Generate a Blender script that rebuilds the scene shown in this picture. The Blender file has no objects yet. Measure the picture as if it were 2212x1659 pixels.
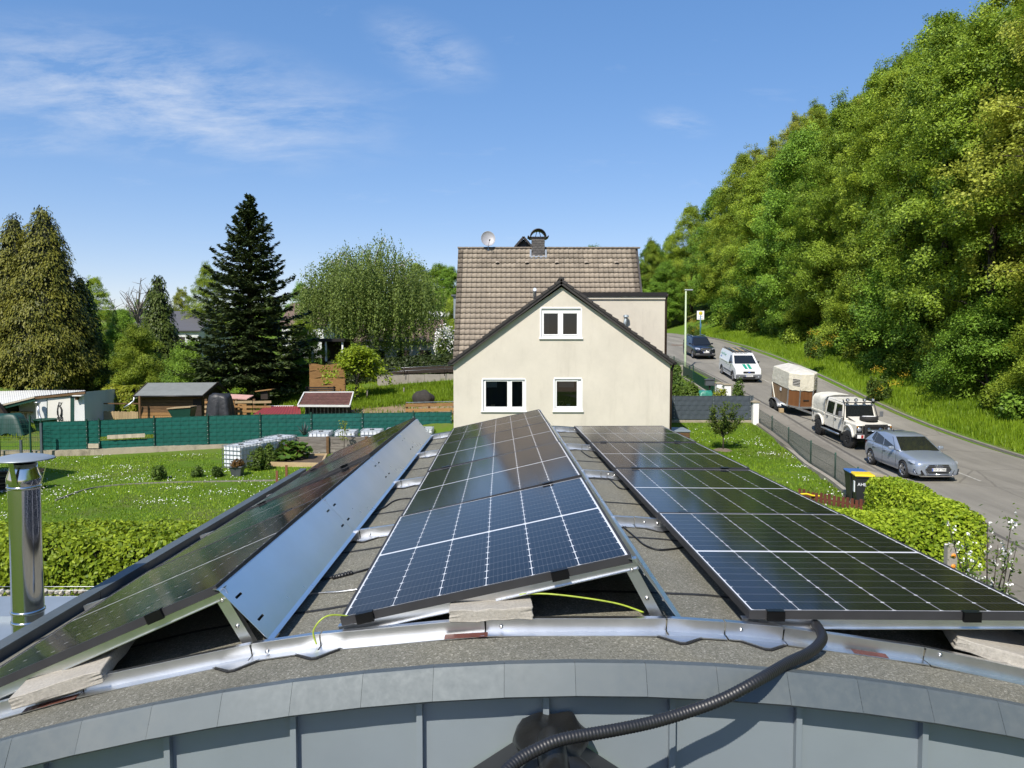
import bpy, bmesh, math, random
import numpy as np
from mathutils import Vector, Matrix, Euler
random.seed(7); np.random.seed(7)
R = math.radians
C = bpy.context.scene.collection
scene = bpy.context.scene

# ------------------------------------------------------------------ camera
EYE = 5.3                                   # eye height above the lawn beside the outbuilding
PITCH = 2.74
FPX = 1661.0                                # focal length in pixels of a 2212 px wide picture
cd = bpy.data.cameras.new('camera'); cam = bpy.data.objects.new('camera', cd); C.objects.link(cam)
cam.location = (0, 0, EYE); cam.rotation_euler = (R(90 - PITCH), 0, 0)
cd.sensor_width = 36; cd.lens = 36 * FPX / 2212; cd.clip_start = 0.05; cd.clip_end = 3000
scene.camera = cam
scene.render.resolution_x = 1024; scene.render.resolution_y = 768

# ------------------------------------------------------------------ sky and sun
SUN_EL, SUN_AZ = 48.0, 22.0                 # sun behind the camera, a little to the left
to_sun = Vector((-math.sin(R(SUN_AZ)) * math.cos(R(SUN_EL)), -math.cos(R(SUN_AZ)) * math.cos(R(SUN_EL)), math.sin(R(SUN_EL))))
world = bpy.data.worlds.new('World'); scene.world = world; world.use_nodes = True
wn, wl = world.node_tree.nodes, world.node_tree.links
wn.clear()
wout = wn.new('ShaderNodeOutputWorld'); wbg = wn.new('ShaderNodeBackground'); wbg.inputs['Strength'].default_value = 0.115
sky = wn.new('ShaderNodeTexSky'); sky.sky_type = 'NISHITA'; sky.sun_disc = False
sky.sun_elevation = R(SUN_EL); sky.sun_rotation = R(180 + SUN_AZ)
sky.air_density = 1.0; sky.dust_density = 0.25; sky.ozone_density = 2.0; sky.altitude = 200
def wnode(t, **kw):
    n = wn.new(t)
    for k, v in kw.items(): setattr(n, k, v)
    return n
def wmath(op, a, b=None, c=None, clamp=False):
    n = wn.new('ShaderNodeMath'); n.operation = op; n.use_clamp = clamp
    for i, s in enumerate((a, b, c)):
        if s is None: continue
        if isinstance(s, (int, float)): n.inputs[i].default_value = s
        else: wl.new(s, n.inputs[i])
    return n.outputs[0]
tc = wn.new('ShaderNodeTexCoord'); sep = wn.new('ShaderNodeSeparateXYZ'); wl.new(tc.outputs['Generated'], sep.inputs[0])
den = wmath('ADD', sep.outputs['Z'], 0.22)
den = wmath('MAXIMUM', den, 0.05)
cu, cv = wmath('DIVIDE', sep.outputs['X'], den), wmath('DIVIDE', sep.outputs['Y'], den)
comb = wn.new('ShaderNodeCombineXYZ'); wl.new(cu, comb.inputs[0]); wl.new(cv, comb.inputs[1])
mp = wn.new('ShaderNodeMapping'); mp.inputs['Rotation'].default_value = (0, 0, R(-24)); mp.inputs['Scale'].default_value = (1.0, 1.9, 1)
wl.new(comb.outputs[0], mp.inputs['Vector'])
nz = wn.new('ShaderNodeTexNoise'); nz.inputs['Scale'].default_value = 3.4; nz.inputs['Detail'].default_value = 12; nz.inputs['Roughness'].default_value = 0.66
nz.inputs['Distortion'].default_value = 0.25
wl.new(mp.outputs[0], nz.inputs['Vector'])
def blob(x0, z0, sx, sz, rot):
    """soft oval patch of thin cirrus in the sky around the direction (x0, 1, z0)"""
    yy = wmath('MAXIMUM', sep.outputs['Y'], 0.02)
    a = wmath('SUBTRACT', wmath('DIVIDE', sep.outputs['X'], yy), x0); b = wmath('SUBTRACT', wmath('DIVIDE', sep.outputs['Z'], yy), z0)
    c, s = math.cos(rot), math.sin(rot)
    p = wmath('DIVIDE', wmath('ADD', wmath('MULTIPLY', a, c), wmath('MULTIPLY', b, s)), sx)
    q = wmath('DIVIDE', wmath('SUBTRACT', wmath('MULTIPLY', b, c), wmath('MULTIPLY', a, s)), sz)
    d = wmath('ADD', wmath('MULTIPLY', p, p), wmath('MULTIPLY', q, q))
    return wmath('POWER', wmath('SUBTRACT', 1.0, d, clamp=True), 1.7)
b1 = blob(-0.47, 0.325, 0.40, 0.105, -0.15)
b2 = blob(-0.105, 0.378, 0.105, 0.05, -0.40)
b3 = blob(-0.62, 0.262, 0.14, 0.022, 0.0)
b4 = blob(0.215, 0.288, 0.06, 0.022, -0.2)
bm_ = wmath('MAXIMUM', wmath('MAXIMUM', b1, wmath('MULTIPLY', b2, 0.75)), wmath('MAXIMUM', wmath('MULTIPLY', b3, .6), wmath('MULTIPLY', b4, .6)))
wisp = wmath('MULTIPLY', wmath('SUBTRACT', nz.outputs['Fac'], 0.40), 3.6, clamp=True)
thin = wmath('MULTIPLY', wmath('SUBTRACT', nz.outputs['Fac'], 0.60), 0.6, clamp=True)
cm = wmath('ADD', wmath('MULTIPLY', wmath('MULTIPLY', bm_, wisp), 0.62), thin, clamp=True)
mx = wn.new('ShaderNodeMixRGB'); mx.inputs['Color2'].default_value = (5.3, 5.6, 6.1, 1)
tint = wn.new('ShaderNodeMixRGB'); tint.blend_type = 'MULTIPLY'; tint.inputs['Fac'].default_value = 1; tint.inputs['Color2'].default_value = (1.90, 1.77, 2.02, 1)
hsv = wn.new('ShaderNodeHueSaturation'); hsv.inputs['Saturation'].default_value = 1.70; gm = wn.new('ShaderNodeGamma'); gm.inputs['Gamma'].default_value = 0.56
wl.new(sky.outputs[0], gm.inputs['Color']); wl.new(gm.outputs[0], hsv.inputs['Color']); wl.new(hsv.outputs[0], tint.inputs['Color1'])
wl.new(cm, mx.inputs['Fac']); wl.new(tint.outputs[0], mx.inputs['Color1'])
wl.new(mx.outputs[0], wbg.inputs['Color']); wl.new(wbg.outputs[0], wout.inputs['Surface'])

sd = bpy.data.lights.new('sun', 'SUN'); sd.energy = 4.6; sd.angle = R(0.53); sd.color = (1.0, 0.94, 0.845)
sun = bpy.data.objects.new('sun', sd); C.objects.link(sun); sun.location = (-20, -40, 60)
sun.rotation_euler = to_sun.to_track_quat('Z', 'Y').to_euler()
vs = scene.view_settings; vs.view_transform = 'Standard'; vs.look = 'None'; vs.exposure = 0.45; vs.gamma = 1.0; vs.use_curve_mapping = False
scene.cycles.use_denoising = True
scene.cycles.max_bounces = 5; scene.cycles.diffuse_bounces = 2; scene.cycles.glossy_bounces = 3; scene.cycles.transparent_max_bounces = 6
scene.cycles.transmission_bounces = 2; scene.cycles.use_adaptive_sampling = True; scene.cycles.adaptive_threshold = 0.025
scene.cycles.sample_clamp_indirect = 6.0

# ------------------------------------------------------------------ picture <-> place
_c, _s = math.cos(R(PITCH)), math.sin(R(PITCH))
def ray(px, py):
    u = (px - 1106) / FPX; v = (829.5 - py) / FPX
    return Vector((u, _c + v * _s, -_s + v * _c))
def P(px, py, Y):
    """point at depth Y metres seen at px, py (2212 x 1659 picture)"""
    d = ray(px, py); return Vector((0, 0, EYE)) + d * (Y / d.y)
def PX(px, Y): return (px - 1106) / FPX * Y

# ------------------------------------------------------------------ mesh helpers
class MB:
    """collects simple shapes into one mesh"""
    def __init__(s): s.v = []; s.f = []; s.m = []; s.sm = []
    def add(s, vs, fs, mat=0, smooth=False, M=None):
        o = len(s.v)
        for p in vs:
            p = Vector(p); s.v.append(M @ p if M is not None else p)
        for f in fs: s.f.append([i + o for i in f]); s.m.append(mat); s.sm.append(smooth)
        return s
    def box(s, c, size, rot=None, mat=0, M=None):
        x, y, z = (size[0] / 2, size[1] / 2, size[2] / 2)
        vs = [(-x, -y, -z), (x, -y, -z), (x, y, -z), (-x, y, -z), (-x, -y, z), (x, -y, z), (x, y, z), (-x, y, z)]
        T = Matrix.Translation(c)
        if rot is not None: T = T @ Euler(rot).to_matrix().to_4x4()
        if M is not None: T = M @ T
        return s.add(vs, [(0, 3, 2, 1), (4, 5, 6, 7), (0, 1, 5, 4), (1, 2, 6, 5), (2, 3, 7, 6), (3, 0, 4, 7)], mat, False, T)
    def bb(s, a, b, mat=0, M=None):
        return s.box([(a[i] + b[i]) / 2 for i in range(3)], [abs(b[i] - a[i]) for i in range(3)], None, mat, M)
    def quad(s, a, b, c, d, mat=0): return s.add([a, b, c, d], [(0, 1, 2, 3)], mat)
    def bar(s, a, b, w, h, mat=0, up=(0, 0, 1)):
        """box from a to b with width w and height h"""
        a, b = Vector(a), Vector(b); d = (b - a); L = d.length; d = d / L
        up = Vector(up)
        if abs(d.dot(up)) > .99: up = Vector((0, 1, 0))
        x = d.cross(up).normalized(); z = x.cross(d)
        M = Matrix.Translation((a + b) / 2) @ Matrix((x, d, z)).transposed().to_4x4()
        return s.box((0, 0, 0), (w, L, h), None, mat, M)
    def prism(s, poly, d0, d1, axis='y', mat=0, M=None):
        """extrude a 2-D polygon; axis y: poly=(x,z), axis x: poly=(y,z), axis z: poly=(x,y)"""
        n = len(poly)
        def mk(p, d):
            return (p[0], d, p[1]) if axis == 'y' else (d, p[0], p[1]) if axis == 'x' else (p[0], p[1], d)
        vs = [mk(p, d0) for p in poly] + [mk(p, d1) for p in poly]
        fs = [list(range(n)), list(range(2 * n - 1, n - 1, -1))] + [(i, n + i, n + (i + 1) % n, (i + 1) % n) for i in range(n)]
        return s.add(vs, fs, mat, False, M)
    def tube(s, path, r, n=8, mat=0, caps=True, smooth=True, closed=False):
        path = [Vector(p) for p in path]; N = len(path)
        rs = r if isinstance(r, (list, tuple)) else [r] * N
        vs, fs = [], []
        t0 = (path[1] - path[0]).normalized()
        ref = Vector((0, 0, 1)) if abs(t0.z) < .9 else Vector((1, 0, 0))
        x = t0.cross(ref).normalized()
        for i in range(N):
            t = (path[min(i + 1, N - 1)] - path[max(i - 1, 0)])
            if t.length < 1e-9: t = t0
            t.normalize(); x = (x - t * x.dot(t))
            if x.length < 1e-6: x = t.orthogonal()
            x.normalize(); y = t.cross(x)
            for k in range(n):
                a = 2 * math.pi * k / n
                vs.append(path[i] + (x * math.cos(a) + y * math.sin(a)) * rs[i])
        for i in range(N - 1):
            for k in range(n):
                k2 = (k + 1) % n
                fs.append((i * n + k, i * n + k2, (i + 1) * n + k2, (i + 1) * n + k))
        s.add(vs, fs, mat, smooth)
        if caps:
            o = len(s.v) - len(vs)
            s.f.append([o + k for k in range(n)][::-1]); s.m.append(mat); s.sm.append(False)
            s.f.append([o + (N - 1) * n + k for k in range(n)]); s.m.append(mat); s.sm.append(False)
        return s
    def lathe(s, prof, n=16, mat=0, M=None, smooth=True, cap=False):
        """prof: list of (radius, z)"""
        vs, fs = [], []
        for (r, z) in prof:
            for k in range(n):
                a = 2 * math.pi * k / n; vs.append((r * math.cos(a), r * math.sin(a), z))
        for i in range(len(prof) - 1):
            for k in range(n):
                k2 = (k + 1) % n
                fs.append((i * n + k, i * n + k2, (i + 1) * n + k2, (i + 1) * n + k))
        s.add(vs, fs, mat, smooth, M)
        if cap:
            o = len(s.v) - len(vs)
            s.f.append([o + (len(prof) - 1) * n + k for k in range(n)]); s.m.append(mat); s.sm.append(False)
            s.f.append([o + k for k in range(n)][::-1]); s.m.append(mat); s.sm.append(False)
        return s
    def mesh(s, name, mats):
        me = bpy.data.meshes.new(name)
        me.from_pydata([tuple(p) for p in s.v], [], s.f)
        for m in (mats if isinstance(mats, (list, tuple)) else [mats]): me.materials.append(m)
        me.polygons.foreach_set('material_index', s.m); me.polygons.foreach_set('use_smooth', s.sm)
        me.update(); return me
    def build(s, name, mats, parent=None): return obj(name, s.mesh(name, mats), parent)

def obj(name, me, parent=None, loc=None, rot=None):
    o = bpy.data.objects.new(name, me); C.objects.link(o)
    if parent is not None: o.parent = parent
    if loc is not None: o.location = loc
    if rot is not None: o.rotation_euler = rot
    return o
def tag(o, label=None, cat=None, group=None, kind=None):
    if label: o['label'] = label
    if cat: o['category'] = cat
    if group: o['group'] = group
    if kind: o['kind'] = kind
    return o
def thing(name, label, cat, loc=(0, 0, 0), rotz=0, group=None):
    o = obj(name, None, None, loc, (0, 0, rotz)); o.empty_display_size = .2
    return tag(o, label, cat, group)
def copy_tree(o, parent=None):
    c = o.copy(); C.objects.link(c); c.parent = parent
    for ch in list(o.children): copy_tree(ch, c)
    return c
def struct(o): o['kind'] = 'structure'; return o
def bevel(o, w=.01, seg=2):
    m = o.modifiers.new('bevel', 'BEVEL'); m.width = w; m.segments = seg; m.limit_method = 'ANGLE'; m.angle_limit = R(40); return o
def bake(o):
    """apply modifiers"""
    dg = bpy.context.evaluated_depsgraph_get(); me = bpy.data.meshes.new_from_object(o.evaluated_get(dg)); o.modifiers.clear(); o.data = me; return o
def cut(o, cutters):
    """boolean-subtract cutter meshes (MB) from object o"""
    tmp = []
    for k, mb in enumerate(cutters):
        t = obj('cutter', mb.mesh('cutter', o.data.materials[0] if o.data.materials else None)); tmp.append(t)
        m = o.modifiers.new('cut', 'BOOLEAN'); m.operation = 'DIFFERENCE'; m.object = t; m.solver = 'EXACT'
    bpy.context.view_layer.update(); bake(o)
    for t in tmp: bpy.data.objects.remove(t)
    return o

def fast_mesh(name, V, F, mats, rnd=None, smooth=False):
    """V (n,3) float, F (m,k) int array with k = 3 or 4"""
    V = np.asarray(V, np.float32); F = np.asarray(F, np.int32); me = bpy.data.meshes.new(name)
    me.vertices.add(len(V)); me.vertices.foreach_set('co', V.ravel())
    k = F.shape[1]; me.loops.add(F.size); me.loops.foreach_set('vertex_index', F.ravel())
    me.polygons.add(len(F)); me.polygons.foreach_set('loop_start', np.arange(0, F.size, k, dtype=np.int32))
    try: me.polygons.foreach_set('loop_total', np.full(len(F), k, np.int32))
    except Exception: pass
    if smooth: me.polygons.foreach_set('use_smooth', np.ones(len(F), bool))
    me.update(calc_edges=True)
    for m in (mats if isinstance(mats, (list, tuple)) else [mats]): me.materials.append(m)
    if rnd is not None:
        a = me.attributes.new('rnd', 'FLOAT', 'FACE'); a.data.foreach_set('value', np.asarray(rnd, np.float32))
    return me

# ------------------------------------------------------------------ materials
class NT:
    def __init__(s, name):
        s.mat = bpy.data.materials.new(name); s.mat.use_nodes = True; s.n = s.mat.node_tree.nodes; s.l = s.mat.node_tree.links
        s.p = s.n['Principled BSDF']; s.out = s.n['Material Output']
    def node(s, t, **kw):
        n = s.n.new(t)
        for k, v in kw.items():
            if k in n.inputs.keys(): n.inputs[k].default_value = v
            else: setattr(n, k, v)
        return n
    def link(s, a, b): s.l.new(a, b)
    def math(s, op, a, b=None, c=None, clamp=False):
        n = s.n.new('ShaderNodeMath'); n.operation = op; n.use_clamp = clamp
        for i, x in enumerate((a, b, c)):
            if x is None: continue
            if isinstance(x, (int, float)): n.inputs[i].default_value = x
            else: s.l.new(x, n.inputs[i])
        return n.outputs[0]
    def coords(s, kind='Object', scale=None):
        t = s.n.new('ShaderNodeTexCoord'); o = t.outputs[kind]
        if scale is not None:
            m = s.n.new('ShaderNodeMapping'); m.inputs['Scale'].default_value = scale; s.l.new(o, m.inputs[0]); o = m.outputs[0]
        return o
    def noise(s, vec, scale, detail=4, rough=.6, dist=0):
        n = s.n.new('ShaderNodeTexNoise'); n.inputs['Scale'].default_value = scale; n.inputs['Detail'].default_value = detail
        n.inputs['Roughness'].default_value = rough; n.inputs['Distortion'].default_value = dist
        if vec is not None: s.l.new(vec, n.inputs['Vector'])
        return n.outputs['Fac']
    def ramp(s, fac, stops):
        n = s.n.new('ShaderNodeValToRGB'); e = n.color_ramp.elements
        while len(e) < len(stops): e.new(.5)
        for i, (p, c) in enumerate(stops):
            e[i].position = p; e[i].color = (*c, 1) if len(c) == 3 else c
        s.l.new(fac, n.inputs[0]); return n.outputs[0]
    def mix(s, fac, a, b, mode='MIX'):
        n = s.n.new('ShaderNodeMixRGB'); n.blend_type = mode
        for i, x in enumerate((fac, a, b)):
            if isinstance(x, (int, float)): n.inputs[i].default_value = x
            elif isinstance(x, tuple): n.inputs[i].default_value = (*x, 1) if len(x) == 3 else x
            else: s.l.new(x, n.inputs[i])
        return n.outputs[0]
    def bump(s, h, strength=.3, dist=.01):
        b = s.n.new('ShaderNodeBump'); b.inputs['Strength'].default_value = strength; b.inputs['Distance'].default_value = dist
        s.l.new(h, b.inputs['Height']); s.l.new(b.outputs[0], s.p.inputs['Normal']); return b
    def set(s, **kw):
        for k, v in kw.items():
            k = {'color': 'Base Color', 'rough': 'Roughness', 'metal': 'Metallic', 'spec': 'Specular IOR Level', 'coat': 'Coat Weight', 'coat_rough': 'Coat Roughness'}.get(k, k)
            i = s.p.inputs[k]
            if hasattr(v, 'is_output') or hasattr(v, 'links'): s.l.new(v, i)
            elif isinstance(v, tuple): i.default_value = (*v, 1) if len(v) == 3 else v
            else: i.default_value = v
        return s
def clampc(c): return tuple(max(0., min(1., x)) for x in c)
def simple(name, col, rough=.6, metal=0., var=.15, scale=6., bump=0., bscale=60., bdist=.005, kind='Object', detail=5, objvar=0., coat=0., vscale=None, spec=.5):
    """one colour with uneven patches, an optional fine relief and an optional colour shift from object to object"""
    t = NT(name); co = t.coords(kind, vscale)
    n = t.noise(co, scale, detail)
    c = t.ramp(n, [(.25, clampc(tuple(x * (1 - var) for x in col))), (.75, clampc(tuple(x * (1 + var) for x in col)))])
    if objvar:
        oi = t.n.new('ShaderNodeObjectInfo'); h = t.n.new('ShaderNodeHueSaturation')
        v = t.math('ADD', t.math('MULTIPLY', oi.outputs['Random'], 2 * objvar), 1 - objvar); t.link(v, h.inputs['Value']); t.link(c, h.inputs['Color']); c = h.outputs[0]
    t.set(color=c, rough=rough, metal=metal, coat=coat, spec=spec)
    if bump: t.bump(t.noise(co, bscale, 3), bump, bdist)
    return t.mat
M = {}
M['white_paint'] = simple('white_paint', (.78, .78, .76), .45, var=.05, scale=3)
M['pvc_white'] = simple('pvc_white', (.80, .80, .80), .3, var=.03)
M['black_plastic'] = simple('black_plastic', (.012, .012, .013), .38, var=.2)
M['black_rubber'] = simple('black_rubber', (.014, .014, .014), .75, var=.3, scale=20)
M['dark_gap'] = simple('dark_gap', (.008, .008, .009), .9)
M['alu'] = simple('alu', (.70, .71, .72), .30, 1.0, var=.10, scale=9, bump=.08, bscale=140, bdist=.001)
M['alu_dull'] = simple('alu_dull', (.62, .63, .64), .38, 1.0, var=.12, scale=5)
M['steel_bolt'] = simple('steel_bolt', (.62, .61, .58), .28, 1.0)
M['stainless'] = simple('stainless', (.66, .65, .64), .15, 1.0, var=.05, scale=3, vscale=(1, 1, .15))
M['galv'] = simple('galv', (.52, .54, .56), .4, .9, var=.15, scale=20)
def sheet_metal():
    t = NT('backplate'); co = t.coords('Object'); n = t.noise(co, 1.6, 5, .6)
    t.set(color=t.ramp(n, [(.3, (.74, .75, .75)), (.7, (.86, .86, .86))]), metal=1.0, rough=t.ramp(t.noise(co, 2.2, 3, .6), [(.3, (.26,) * 3), (.8, (.34,) * 3)]))
    t.bump(t.noise(co, 3.0, 2), .10, .02); return t.mat
M['backplate'] = sheet_metal()
def zinc(name, c0, c1, c2):
    t = NT(name); co = t.coords('Object'); n = t.noise(co, 2.6, 6, .6); n2 = t.noise(co, 30, 5, .7)
    c = t.ramp(n, [(.30, c0), (.52, c1), (.72, c2)])
    c = t.mix(t.ramp(n2, [(.45, (0, 0, 0)), (.75, (.28, .28, .28))]), c, tuple(x * 1.2 for x in c2))
    oi = t.n.new('ShaderNodeObjectInfo'); h = t.n.new('ShaderNodeHueSaturation')
    t.link(t.math('ADD', t.math('MULTIPLY', oi.outputs['Random'], .08), .96), h.inputs['Value']); t.link(c, h.inputs['Color'])
    t.set(color=h.outputs[0], rough=t.ramp(n2, [(.3, (.42, .42, .42)), (.7, (.6, .6, .6))]), metal=.2)
    t.bump(t.noise(co, 2.2, 2), .12, .02); return t.mat
M['zinc'] = zinc('zinc', (.074, .092, .100), (.088, .106, .113), (.106, .120, .122))
M['zinc_wall'] = simple('zinc_wall', (.245, .285, .310), .5, .3, var=.07, scale=2.2, bump=.08, bscale=2.5, bdist=.02, objvar=.05)
M['zinc_light'] = simple('zinc_light', (.33, .37, .40), .42, .45, var=.10, scale=3, bump=.05, bscale=4, bdist=.02)
M['zinc_dark'] = simple('zinc_dark', (.09, .10, .11), .5, .3, var=.2, scale=3)
def felt():
    t = NT('roof_felt'); co = t.coords('Object')
    g = t.noise(co, 210, 2, .8); v = t.n.new('ShaderNodeTexVoronoi'); v.inputs['Scale'].default_value = 150; t.link(co, v.inputs['Vector'])
    big = t.noise(co, 1.3, 6, .65)
    c = t.ramp(g, [(.30, (.070, .070, .056)), (.50, (.170, .166, .134)), (.68, (.30, .292, .240))])
    c = t.mix(.45, c, t.ramp(t.math('FRACT', t.math('MULTIPLY', v.outputs['Color'], 3.7)), [(0, (.06, .06, .052)), (.6, (.155, .15, .13)), (.93, (.24, .23, .205)), (1, (.48, .46, .42))]))
    c = t.mix(1.0, c, t.ramp(big, [(.25, (.72, .72, .70)), (.5, (1., 1., .98)), (.75, (1.18, 1.14, 1.03))]), 'MULTIPLY')
    spots = t.noise(co, 5.5, 4, .7)
    c = t.mix(t.ramp(spots, [(.68, (0, 0, 0)), (.76, (.55, .55, .55))]), c, (.05, .046, .032))
    t.set(color=c, rough=.95, spec=.2); t.bump(g, .9, .004); return t.mat
M['felt'] = felt()
M['felt_edge'] = simple('felt_edge', (.018, .018, .017), .7, var=.4, scale=30)
def concrete(name, col, stain=(.10, .09, .07), amt=.55, sc=3.):
    t = NT(name); co = t.coords('Object'); n = t.noise(co, sc, 8, .7); f = t.noise(co, sc * 30, 4, .7)
    c = t.ramp(f, [(.3, tuple(x * .78 for x in col)), (.7, tuple(x * 1.15 for x in col))])
    c = t.mix(t.ramp(n, [(.50, (0, 0, 0)), (.78, (amt,) * 3)]), c, stain)
    t.set(color=c, rough=.9, spec=.3); t.bump(f, .5, .006); return t.mat
M['slab'] = concrete('slab', (.36, .335, .29), (.26, .23, .18), .4)
M['concrete_old'] = concrete('concrete_old', (.33, .29, .215), (.045, .038, .026), .85, 1.6)
M['concrete_wall'] = concrete('concrete_wall', (.30, .275, .235), (.12, .10, .07), .6, 1.2)
M['kerb'] = concrete('kerb', (.22, .205, .175), (.07, .065, .05), .7, 2.2)
def plaster(name, col, stain):
    t = NT(name); co = t.coords('Object'); n = t.noise(co, .8, 7, .7); f = t.noise(co, 26, 6, .75)
    c = t.ramp(n, [(.3, tuple(x * .90 for x in col)), (.7, clampc(tuple(x * 1.03 for x in col)))])
    vs_ = t.noise(t.coords('Object', (1.3, 1.3, .22)), 1.6, 6, .7)
    c = t.mix(t.ramp(vs_, [(.52, (0, 0, 0)), (.80, (.6,) * 3)]), c, stain)
    t.set(color=c, rough=.92, spec=.25); t.bump(f, .55, .02); return t.mat
M['plaster'] = plaster('plaster', (.605, .558, .478), (.45, .41, .345))
M['plaster_dormer'] = plaster('plaster_dormer', (.565, .52, .44), (.36, .33, .285))
M['plaster_white'] = plaster('plaster_white', (.62, .63, .62), (.40, .40, .38))
def cells():
    """solar cells under glass: dark silicon, thin busbars, grey gaps between the half cells, white corner diamonds"""
    t = NT('solar_cell'); uv = t.n.new('ShaderNodeUVMap'); sp = t.n.new('ShaderNodeSeparateXYZ'); t.link(uv.outputs[0], sp.inputs[0])
    u, v = sp.outputs[0], sp.outputs[1]
    bus = t.math('LESS_THAN', t.math('ABSOLUTE', t.math('SUBTRACT', t.math('FRACT', t.math('MULTIPLY', u, 10)), .5)), .045)
    dv = t.math('ABSOLUTE', t.math('SUBTRACT', t.math('FRACT', t.math('ADD', v, .5)), .5))
    gap = t.math('LESS_THAN', dv, .012)
    du = t.math('SUBTRACT', .5, t.math('ABSOLUTE', t.math('SUBTRACT', u, .5)))
    dia = t.math('LESS_THAN', t.math('ADD', t.math('MULTIPLY', du, 1.0), t.math('MULTIPLY', dv, .75)), .048)
    co = t.coords('Object'); n = t.noise(co, 2.4, 3)
    base = t.ramp(n, [(.3, (.0035, .0038, .0056)), (.7, (.0055, .0060, .0088))])
    dirt = t.noise(co, 7, 7, .7)
    base = t.mix(t.ramp(dirt, [(.5, (0, 0, 0)), (.85, (.09, .09, .09))]), base, (.10, .095, .08))
    c = t.mix(t.math('MULTIPLY', bus, .16), base, (.32, .33, .36)); c = t.mix(t.math('MULTIPLY', gap, .42), c, (.36, .37, .38)); c = t.mix(dia, c, (.74, .75, .76))
    t.set(color=c, rough=t.ramp(dirt, [(.3, (.085,) * 3), (.8, (.15,) * 3)]), spec=.5); t.p.inputs['IOR'].default_value = 1.31
    return t.mat
M['cell'] = cells()
M['backsheet'] = simple('backsheet', (.72, .73, .75), .12, var=.02)
M['panel_frame'] = simple('panel_frame', (.034, .034, .036), .55, 0., var=.15, scale=8, spec=.2)
M['clamp'] = simple('clamp', (.010, .010, .011), .35, .6)
M['earth_wire'] = simple('earth_wire', (.30, .38, .035), .4, var=.3, scale=30)
M['cable'] = simple('cable', (.010, .010, .010), .5)
M['hose'] = simple('hose', (.014, .014, .015), .45, var=.15, spec=.6)
M['rust_tape'] = simple('rust_tape', (.10, .035, .025), .55, var=.35, scale=25)
M['membrane'] = simple('membrane', (.013, .013, .012), .34, var=.5, scale=9, bump=.2, bscale=10, bdist=.02)
def asphalt(name, a, b, crack=.5):
    t = NT(name); co = t.coords('Object'); n = t.noise(co, .25, 8, .65); f = t.noise(co, 45, 4, .8); st = t.noise(t.coords('Object', (1.1, .09, 1)), .9, 6, .6)
    c = t.ramp(n, [(.3, a), (.7, b)])
    c = t.mix(1., c, t.ramp(st, [(.3, (.76,) * 3), (.7, (1.16,) * 3)]), 'MULTIPLY')
    c = t.mix(1., c, t.ramp(f, [(.25, (.78,) * 3), (.75, (1.2,) * 3)]), 'MULTIPLY')
    v = t.n.new('ShaderNodeTexVoronoi'); v.feature = 'DISTANCE_TO_EDGE'; v.inputs['Scale'].default_value = .22
    ds = t.n.new('ShaderNodeMixRGB'); ds.inputs[0].default_value = .12; t.link(co, ds.inputs[1])
    nn = t.n.new('ShaderNodeTexNoise'); nn.inputs['Scale'].default_value = 1.2; t.link(co, nn.inputs['Vector']); t.link(nn.outputs['Color'], ds.inputs[2]); t.link(ds.outputs[0], v.inputs['Vector'])
    cr = t.math('MULTIPLY', t.math('LESS_THAN', v.outputs['Distance'], .006), crack)
    c = t.mix(cr, c, tuple(x * .35 for x in a))
    t.set(color=c, rough=.88, spec=.3); t.bump(f, .35, .006); return t.mat
M['asphalt'] = asphalt('asphalt', (.185, .173, .148), (.245, .230, .198), .35)
M['pavement'] = asphalt('pavement', (.15, .138, .115), (.215, .197, .166), .25)
M['road_paint'] = simple('road_paint', (.32, .31, .28), .8, var=.5, scale=9)
M['patch_dark'] = asphalt('asphalt_patch', (.085, .080, .072), (.12, .113, .10), .2)
M['manhole_iron'] = simple('manhole_iron', (.20, .175, .14), .6, .4, var=.3, scale=12)
M['manhole_ring'] = simple('manhole_ring', (.16, .085, .045), .8, var=.3, scale=6)
def lawn(name='lawn'):
    t = NT(name); co = t.coords('Object'); n = t.noise(co, .16, 7, .65); m = t.noise(co, 2.2, 6, .7); f = t.noise(t.coords('Object', (1, .55, 1)), 38, 4, .75)
    c = t.ramp(f, [(.28, (.050, .098, .007)), (.52, (.100, .190, .012)), (.75, (.175, .275, .028))])
    c = t.mix(t.ramp(m, [(.42, (0, 0, 0)), (.70, (.6,) * 3)]), c, t.ramp(f, [(.3, (.055, .075, .014)), (.7, (.17, .19, .045))]))
    c = t.mix(t.ramp(n, [(.50, (0, 0, 0)), (.66, (.7,) * 3)]), c, t.ramp(m, [(.3, (.12, .115, .045)), (.7, (.20, .165, .085))]))
    t.set(color=c, rough=.95, spec=.15); t.bump(t.math('ADD', f, m), 1.0, .05); return t.mat
M['lawn'] = lawn()
M['soil'] = simple('soil', (.085, .060, .038), .95, var=.45, scale=4, bump=.8, bscale=22, bdist=.03)
M['gravel_path'] = simple('gravel_path', (.26, .225, .165), .95, var=.22, scale=3, bump=.5, bscale=60)
M['sand_dirt'] = simple('sand_dirt', (.23, .165, .095), .95, var=.3, scale=2, bump=.6, bscale=25, bdist=.02)
M['forest_floor'] = simple('forest_floor', (.030, .040, .012), .95, var=.5, scale=.8)
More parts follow.
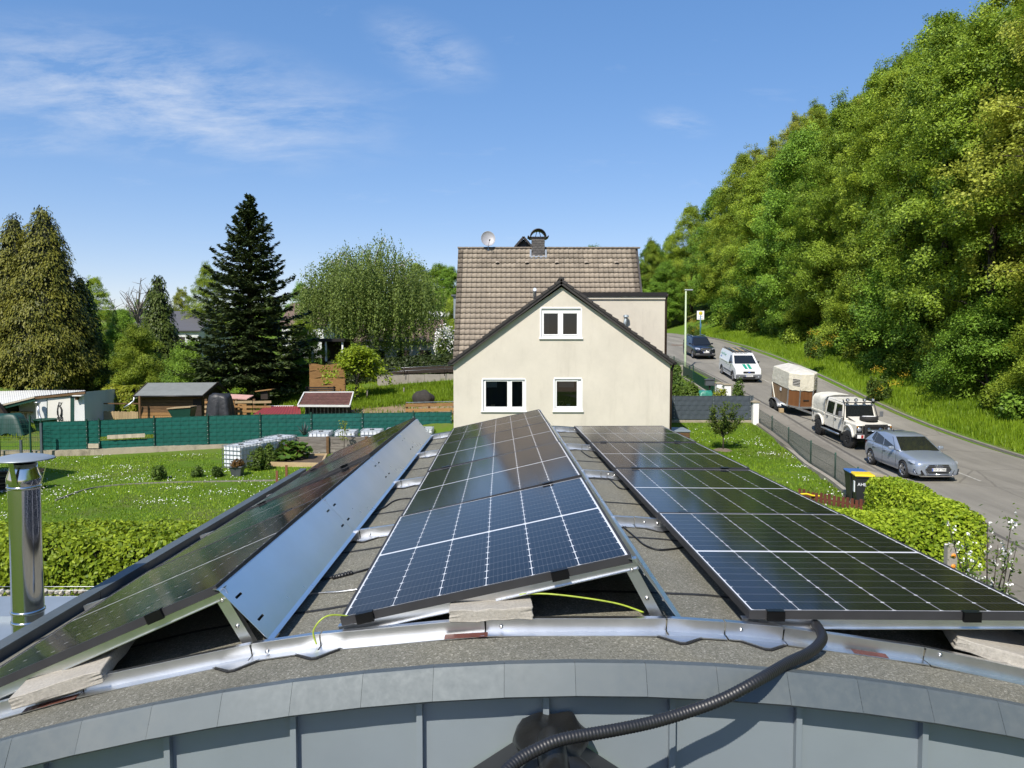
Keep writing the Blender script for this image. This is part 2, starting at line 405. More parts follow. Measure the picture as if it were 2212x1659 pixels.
def tile_mat(name, c0, c1, lichen=.5):
    t = NT(name); oi = t.n.new('ShaderNodeObjectInfo'); co = t.coords('Object'); g = t.n.new('ShaderNodeNewGeometry')
    n = t.noise(g.outputs['Position'], .9, 6, .7); f = t.noise(g.outputs['Position'], 9, 5, .75)
    c = t.ramp(f, [(.25, c0), (.75, c1)])
    c = t.mix(1., c, t.ramp(n, [(.3, (.78, .77, .76)), (.7, (1.12, 1.1, 1.06))]), 'MULTIPLY')
    rr = t.n.new('ShaderNodeNewGeometry')
    h = t.n.new('ShaderNodeHueSaturation'); t.link(t.math('ADD', t.math('MULTIPLY', rr.outputs['Random Per Island'], .34), .83), h.inputs['Value']); t.link(c, h.inputs['Color']); c = h.outputs[0]
    sp = t.noise(g.outputs['Position'], 5.2, 3, .6)
    c = t.mix(t.ramp(sp, [(.70, (0, 0, 0)), (.74, (lichen,) * 3)]), c, (.45, .43, .37))
    t.set(color=c, rough=.85, spec=.3); t.bump(f, .3, .01); return t.mat
M['tile'] = tile_mat('roof_tile', (.205, .172, .137), (.385, .330, .265))
M['tile_verge'] = tile_mat('verge_tile', (.060, .048, .040), (.24, .205, .165), .7)
M['tile_dark'] = simple('verge_dark', (.032, .027, .025), .55, var=.3, scale=8, objvar=.2)
M['slate'] = simple('slate', (.060, .054, .050), .6, var=.35, scale=7, objvar=.18)
M['metal_dark'] = simple('metal_dark', (.028, .025, .024), .45, .5, var=.2)
M['brown_pipe'] = simple('brown_pipe', (.045, .028, .020), .45, .3, var=.3)
M['dish'] = simple('dish', (.34, .34, .36), .45, .1, var=.06)
def glass(name='window_glass', tint=(.02, .025, .03)):
    t = NT(name); n, l = t.n, t.l; n.remove(t.p)
    tr = n.new('ShaderNodeBsdfTransparent'); tr.inputs[0].default_value = (.40, .46, .50, 1)
    gl = n.new('ShaderNodeBsdfGlossy'); gl.inputs['Roughness'].default_value = .015
    fr = n.new('ShaderNodeFresnel'); fr.inputs[0].default_value = 1.55
    mx_ = n.new('ShaderNodeMixShader'); l.new(t.math('MULTIPLY', fr.outputs[0], 1.6), mx_.inputs[0]); l.new(tr.outputs[0], mx_.inputs[1]); l.new(gl.outputs[0], mx_.inputs[2])
    l.new(mx_.outputs[0], t.out.inputs[0]); return t.mat
M['glass'] = glass()
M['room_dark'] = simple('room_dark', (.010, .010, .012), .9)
M['blind'] = simple('blind', (.40, .40, .36), .8, var=.05)
M['curtain'] = simple('curtain', (.05, .05, .055), .9, var=.3, scale=8)
def wood(name, a, b, sc=3., vs_=(1, 1, 8), rough=.75, objvar=.15):
    t = NT(name); n = t.noise(t.coords('Object', vs_), sc, 6, .65, .4); c = t.ramp(n, [(.28, a), (.72, b)])
    oi = t.n.new('ShaderNodeObjectInfo'); h = t.n.new('ShaderNodeHueSaturation'); t.link(t.math('ADD', t.math('MULTIPLY', oi.outputs['Random'], 2 * objvar), 1 - objvar), h.inputs['Value']); t.link(c, h.inputs['Color'])
    t.set(color=h.outputs[0], rough=rough, spec=.3); t.bump(n, .3, .01); return t.mat
M['wood_brown'] = wood('wood_brown', (.075, .042, .020), (.17, .098, .045))
M['wood_warm'] = wood('wood_warm', (.20, .105, .038), (.36, .205, .080))
M['wood_pale'] = wood('wood_pale', (.30, .22, .115), (.44, .33, .19))
M['wood_grey'] = wood('wood_grey', (.105, .090, .076), (.27, .245, .215), 2.4, (1, 1, 9))
M['wood_dark'] = wood('wood_dark', (.022, .016, .012), (.05, .037, .027))
M['wood_red'] = wood('wood_red', (.075, .022, .014), (.15, .048, .028))
M['bark'] = simple('bark', (.060, .048, .036), .95, var=.4, scale=5, bump=.8, bscale=16, bdist=.04, vscale=(1, 1, .25))
M['bark_birch'] = simple('bark_birch', (.40, .39, .35), .85, var=.55, scale=5)
M['twig'] = simple('twig', (.16, .14, .12), .9, var=.25, scale=3)
def leaf(name, dark, light, trans=.32, hue=.009, val=.18, rough=.5):
    """leaves: each leaf has a tone of its own, each plant a slight shift, and some light comes through"""
    t = NT(name); a = t.n.new('ShaderNodeAttribute'); a.attribute_name = 'rnd'; oi = t.n.new('ShaderNodeObjectInfo')
    c = t.ramp(a.outputs['Fac'], [(0., dark), (1., light)])
    h = t.n.new('ShaderNodeHueSaturation'); t.link(c, h.inputs['Color'])
    t.link(t.math('ADD', t.math('MULTIPLY', oi.outputs['Random'], 2 * hue), .5 - hue), h.inputs['Hue'])
    t.link(t.math('ADD', t.math('MULTIPLY', t.math('FRACT', t.math('MULTIPLY', oi.outputs['Random'], 7.31)), 2 * val), 1 - val), h.inputs['Value'])
    t.set(color=h.outputs[0], rough=rough, spec=.22)
    tr = t.n.new('ShaderNodeBsdfTranslucent'); h2 = t.n.new('ShaderNodeHueSaturation'); h2.inputs['Value'].default_value = 1.5; h2.inputs['Hue'].default_value = .485; t.link(h.outputs[0], h2.inputs['Color']); t.link(h2.outputs[0], tr.inputs[0])
    mx_ = t.n.new('ShaderNodeMixShader'); mx_.inputs[0].default_value = trans; t.link(t.p.outputs[0], mx_.inputs[1]); t.link(tr.outputs[0], mx_.inputs[2]); t.link(mx_.outputs[0], t.out.inputs[0])
    return t.mat
M['leaf_beech'] = leaf('leaf_beech', (.078, .138, .011), (.365, .470, .050))
M['leaf_oak'] = leaf('leaf_oak', (.125, .155, .014), (.420, .450, .070))
M['leaf_deep'] = leaf('leaf_deep', (.060, .128, .013), (.255, .410, .048))
M['leaf_hedge'] = leaf('leaf_hedge', (.115, .190, .010), (.400, .500, .036), .28)
M['leaf_acer'] = leaf('leaf_acer', (.120, .190, .008), (.330, .420, .030))
M['leaf_fir'] = leaf('leaf_fir', (.017, .029, .010), (.062, .082, .022), .08)
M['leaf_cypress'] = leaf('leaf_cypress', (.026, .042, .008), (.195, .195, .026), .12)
M['leaf_thuja'] = leaf('leaf_thuja', (.018, .042, .008), (.090, .125, .020), .12)
M['leaf_birch'] = leaf('leaf_birch', (.075, .115, .022), (.225, .290, .070), .35)
M['leaf_yew'] = leaf('leaf_yew', (.014, .030, .008), (.062, .090, .018), .1)
M['leaf_laurel'] = leaf('leaf_laurel', (.10, .14, .01), (.28, .30, .025))
M['leaf_shrub'] = leaf('leaf_shrub', (.040, .080, .012), (.150, .215, .036))
M['leaf_grass'] = leaf('leaf_grass', (.095, .165, .006), (.250, .350, .022), .3)
M['leaf_grey'] = leaf('leaf_grey', (.075, .105, .10), (.19, .235, .225), .1)
M['petal'] = simple('petal', (.80, .79, .76), .6, var=.05)
M['petal_pink'] = simple('petal_pink', (.80, .62, .60), .6, var=.1)
M['petal_yellow'] = simple('petal_yellow', (.62, .42, .02), .6, var=.2)
# ================================================================== ground, road, pavement
def smooth_interp(x, xs, ys):
    """piecewise cubic (Catmull-Rom) through the given points"""
    xs = np.asarray(xs, float); ys = np.asarray(ys, float); x = np.asarray(x, float)
    m = np.gradient(ys, xs); i = np.clip(np.searchsorted(xs, x) - 1, 0, len(xs) - 2)
    h = xs[i + 1] - xs[i]; t = np.clip((x - xs[i]) / h, 0, 1)
    return ((2*t**3 - 3*t**2 + 1) * ys[i] + (t**3 - 2*t**2 + t) * h * m[i] + (-2*t**3 + 3*t**2) * ys[i+1] + (t**3 - t**2) * h * m[i+1])
RY = [-60, -20, 10, 20, 28, 36, 41, 46, 52, 61, 75, 90, 120, 200, 600]
RH = [-7.2, -6.1, -5.55, -5.3, -5.0, -4.62, -4.18, -3.55, -2.62, -1.35, .15, 1.35, 2.6, 4.2, 6]
def Hr(Y): return EYE + smooth_interp(Y, RY, RH)
LY = [-60, 0, 20, 29, 36, 43, 52, 61, 75, 85, 600]; LX = [6, 11.6, 13.2, 14.2, 14.9, 15.3, 14.7, 13.7, 12.2, 10.5, 10]
QY = [-60, 0, 20, 33, 60, 75, 85, 95, 600]; QX = [15, 20.2, 21.6, 22, 22.2, 22.2, 21.7, 20.4, 20]
def Lx(Y): return smooth_interp(Y, LY, LX)          # near kerb
def Qx(Y): return smooth_interp(Y, QY, QX)          # far kerb
TY = [-60, 0, 20, 31, 36.9, 39.0, 41.5, 44, 47.5, 50.6, 51.2, 60, 80, 120, 600]
TX = [-150, -40, -20, -10, -4, 9]
TH = np.array([
    [-5.6, -5.6, -5.6, -5.6, -5.6, -6.2], [-5.4, -5.4, -5.4, -5.4, -5.4, -5.6], [-5.42, -5.42, -5.38, -5.35, -5.35, -5.25], [-5.4, -5.4, -5.33, -5.30, -5.1, -4.85],
    [-5.3, -5.3, -5.25, -5.08, -4.9, -4.55], [-4.9, -4.9, -4.85, -4.3, -3.7, -4.3], [-4.6, -4.6, -4.55, -3.9, -3.38, -4.1], [-4.5, -4.5, -4.4, -3.6, -3.1, -3.8], [-4.2, -4.2, -4.1, -3.3, -2.82, -3.4],
    [-3.8, -3.8, -3.7, -2.9, -2.42, -2.9], [-3.7, -3.7, -3.6, -2.5, -2.0, -2.8], [-2.6, -2.6, -2.2, -1.7, -1.5, -1.4], [-1.5, -1.5, -1.0, -.5, .0, .3], [.6, .6, 1., 1.5, 2., 2.5], [6, 6, 6, 6, 6, 6]])
def left_h(X, Y):
    X = np.asarray(X, float); Y = np.asarray(Y, float)
    j = np.clip(np.searchsorted(TX, X) - 1, 0, len(TX) - 2); i = np.clip(np.searchsorted(TY, Y) - 1, 0, len(TY) - 2)
    tx = np.clip((X - np.take(TX, j)) / (np.take(TX, j + 1) - np.take(TX, j)), 0, 1); ty = np.clip((Y - np.take(TY, i)) / (np.take(TY, i + 1) - np.take(TY, i)), 0, 1)
    return EYE + (TH[i, j] * (1 - tx) + TH[i, j + 1] * tx) * (1 - ty) + (TH[i + 1, j] * (1 - tx) + TH[i + 1, j + 1] * tx) * ty
def ground(X, Y):
    """height of the ground (lawn, verge, hillside) at X, Y"""
    X = np.asarray(X, float); Y = np.asarray(Y, float)
    hr = Hr(Y); t = np.clip((X - 6 + 11 * np.clip((Y - 58) / 14, 0, 1)) / 4.5, 0, 1); t = t * t * (3 - 2 * t)
    h = left_h(np.minimum(X, 9), Y) * (1 - t) + (hr + .06) * t
    d = X - Qx(Y)
    hill = np.where(d < .4, 0.12, np.where(d < 4, .12 + .22 * (d - .4), .91 + .50 * (d - 4))); hill = np.where(d > 60, .91 + 28 + .1 * (d - 60), hill)
    h = np.where(d > 0, hr + hill, h)
    inroad = ((X > Lx(Y) - 2.2) | ((X > 1) & (Y > 73.5) & (Y < 103))) & (d < 0) & (Y < 110)
    h = np.where(inroad, hr - .10, h)
    far = np.clip((Y - 108) / 30, 0, 1)
    return h + far * far * 6
def g(X, Y): return float(ground(X, Y))
def G(px, py, lift=0.):
    """where the view ray through px, py meets the ground"""
    d = ray(px, py); o = Vector((0, 0, EYE)); t = 8.
    while t < 400:
        p = o + d * t
        if p.z <= g(p.x, p.y) + lift: break
        t += .05
    return o + d * t
def road_z(X, Y): return float(Hr(Y)) + .02
def GR(px, py):
    """where the view ray meets the road surface"""
    d = ray(px, py); o = Vector((0, 0, EYE)); t = 8.
    while t < 300:
        p = o + d * t
        if p.z <= road_z(p.x, p.y): break
        t += .03
    return o + d * t

def grid_mesh(name, xs, ys, zf, mat):
    XX, YY = np.meshgrid(xs, ys); ZZ = zf(XX, YY); V = np.stack([XX, YY, ZZ], -1).reshape(-1, 3); nx, ny = len(xs), len(ys)
    a = (np.arange(ny - 1)[:, None] * nx + np.arange(nx - 1)[None, :]).ravel()
    return fast_mesh(name, V, np.stack([a, a + 1, a + 1 + nx, a + nx], 1), mat, smooth=True)
xs = np.unique(np.concatenate([np.arange(-150, -40, 8), np.arange(-40, 48, .8), np.arange(48, 130, 4), np.arange(130, 700, 40)]))
ys = np.unique(np.concatenate([np.arange(-60, 0, 6), np.arange(0, 112, .8), np.arange(112, 200, 5), np.arange(200, 900, 40)]))
terrain = obj('ground', grid_mesh('ground', xs, ys, ground, M['lawn'])); tag(terrain, 'green lawn and rough grass over the gardens and the hillside', None, None, 'structure')

# the road: one sheet between the two kerbs, dropping towards the camera
def strip(name, ys_, xa, xb, zf, mat, nx=6):
    V = []; F = []
    for y in ys_:
        for k in range(nx):
            x = xa(y) + (xb(y) - xa(y)) * k / (nx - 1); V.append((x, y, zf(x, y)))
    for i in range(len(ys_) - 1):
        for k in range(nx - 1): F.append((i * nx + k, i * nx + k + 1, (i + 1) * nx + k + 1, (i + 1) * nx + k))
    return obj(name, fast_mesh(name, V, F, mat, smooth=True))
yy = list(np.arange(-40, 116, 1.5))
o = strip('road', yy, lambda y: float(Lx(y)), lambda y: float(Qx(y)) if y < 84 else float(Qx(y)) - .0, lambda x, y: float(Hr(y)), M['asphalt'], 8); struct(o)
# the far bend to the left, behind the house
o = strip('road_bend', list(np.arange(74, 104, 2.)), lambda y: 1., lambda y: float(Lx(y)), lambda x, y: float(Hr(y)), M['asphalt'], 8); struct(o)
o = strip('pavement', yy[:62], lambda y: float(Lx(y)) - 2.15, lambda y: float(Lx(y)) - .16, lambda x, y: float(Hr(y)) + .10, M['pavement'], 4); struct(o)
V_ = []; 
for y in yy[:62]: x = float(Lx(y)) - 2.15; V_ += [(x, y, float(Hr(y)) + .10), (x - .05, y, float(Hr(y)) - .35)]
o = MB().add(V_, [(2 * i, 2 * i + 2, 2 * i + 3, 2 * i + 1) for i in range(61)]).build('pavement_edge', M['kerb']); struct(o)
# kerbstones, each one a stone of about a metre
def kerb_line(xf, y0, y1, name, zoff, w, side):
    root = thing(name, 'row of grey kerbstones along the ' + side, 'kerb'); root['kind'] = 'structure'; del root['category']
    mb = MB().box((0, 0, 0), (w, .985, .26)); me = mb.mesh('kerbstone', M['kerb']); n = 0
    y = y0
    while y < y1:
        x0, x1 = float(xf(y)), float(xf(y + 1)); a = math.atan2(x1 - x0, 1)
        pz = (float(Hr(y + 1)) - float(Hr(y)))
        k = obj('kerbstone', me, root, ((x0 + x1) / 2, y + .5, float(Hr(y + .5)) + zoff - .13 + random.uniform(-.008, .008)), (math.atan(pz), 0, -a)); y += 1; n += 1
    return root
kerb_line(lambda y: Lx(y) - .08, 8, 72, 'kerb', .105, .16, 'near pavement edge')
kerb_line(lambda y: Qx(y) + .08, 26, 92, 'kerb', .12, .16, 'far side of the road')
# worn centre line and patches on the asphalt
mk = MB()
for k in range(11):
    y0 = 16 + k * 6.2
    for (a, b) in ((y0, y0 + 3.2),):
        xa = lambda y: float(Lx(y)) * .47 + float(Qx(y)) * .53 - .8
        n = 6; pts = [(xa(a + (b - a) * i / n), a + (b - a) * i / n) for i in range(n + 1)]
        for i in range(n):
            (x0, y_0), (x1, y_1) = pts[i], pts[i + 1]; z0, z1 = float(Hr(y_0)) + .005, float(Hr(y_1)) + .005
            mk.quad((x0 - .05, y_0, z0), (x0 + .05, y_0, z0), (x1 + .05, y_1, z1), (x1 - .05, y_1, z1))
mo = mk.build('road_marking', M['road_paint']); tag(mo, 'worn pale dashed line along the middle of the road', None, None, 'structure')
# pale edge line at the far bend
mk = MB(); pr = None
for k in range(22):
    t = k / 21; px = 1440 + 88 * t; py = 724 + 7 * t + 9 * t * t
    p = GR(px, py + 1.5); p.z = float(Hr(p.y)) + .006
    if pr is not None: mk.quad((pr.x, pr.y - .15, pr.z), (p.x, p.y - .15, p.z), (p.x, p.y + .15, p.z), (pr.x, pr.y + .15, pr.z))
    pr = p
mo = mk.build('road_marking', M['road_paint']); tag(mo, 'thin pale edge line at the far bend', None, None, 'structure')
# darker gutter seam along the near kerb
o = strip('gutter', yy[20:75], lambda y: float(Lx(y)) + .01, lambda y: float(Lx(y)) + .33, lambda x, y: float(Hr(y)) + .004, M['patch_dark'], 2); struct(o)
def manhole(px, py, r, label):
    p = GR(px, py); sl = (float(Hr(p.y + .5)) - float(Hr(p.y - .5)))
    t = thing('manhole_cover', label, 'manhole', (p.x, p.y, float(Hr(p.y)) + .004)); t.rotation_euler = (math.atan(sl), 0, 0)
    MB().lathe([(r * 1.75, .0), (r * 1.70, .004), (r, .006)], 24).build('patch_ring', M['manhole_ring'], t)
    MB().lathe([(r, .006), (r * .97, .012), (r * .8, .012), (r * .78, .010), (0, .010)], 24).build('lid', M['manhole_iron'], t)
manhole(1557 + 0, 832, .34, 'round manhole cover with brown ring behind the horse trailer')
manhole(1463, 745, .34, 'round manhole cover on the road far behind the street lamp')
# ================================================================== the barrel-roofed outbuilding with the solar panels
def rz(X): return EYE - 1.068 - .069 * (X - .25) ** 2      # height of the curved roof
XL, XR, YF, YB = -2.78, 3.28, 2.53, 10.2
YAW = R(.87)
shed = thing('outbuilding', 'low outbuilding with curved grey felt roof, zinc edge caps and zinc cladding', 'building', (0.25, 6.3, 0))
sl = Vector((0.25, 6.3, 0))
def sh(mb, name, mat):
    for i in range(len(mb.v)): mb.v[i] = mb.v[i] - sl
    return mb.build(name, mat, shed)
# felt roof
mb = MB(); N = 48
for i in range(N):
    x0 = XL + (XR - XL) * i / N; x1 = XL + (XR - XL) * (i + 1) / N
    for (y0, y1) in ((YF, 4.4), (4.4, 6.3), (6.3, 8.2), (8.2, YB)):
        mb.add([(x0, y0, rz(x0)), (x1, y0, rz(x1)), (x1, y1, rz(x1)), (x0, y1, rz(x0))], [(0, 1, 2, 3)], 0, True)
roof = sh(mb, 'roof', M['felt']); 
# overlapping seams of the felt sheets, running across the roof
for yk in (3.32, 4.31, 5.30, 6.27, 7.25, 8.24, 9.2):
    mb = MB(); pr = None
    for i in range(41):
        x = XL + .02 + (XR - XL - .04) * i / 40; y = yk + .012 * math.sin(x * 5 + yk) + .006 * math.sin(x * 17)
        if pr: mb.quad((pr[0], pr[1] - .009, rz(pr[0]) + .003), (x, y - .009, rz(x) + .003), (x, y + .009, rz(x) + .006), (pr[0], pr[1] + .009, rz(pr[0]) + .006))
        pr = (x, y)
    s_ = sh(mb, 'felt_seam', M['felt_edge'])
# zinc caps along the front edge, one folded sheet after another
seg = .237; x = -2.9 + .03
k = 0
while x < XR:
    x1 = min(x + seg, XR + .03); a, b = x + .0005, x1 - .0005
    mb = MB(); n = 4; dz = 0; dy = random.uniform(-.001, .001)
    prof = [(YF + .045, .006), (YF + .004, .010), (YF - .002, .004), (YF - .048 + dy, -.080), (YF - .043 + dy, -.087), (YF - .036 + dy, -.082)]
    for j in range(len(prof) - 1):
        (y0, h0), (y1, h1) = prof[j], prof[j + 1]
        # straight sheets: the ends lie on the curve
        mb.quad((a, y1, rz(a) + h1 + dz), (b, y1, rz(b) + h1 + dz), (b, y0, rz(b) + h0 + dz), (a, y0, rz(a) + h0 + dz))
    sh(mb, 'edge_cap', M['zinc']); 
    # thin raised joint
    mb = MB(); mb.quad((b - .004, YF - .068, rz(b) - .100), (b + .005, YF - .068, rz(b) - .100), (b + .005, YF - .004, rz(b) + .007), (b - .004, YF - .004, rz(b) + .007))
    x = x1; k += 1
# dark underside of the caps and the wall of zinc trays with standing seams
mb = MB()
for i in range(N):
    x0 = XL + (XR - XL) * i / N; x1 = XL + (XR - XL) * (i + 1) / N
    mb.quad((x0, YF - .040, rz(x0) - .080), (x0, YF + .045, rz(x0) - .066), (x1, YF + .045, rz(x1) - .066), (x1, YF - .040, rz(x1) - .080))
sh(mb, 'soffit', M['zinc_dark'])
YW = YF + .038; x = .115 - .428 * 7
while x < XR:
    a, b = max(x, XL + .01), min(x + .428, XR - .01)
    if b - a > .02:
        mb = MB(); ww = random.uniform(-.002, .002)
        mb.add([(a + .004, YW, 0), (b - .004, YW + ww, 0), (b - .004, YW + ww, rz(b) - .07), ((a + b) / 2, YW + ww / 2 + .002, rz((a + b) / 2) - .07), (a + .004, YW, rz(a) - .07)], [(0, 1, 2, 3, 4)])
        sh(mb, 'wall_sheet', M['zinc_wall'])
    if x > XL: sh(MB().bb((x - .010, YW - .028, 0), (x + .010, YW, rz(x) - .070)), 'standing_seam', M['zinc_wall'])
    x += .428
# upper cover strips tucked under the caps
x = .115 - .428 * 7 + .16
while x < XR:
    a, b = max(x, XL + .01), min(x + .60, XR - .01)
    if b - a > .05:
        mb = MB(); mb.quad((a, YW - .010, rz(a) - .104), (b - .006, YW - .010, rz(b) - .104), (b - .006, YW - .012, rz(b) - .06), (a, YW - .012, rz(a) - .06)); sh(mb, 'cover_strip', M['zinc_wall'])
    x += .60
# side and rear walls, side kerbs of the roof
mb = MB(); mb.quad((XL, YB, 0), (XL, YF + .01, 0), (XL, YF + .01, rz(XL) - .01), (XL, YB, rz(XL) - .01)); mb.quad((XR, YF + .01, 0), (XR, YB, 0), (XR, YB, rz(XR) - .01), (XR, YF + .01, rz(XR) - .01))
mb.add([(XR, YB - .02, 0), (XL, YB - .02, 0)] + [(XL + (XR - XL) * i / 20, YB - .02, rz(XL + (XR - XL) * i / 20) - .01) for i in range(21)], [tuple(range(23))]); sh(mb, 'wall', M['zinc_wall'])
for sx, xe in ((-1, XL), (1, XR)):
    y = YF - .02
    while y < YB:
        y1 = min(y + 2.55, YB); zz = rz(xe); mb = MB()
        hk = .075 if sx < 0 else -.02
        mb.bb((xe - .035, y, zz - .10), (xe + .035, y1 - .006, zz + hk)); e = sh(mb, 'side_kerb', M['zinc_dark'])
        sh(MB().bb((xe - .043, y, zz + hk + .0005), (xe + .041, y1 - .004, zz + hk + .011)), 'kerb_cover', M['zinc']); y = y1
# rear edge
mb = MB()
for i in range(30):
    x0 = XL + (XR - XL) * i / 30; x1 = XL + (XR - XL) * (i + 1) / 30
    mb.quad((x0, YB - .03, rz(x0) + .03), (x1, YB - .03, rz(x1) + .03), (x1, YB + .02, rz(x1) + .03), (x0, YB + .02, rz(x0) + .03)); mb.quad((x0, YB - .03, rz(x0) - .01), (x1, YB - .03, rz(x1) - .01), (x1, YB - .03, rz(x1) + .03), (x0, YB - .03, rz(x0) + .03))
sh(mb, 'rear_edge', M['zinc'])

# ------------------------------------------------------------------ solar panels
PW, PL, PT = 1.134, 1.722, .032
def panel_meshes():
    fr = MB(); b = .0105
    fr.bb((0, 0, -PT), (PW, b, 0)); fr.bb((0, PL - b, -PT), (PW, PL, 0)); fr.bb((0, b, -PT), (b, PL - b, 0)); fr.bb((PW - b, b, -PT), (PW, PL - b, 0))
    frame = fr.mesh('frame', M['panel_frame'])
    bs = MB().bb((b, b, -.006), (PW - b, PL - b, -.0030)).mesh('backsheet', M['backsheet'])
    cw = .1803; gp = (PW - 2 * b - 2 * .0085 - 6 * cw) / 5; cl = .8285
    me = bpy.data.meshes.new('cell_column')
    me.from_pydata([(0, 0, 0), (cw, 0, 0), (cw, cl, 0), (0, cl, 0)], [], [(0, 1, 2, 3)]); uv = me.uv_layers.new()
    for i, c_ in enumerate(((0, 0), (1, 0), (1, 9), (0, 9))): uv.data[i].uv = c_
    me.materials.append(M['cell'])
    pos = []
    for h in (0, 1):
        for c in range(6): pos.append((b + .0085 + c * (cw + gp), b + .0105 + h * (PL - 2 * b - .021 - cl), -.0022))
    cl_ = MB(); cl_.bb((-.033, -.016, -.035), (.033, -.002, .0035)); cl_.bb((-.033, -.016, .0010), (.033, .012, .0040)); clamp = cl_.mesh('end_clamp', M['clamp'])
    mc = MB().bb((-.032, -.030, .0005), (.032, .010, .0050)).mesh('mid_clamp', M['clamp'])
    return frame, bs, me, pos, clamp, mc
FR, BS, CC, CPOS, CLM, MCL = panel_meshes()
_r1 = P(459.3, 1261.9, 2.88); _t1 = R(23.9)
ROWS = [('left', (_r1.x - PW * math.cos(_t1), 2.88, _r1.z - PW * math.sin(_t1)), 23.9), ('middle', tuple(P(734.6, 1335.3, 2.88)), 12.8), ('right', tuple(P(1618.5, 1319.5, 2.88)), -.3)]
NTH = ['nearest the camera', 'second from the camera', 'third from the camera', 'farthest from the camera']
row_M = {}
for rn, org, tilt in ROWS:
    RM = Matrix.Translation(org) @ Matrix.Rotation(YAW, 4, 'Z') @ Matrix.Rotation(-R(tilt), 4, 'Y'); row_M[rn] = RM
    for k in range(4):
        t = thing('solar_panel', 'black framed solar panel, %s in the %s row' % (NTH[k], rn), 'solar panel', group='solar panels on the outbuilding roof')
        wob = Matrix.Rotation(R(random.uniform(-.6, .6)), 4, 'Y') @ Matrix.Rotation(R(random.uniform(-.35, .35)), 4, 'X')
        t.matrix_world = RM @ Matrix.Translation((0, k * (PL + .020), 0)) @ wob
        obj('frame', FR, t); obj('backsheet', BS, t)
        for p in CPOS: obj('cell_column', CC, t, p)
        for cx in (.10, PW - .27) if k == 0 else (.16, PW - .22):
            obj('end_clamp' if k == 0 else 'mid_clamp', CLM if k == 0 else MCL, t, (cx + random.uniform(-.02, .02), 0 if k == 0 else 0, 0))

# ------------------------------------------------------------------ curved base rails of bent aluminium
def base_rail(yc, label, front):
    t = thing('base_rail', label, 'rail', (0.25, yc, rz(.25)), 0, 'curved rails on the roof'); o_ = Vector((.25, yc, rz(.25)))
    xs_ = [-2.62, -2.05, -1.62, -.98, -.72, -.10, .58, .80, 1.02, 1.55, 2.15, 2.75, 3.1] if front else [-2.6, -1.9, -1.15, -.92, -.62, .0, .55, .74, .93, 1.6, 2.3, 3.0]
    for i in range(len(xs_) - 1):
        a, b = xs_[i] + .003, xs_[i + 1] - .003; za, zb = rz(a) + .004 + random.uniform(0, .003), rz(b) + .004 + random.uniform(0, .003); mb = MB()
        A, B = Vector((a, yc, za)) - o_, Vector((b, yc, zb)) - o_
        mb.bar(A + Vector((0, -.022, .002)), B + Vector((0, -.022, .002)), .048, .004)           # foot flange
        mb.bar(A + Vector((0, 0, .026)), B + Vector((0, 0, .026)), .004, .052)                     # upright web
        mb.bar(A + Vector((0, .012, .0515)), B + Vector((0, .012, .0515)), .026, .003)
        mb.build('rail_segment', M['alu'], t)
    for xp in ((-1.02, -.72, .62, .93) if front else (-.88, -.66, .60, .88)):
        s_ = -2 * .069 * (xp - .25); mb = MB()
        mb.prism([(-.085, 0), (.085, 0), (.010, -.060), (-.010, -.060)], 0, .003, 'z'); f = mb.build('foot_plate', M['alu_dull'], t)
        f.location = Vector((xp, yc - .040, rz(xp) + .007)) - o_; f.rotation_euler = (0, -math.atan(s_), 0)
        mp_ = MB(); mp_.prism([(-.094, 0), (.094, 0), (.013, -.070), (-.013, -.070)], 0, .004, 'z'); m2 = mp_.build('rubber_pad', M['black_rubber'], t)
        m2.location = Vector((xp, yc - .038, rz(xp) + .002)) - o_; m2.rotation_euler = (0, -math.atan(s_), 0)
    for xp in xs_[1:-1:2]:
        b_ = MB().lathe([(.007, 0), (.007, .005), (0, .006)], 8).build('bolt', M['steel_bolt'], t); b_.location = Vector((xp + .06, yc - .003, rz(xp) + .03)) - o_; b_.rotation_euler = (R(90), 0, 0)
    return t
for k in range(5):
    base_rail(2.862 + k * (PL + .02) - (.02 if k == 0 else 0) + (0.0 if k < 4 else -.05), ['curved aluminium rail under the near ends of the panels', 'curved aluminium rail under the joint of the first and second panels', 'curved aluminium rail under the joint of the second and third panels', 'curved aluminium rail under the joint of the third and fourth panels', 'curved aluminium rail at the far ends of the panels'][k], k == 0)

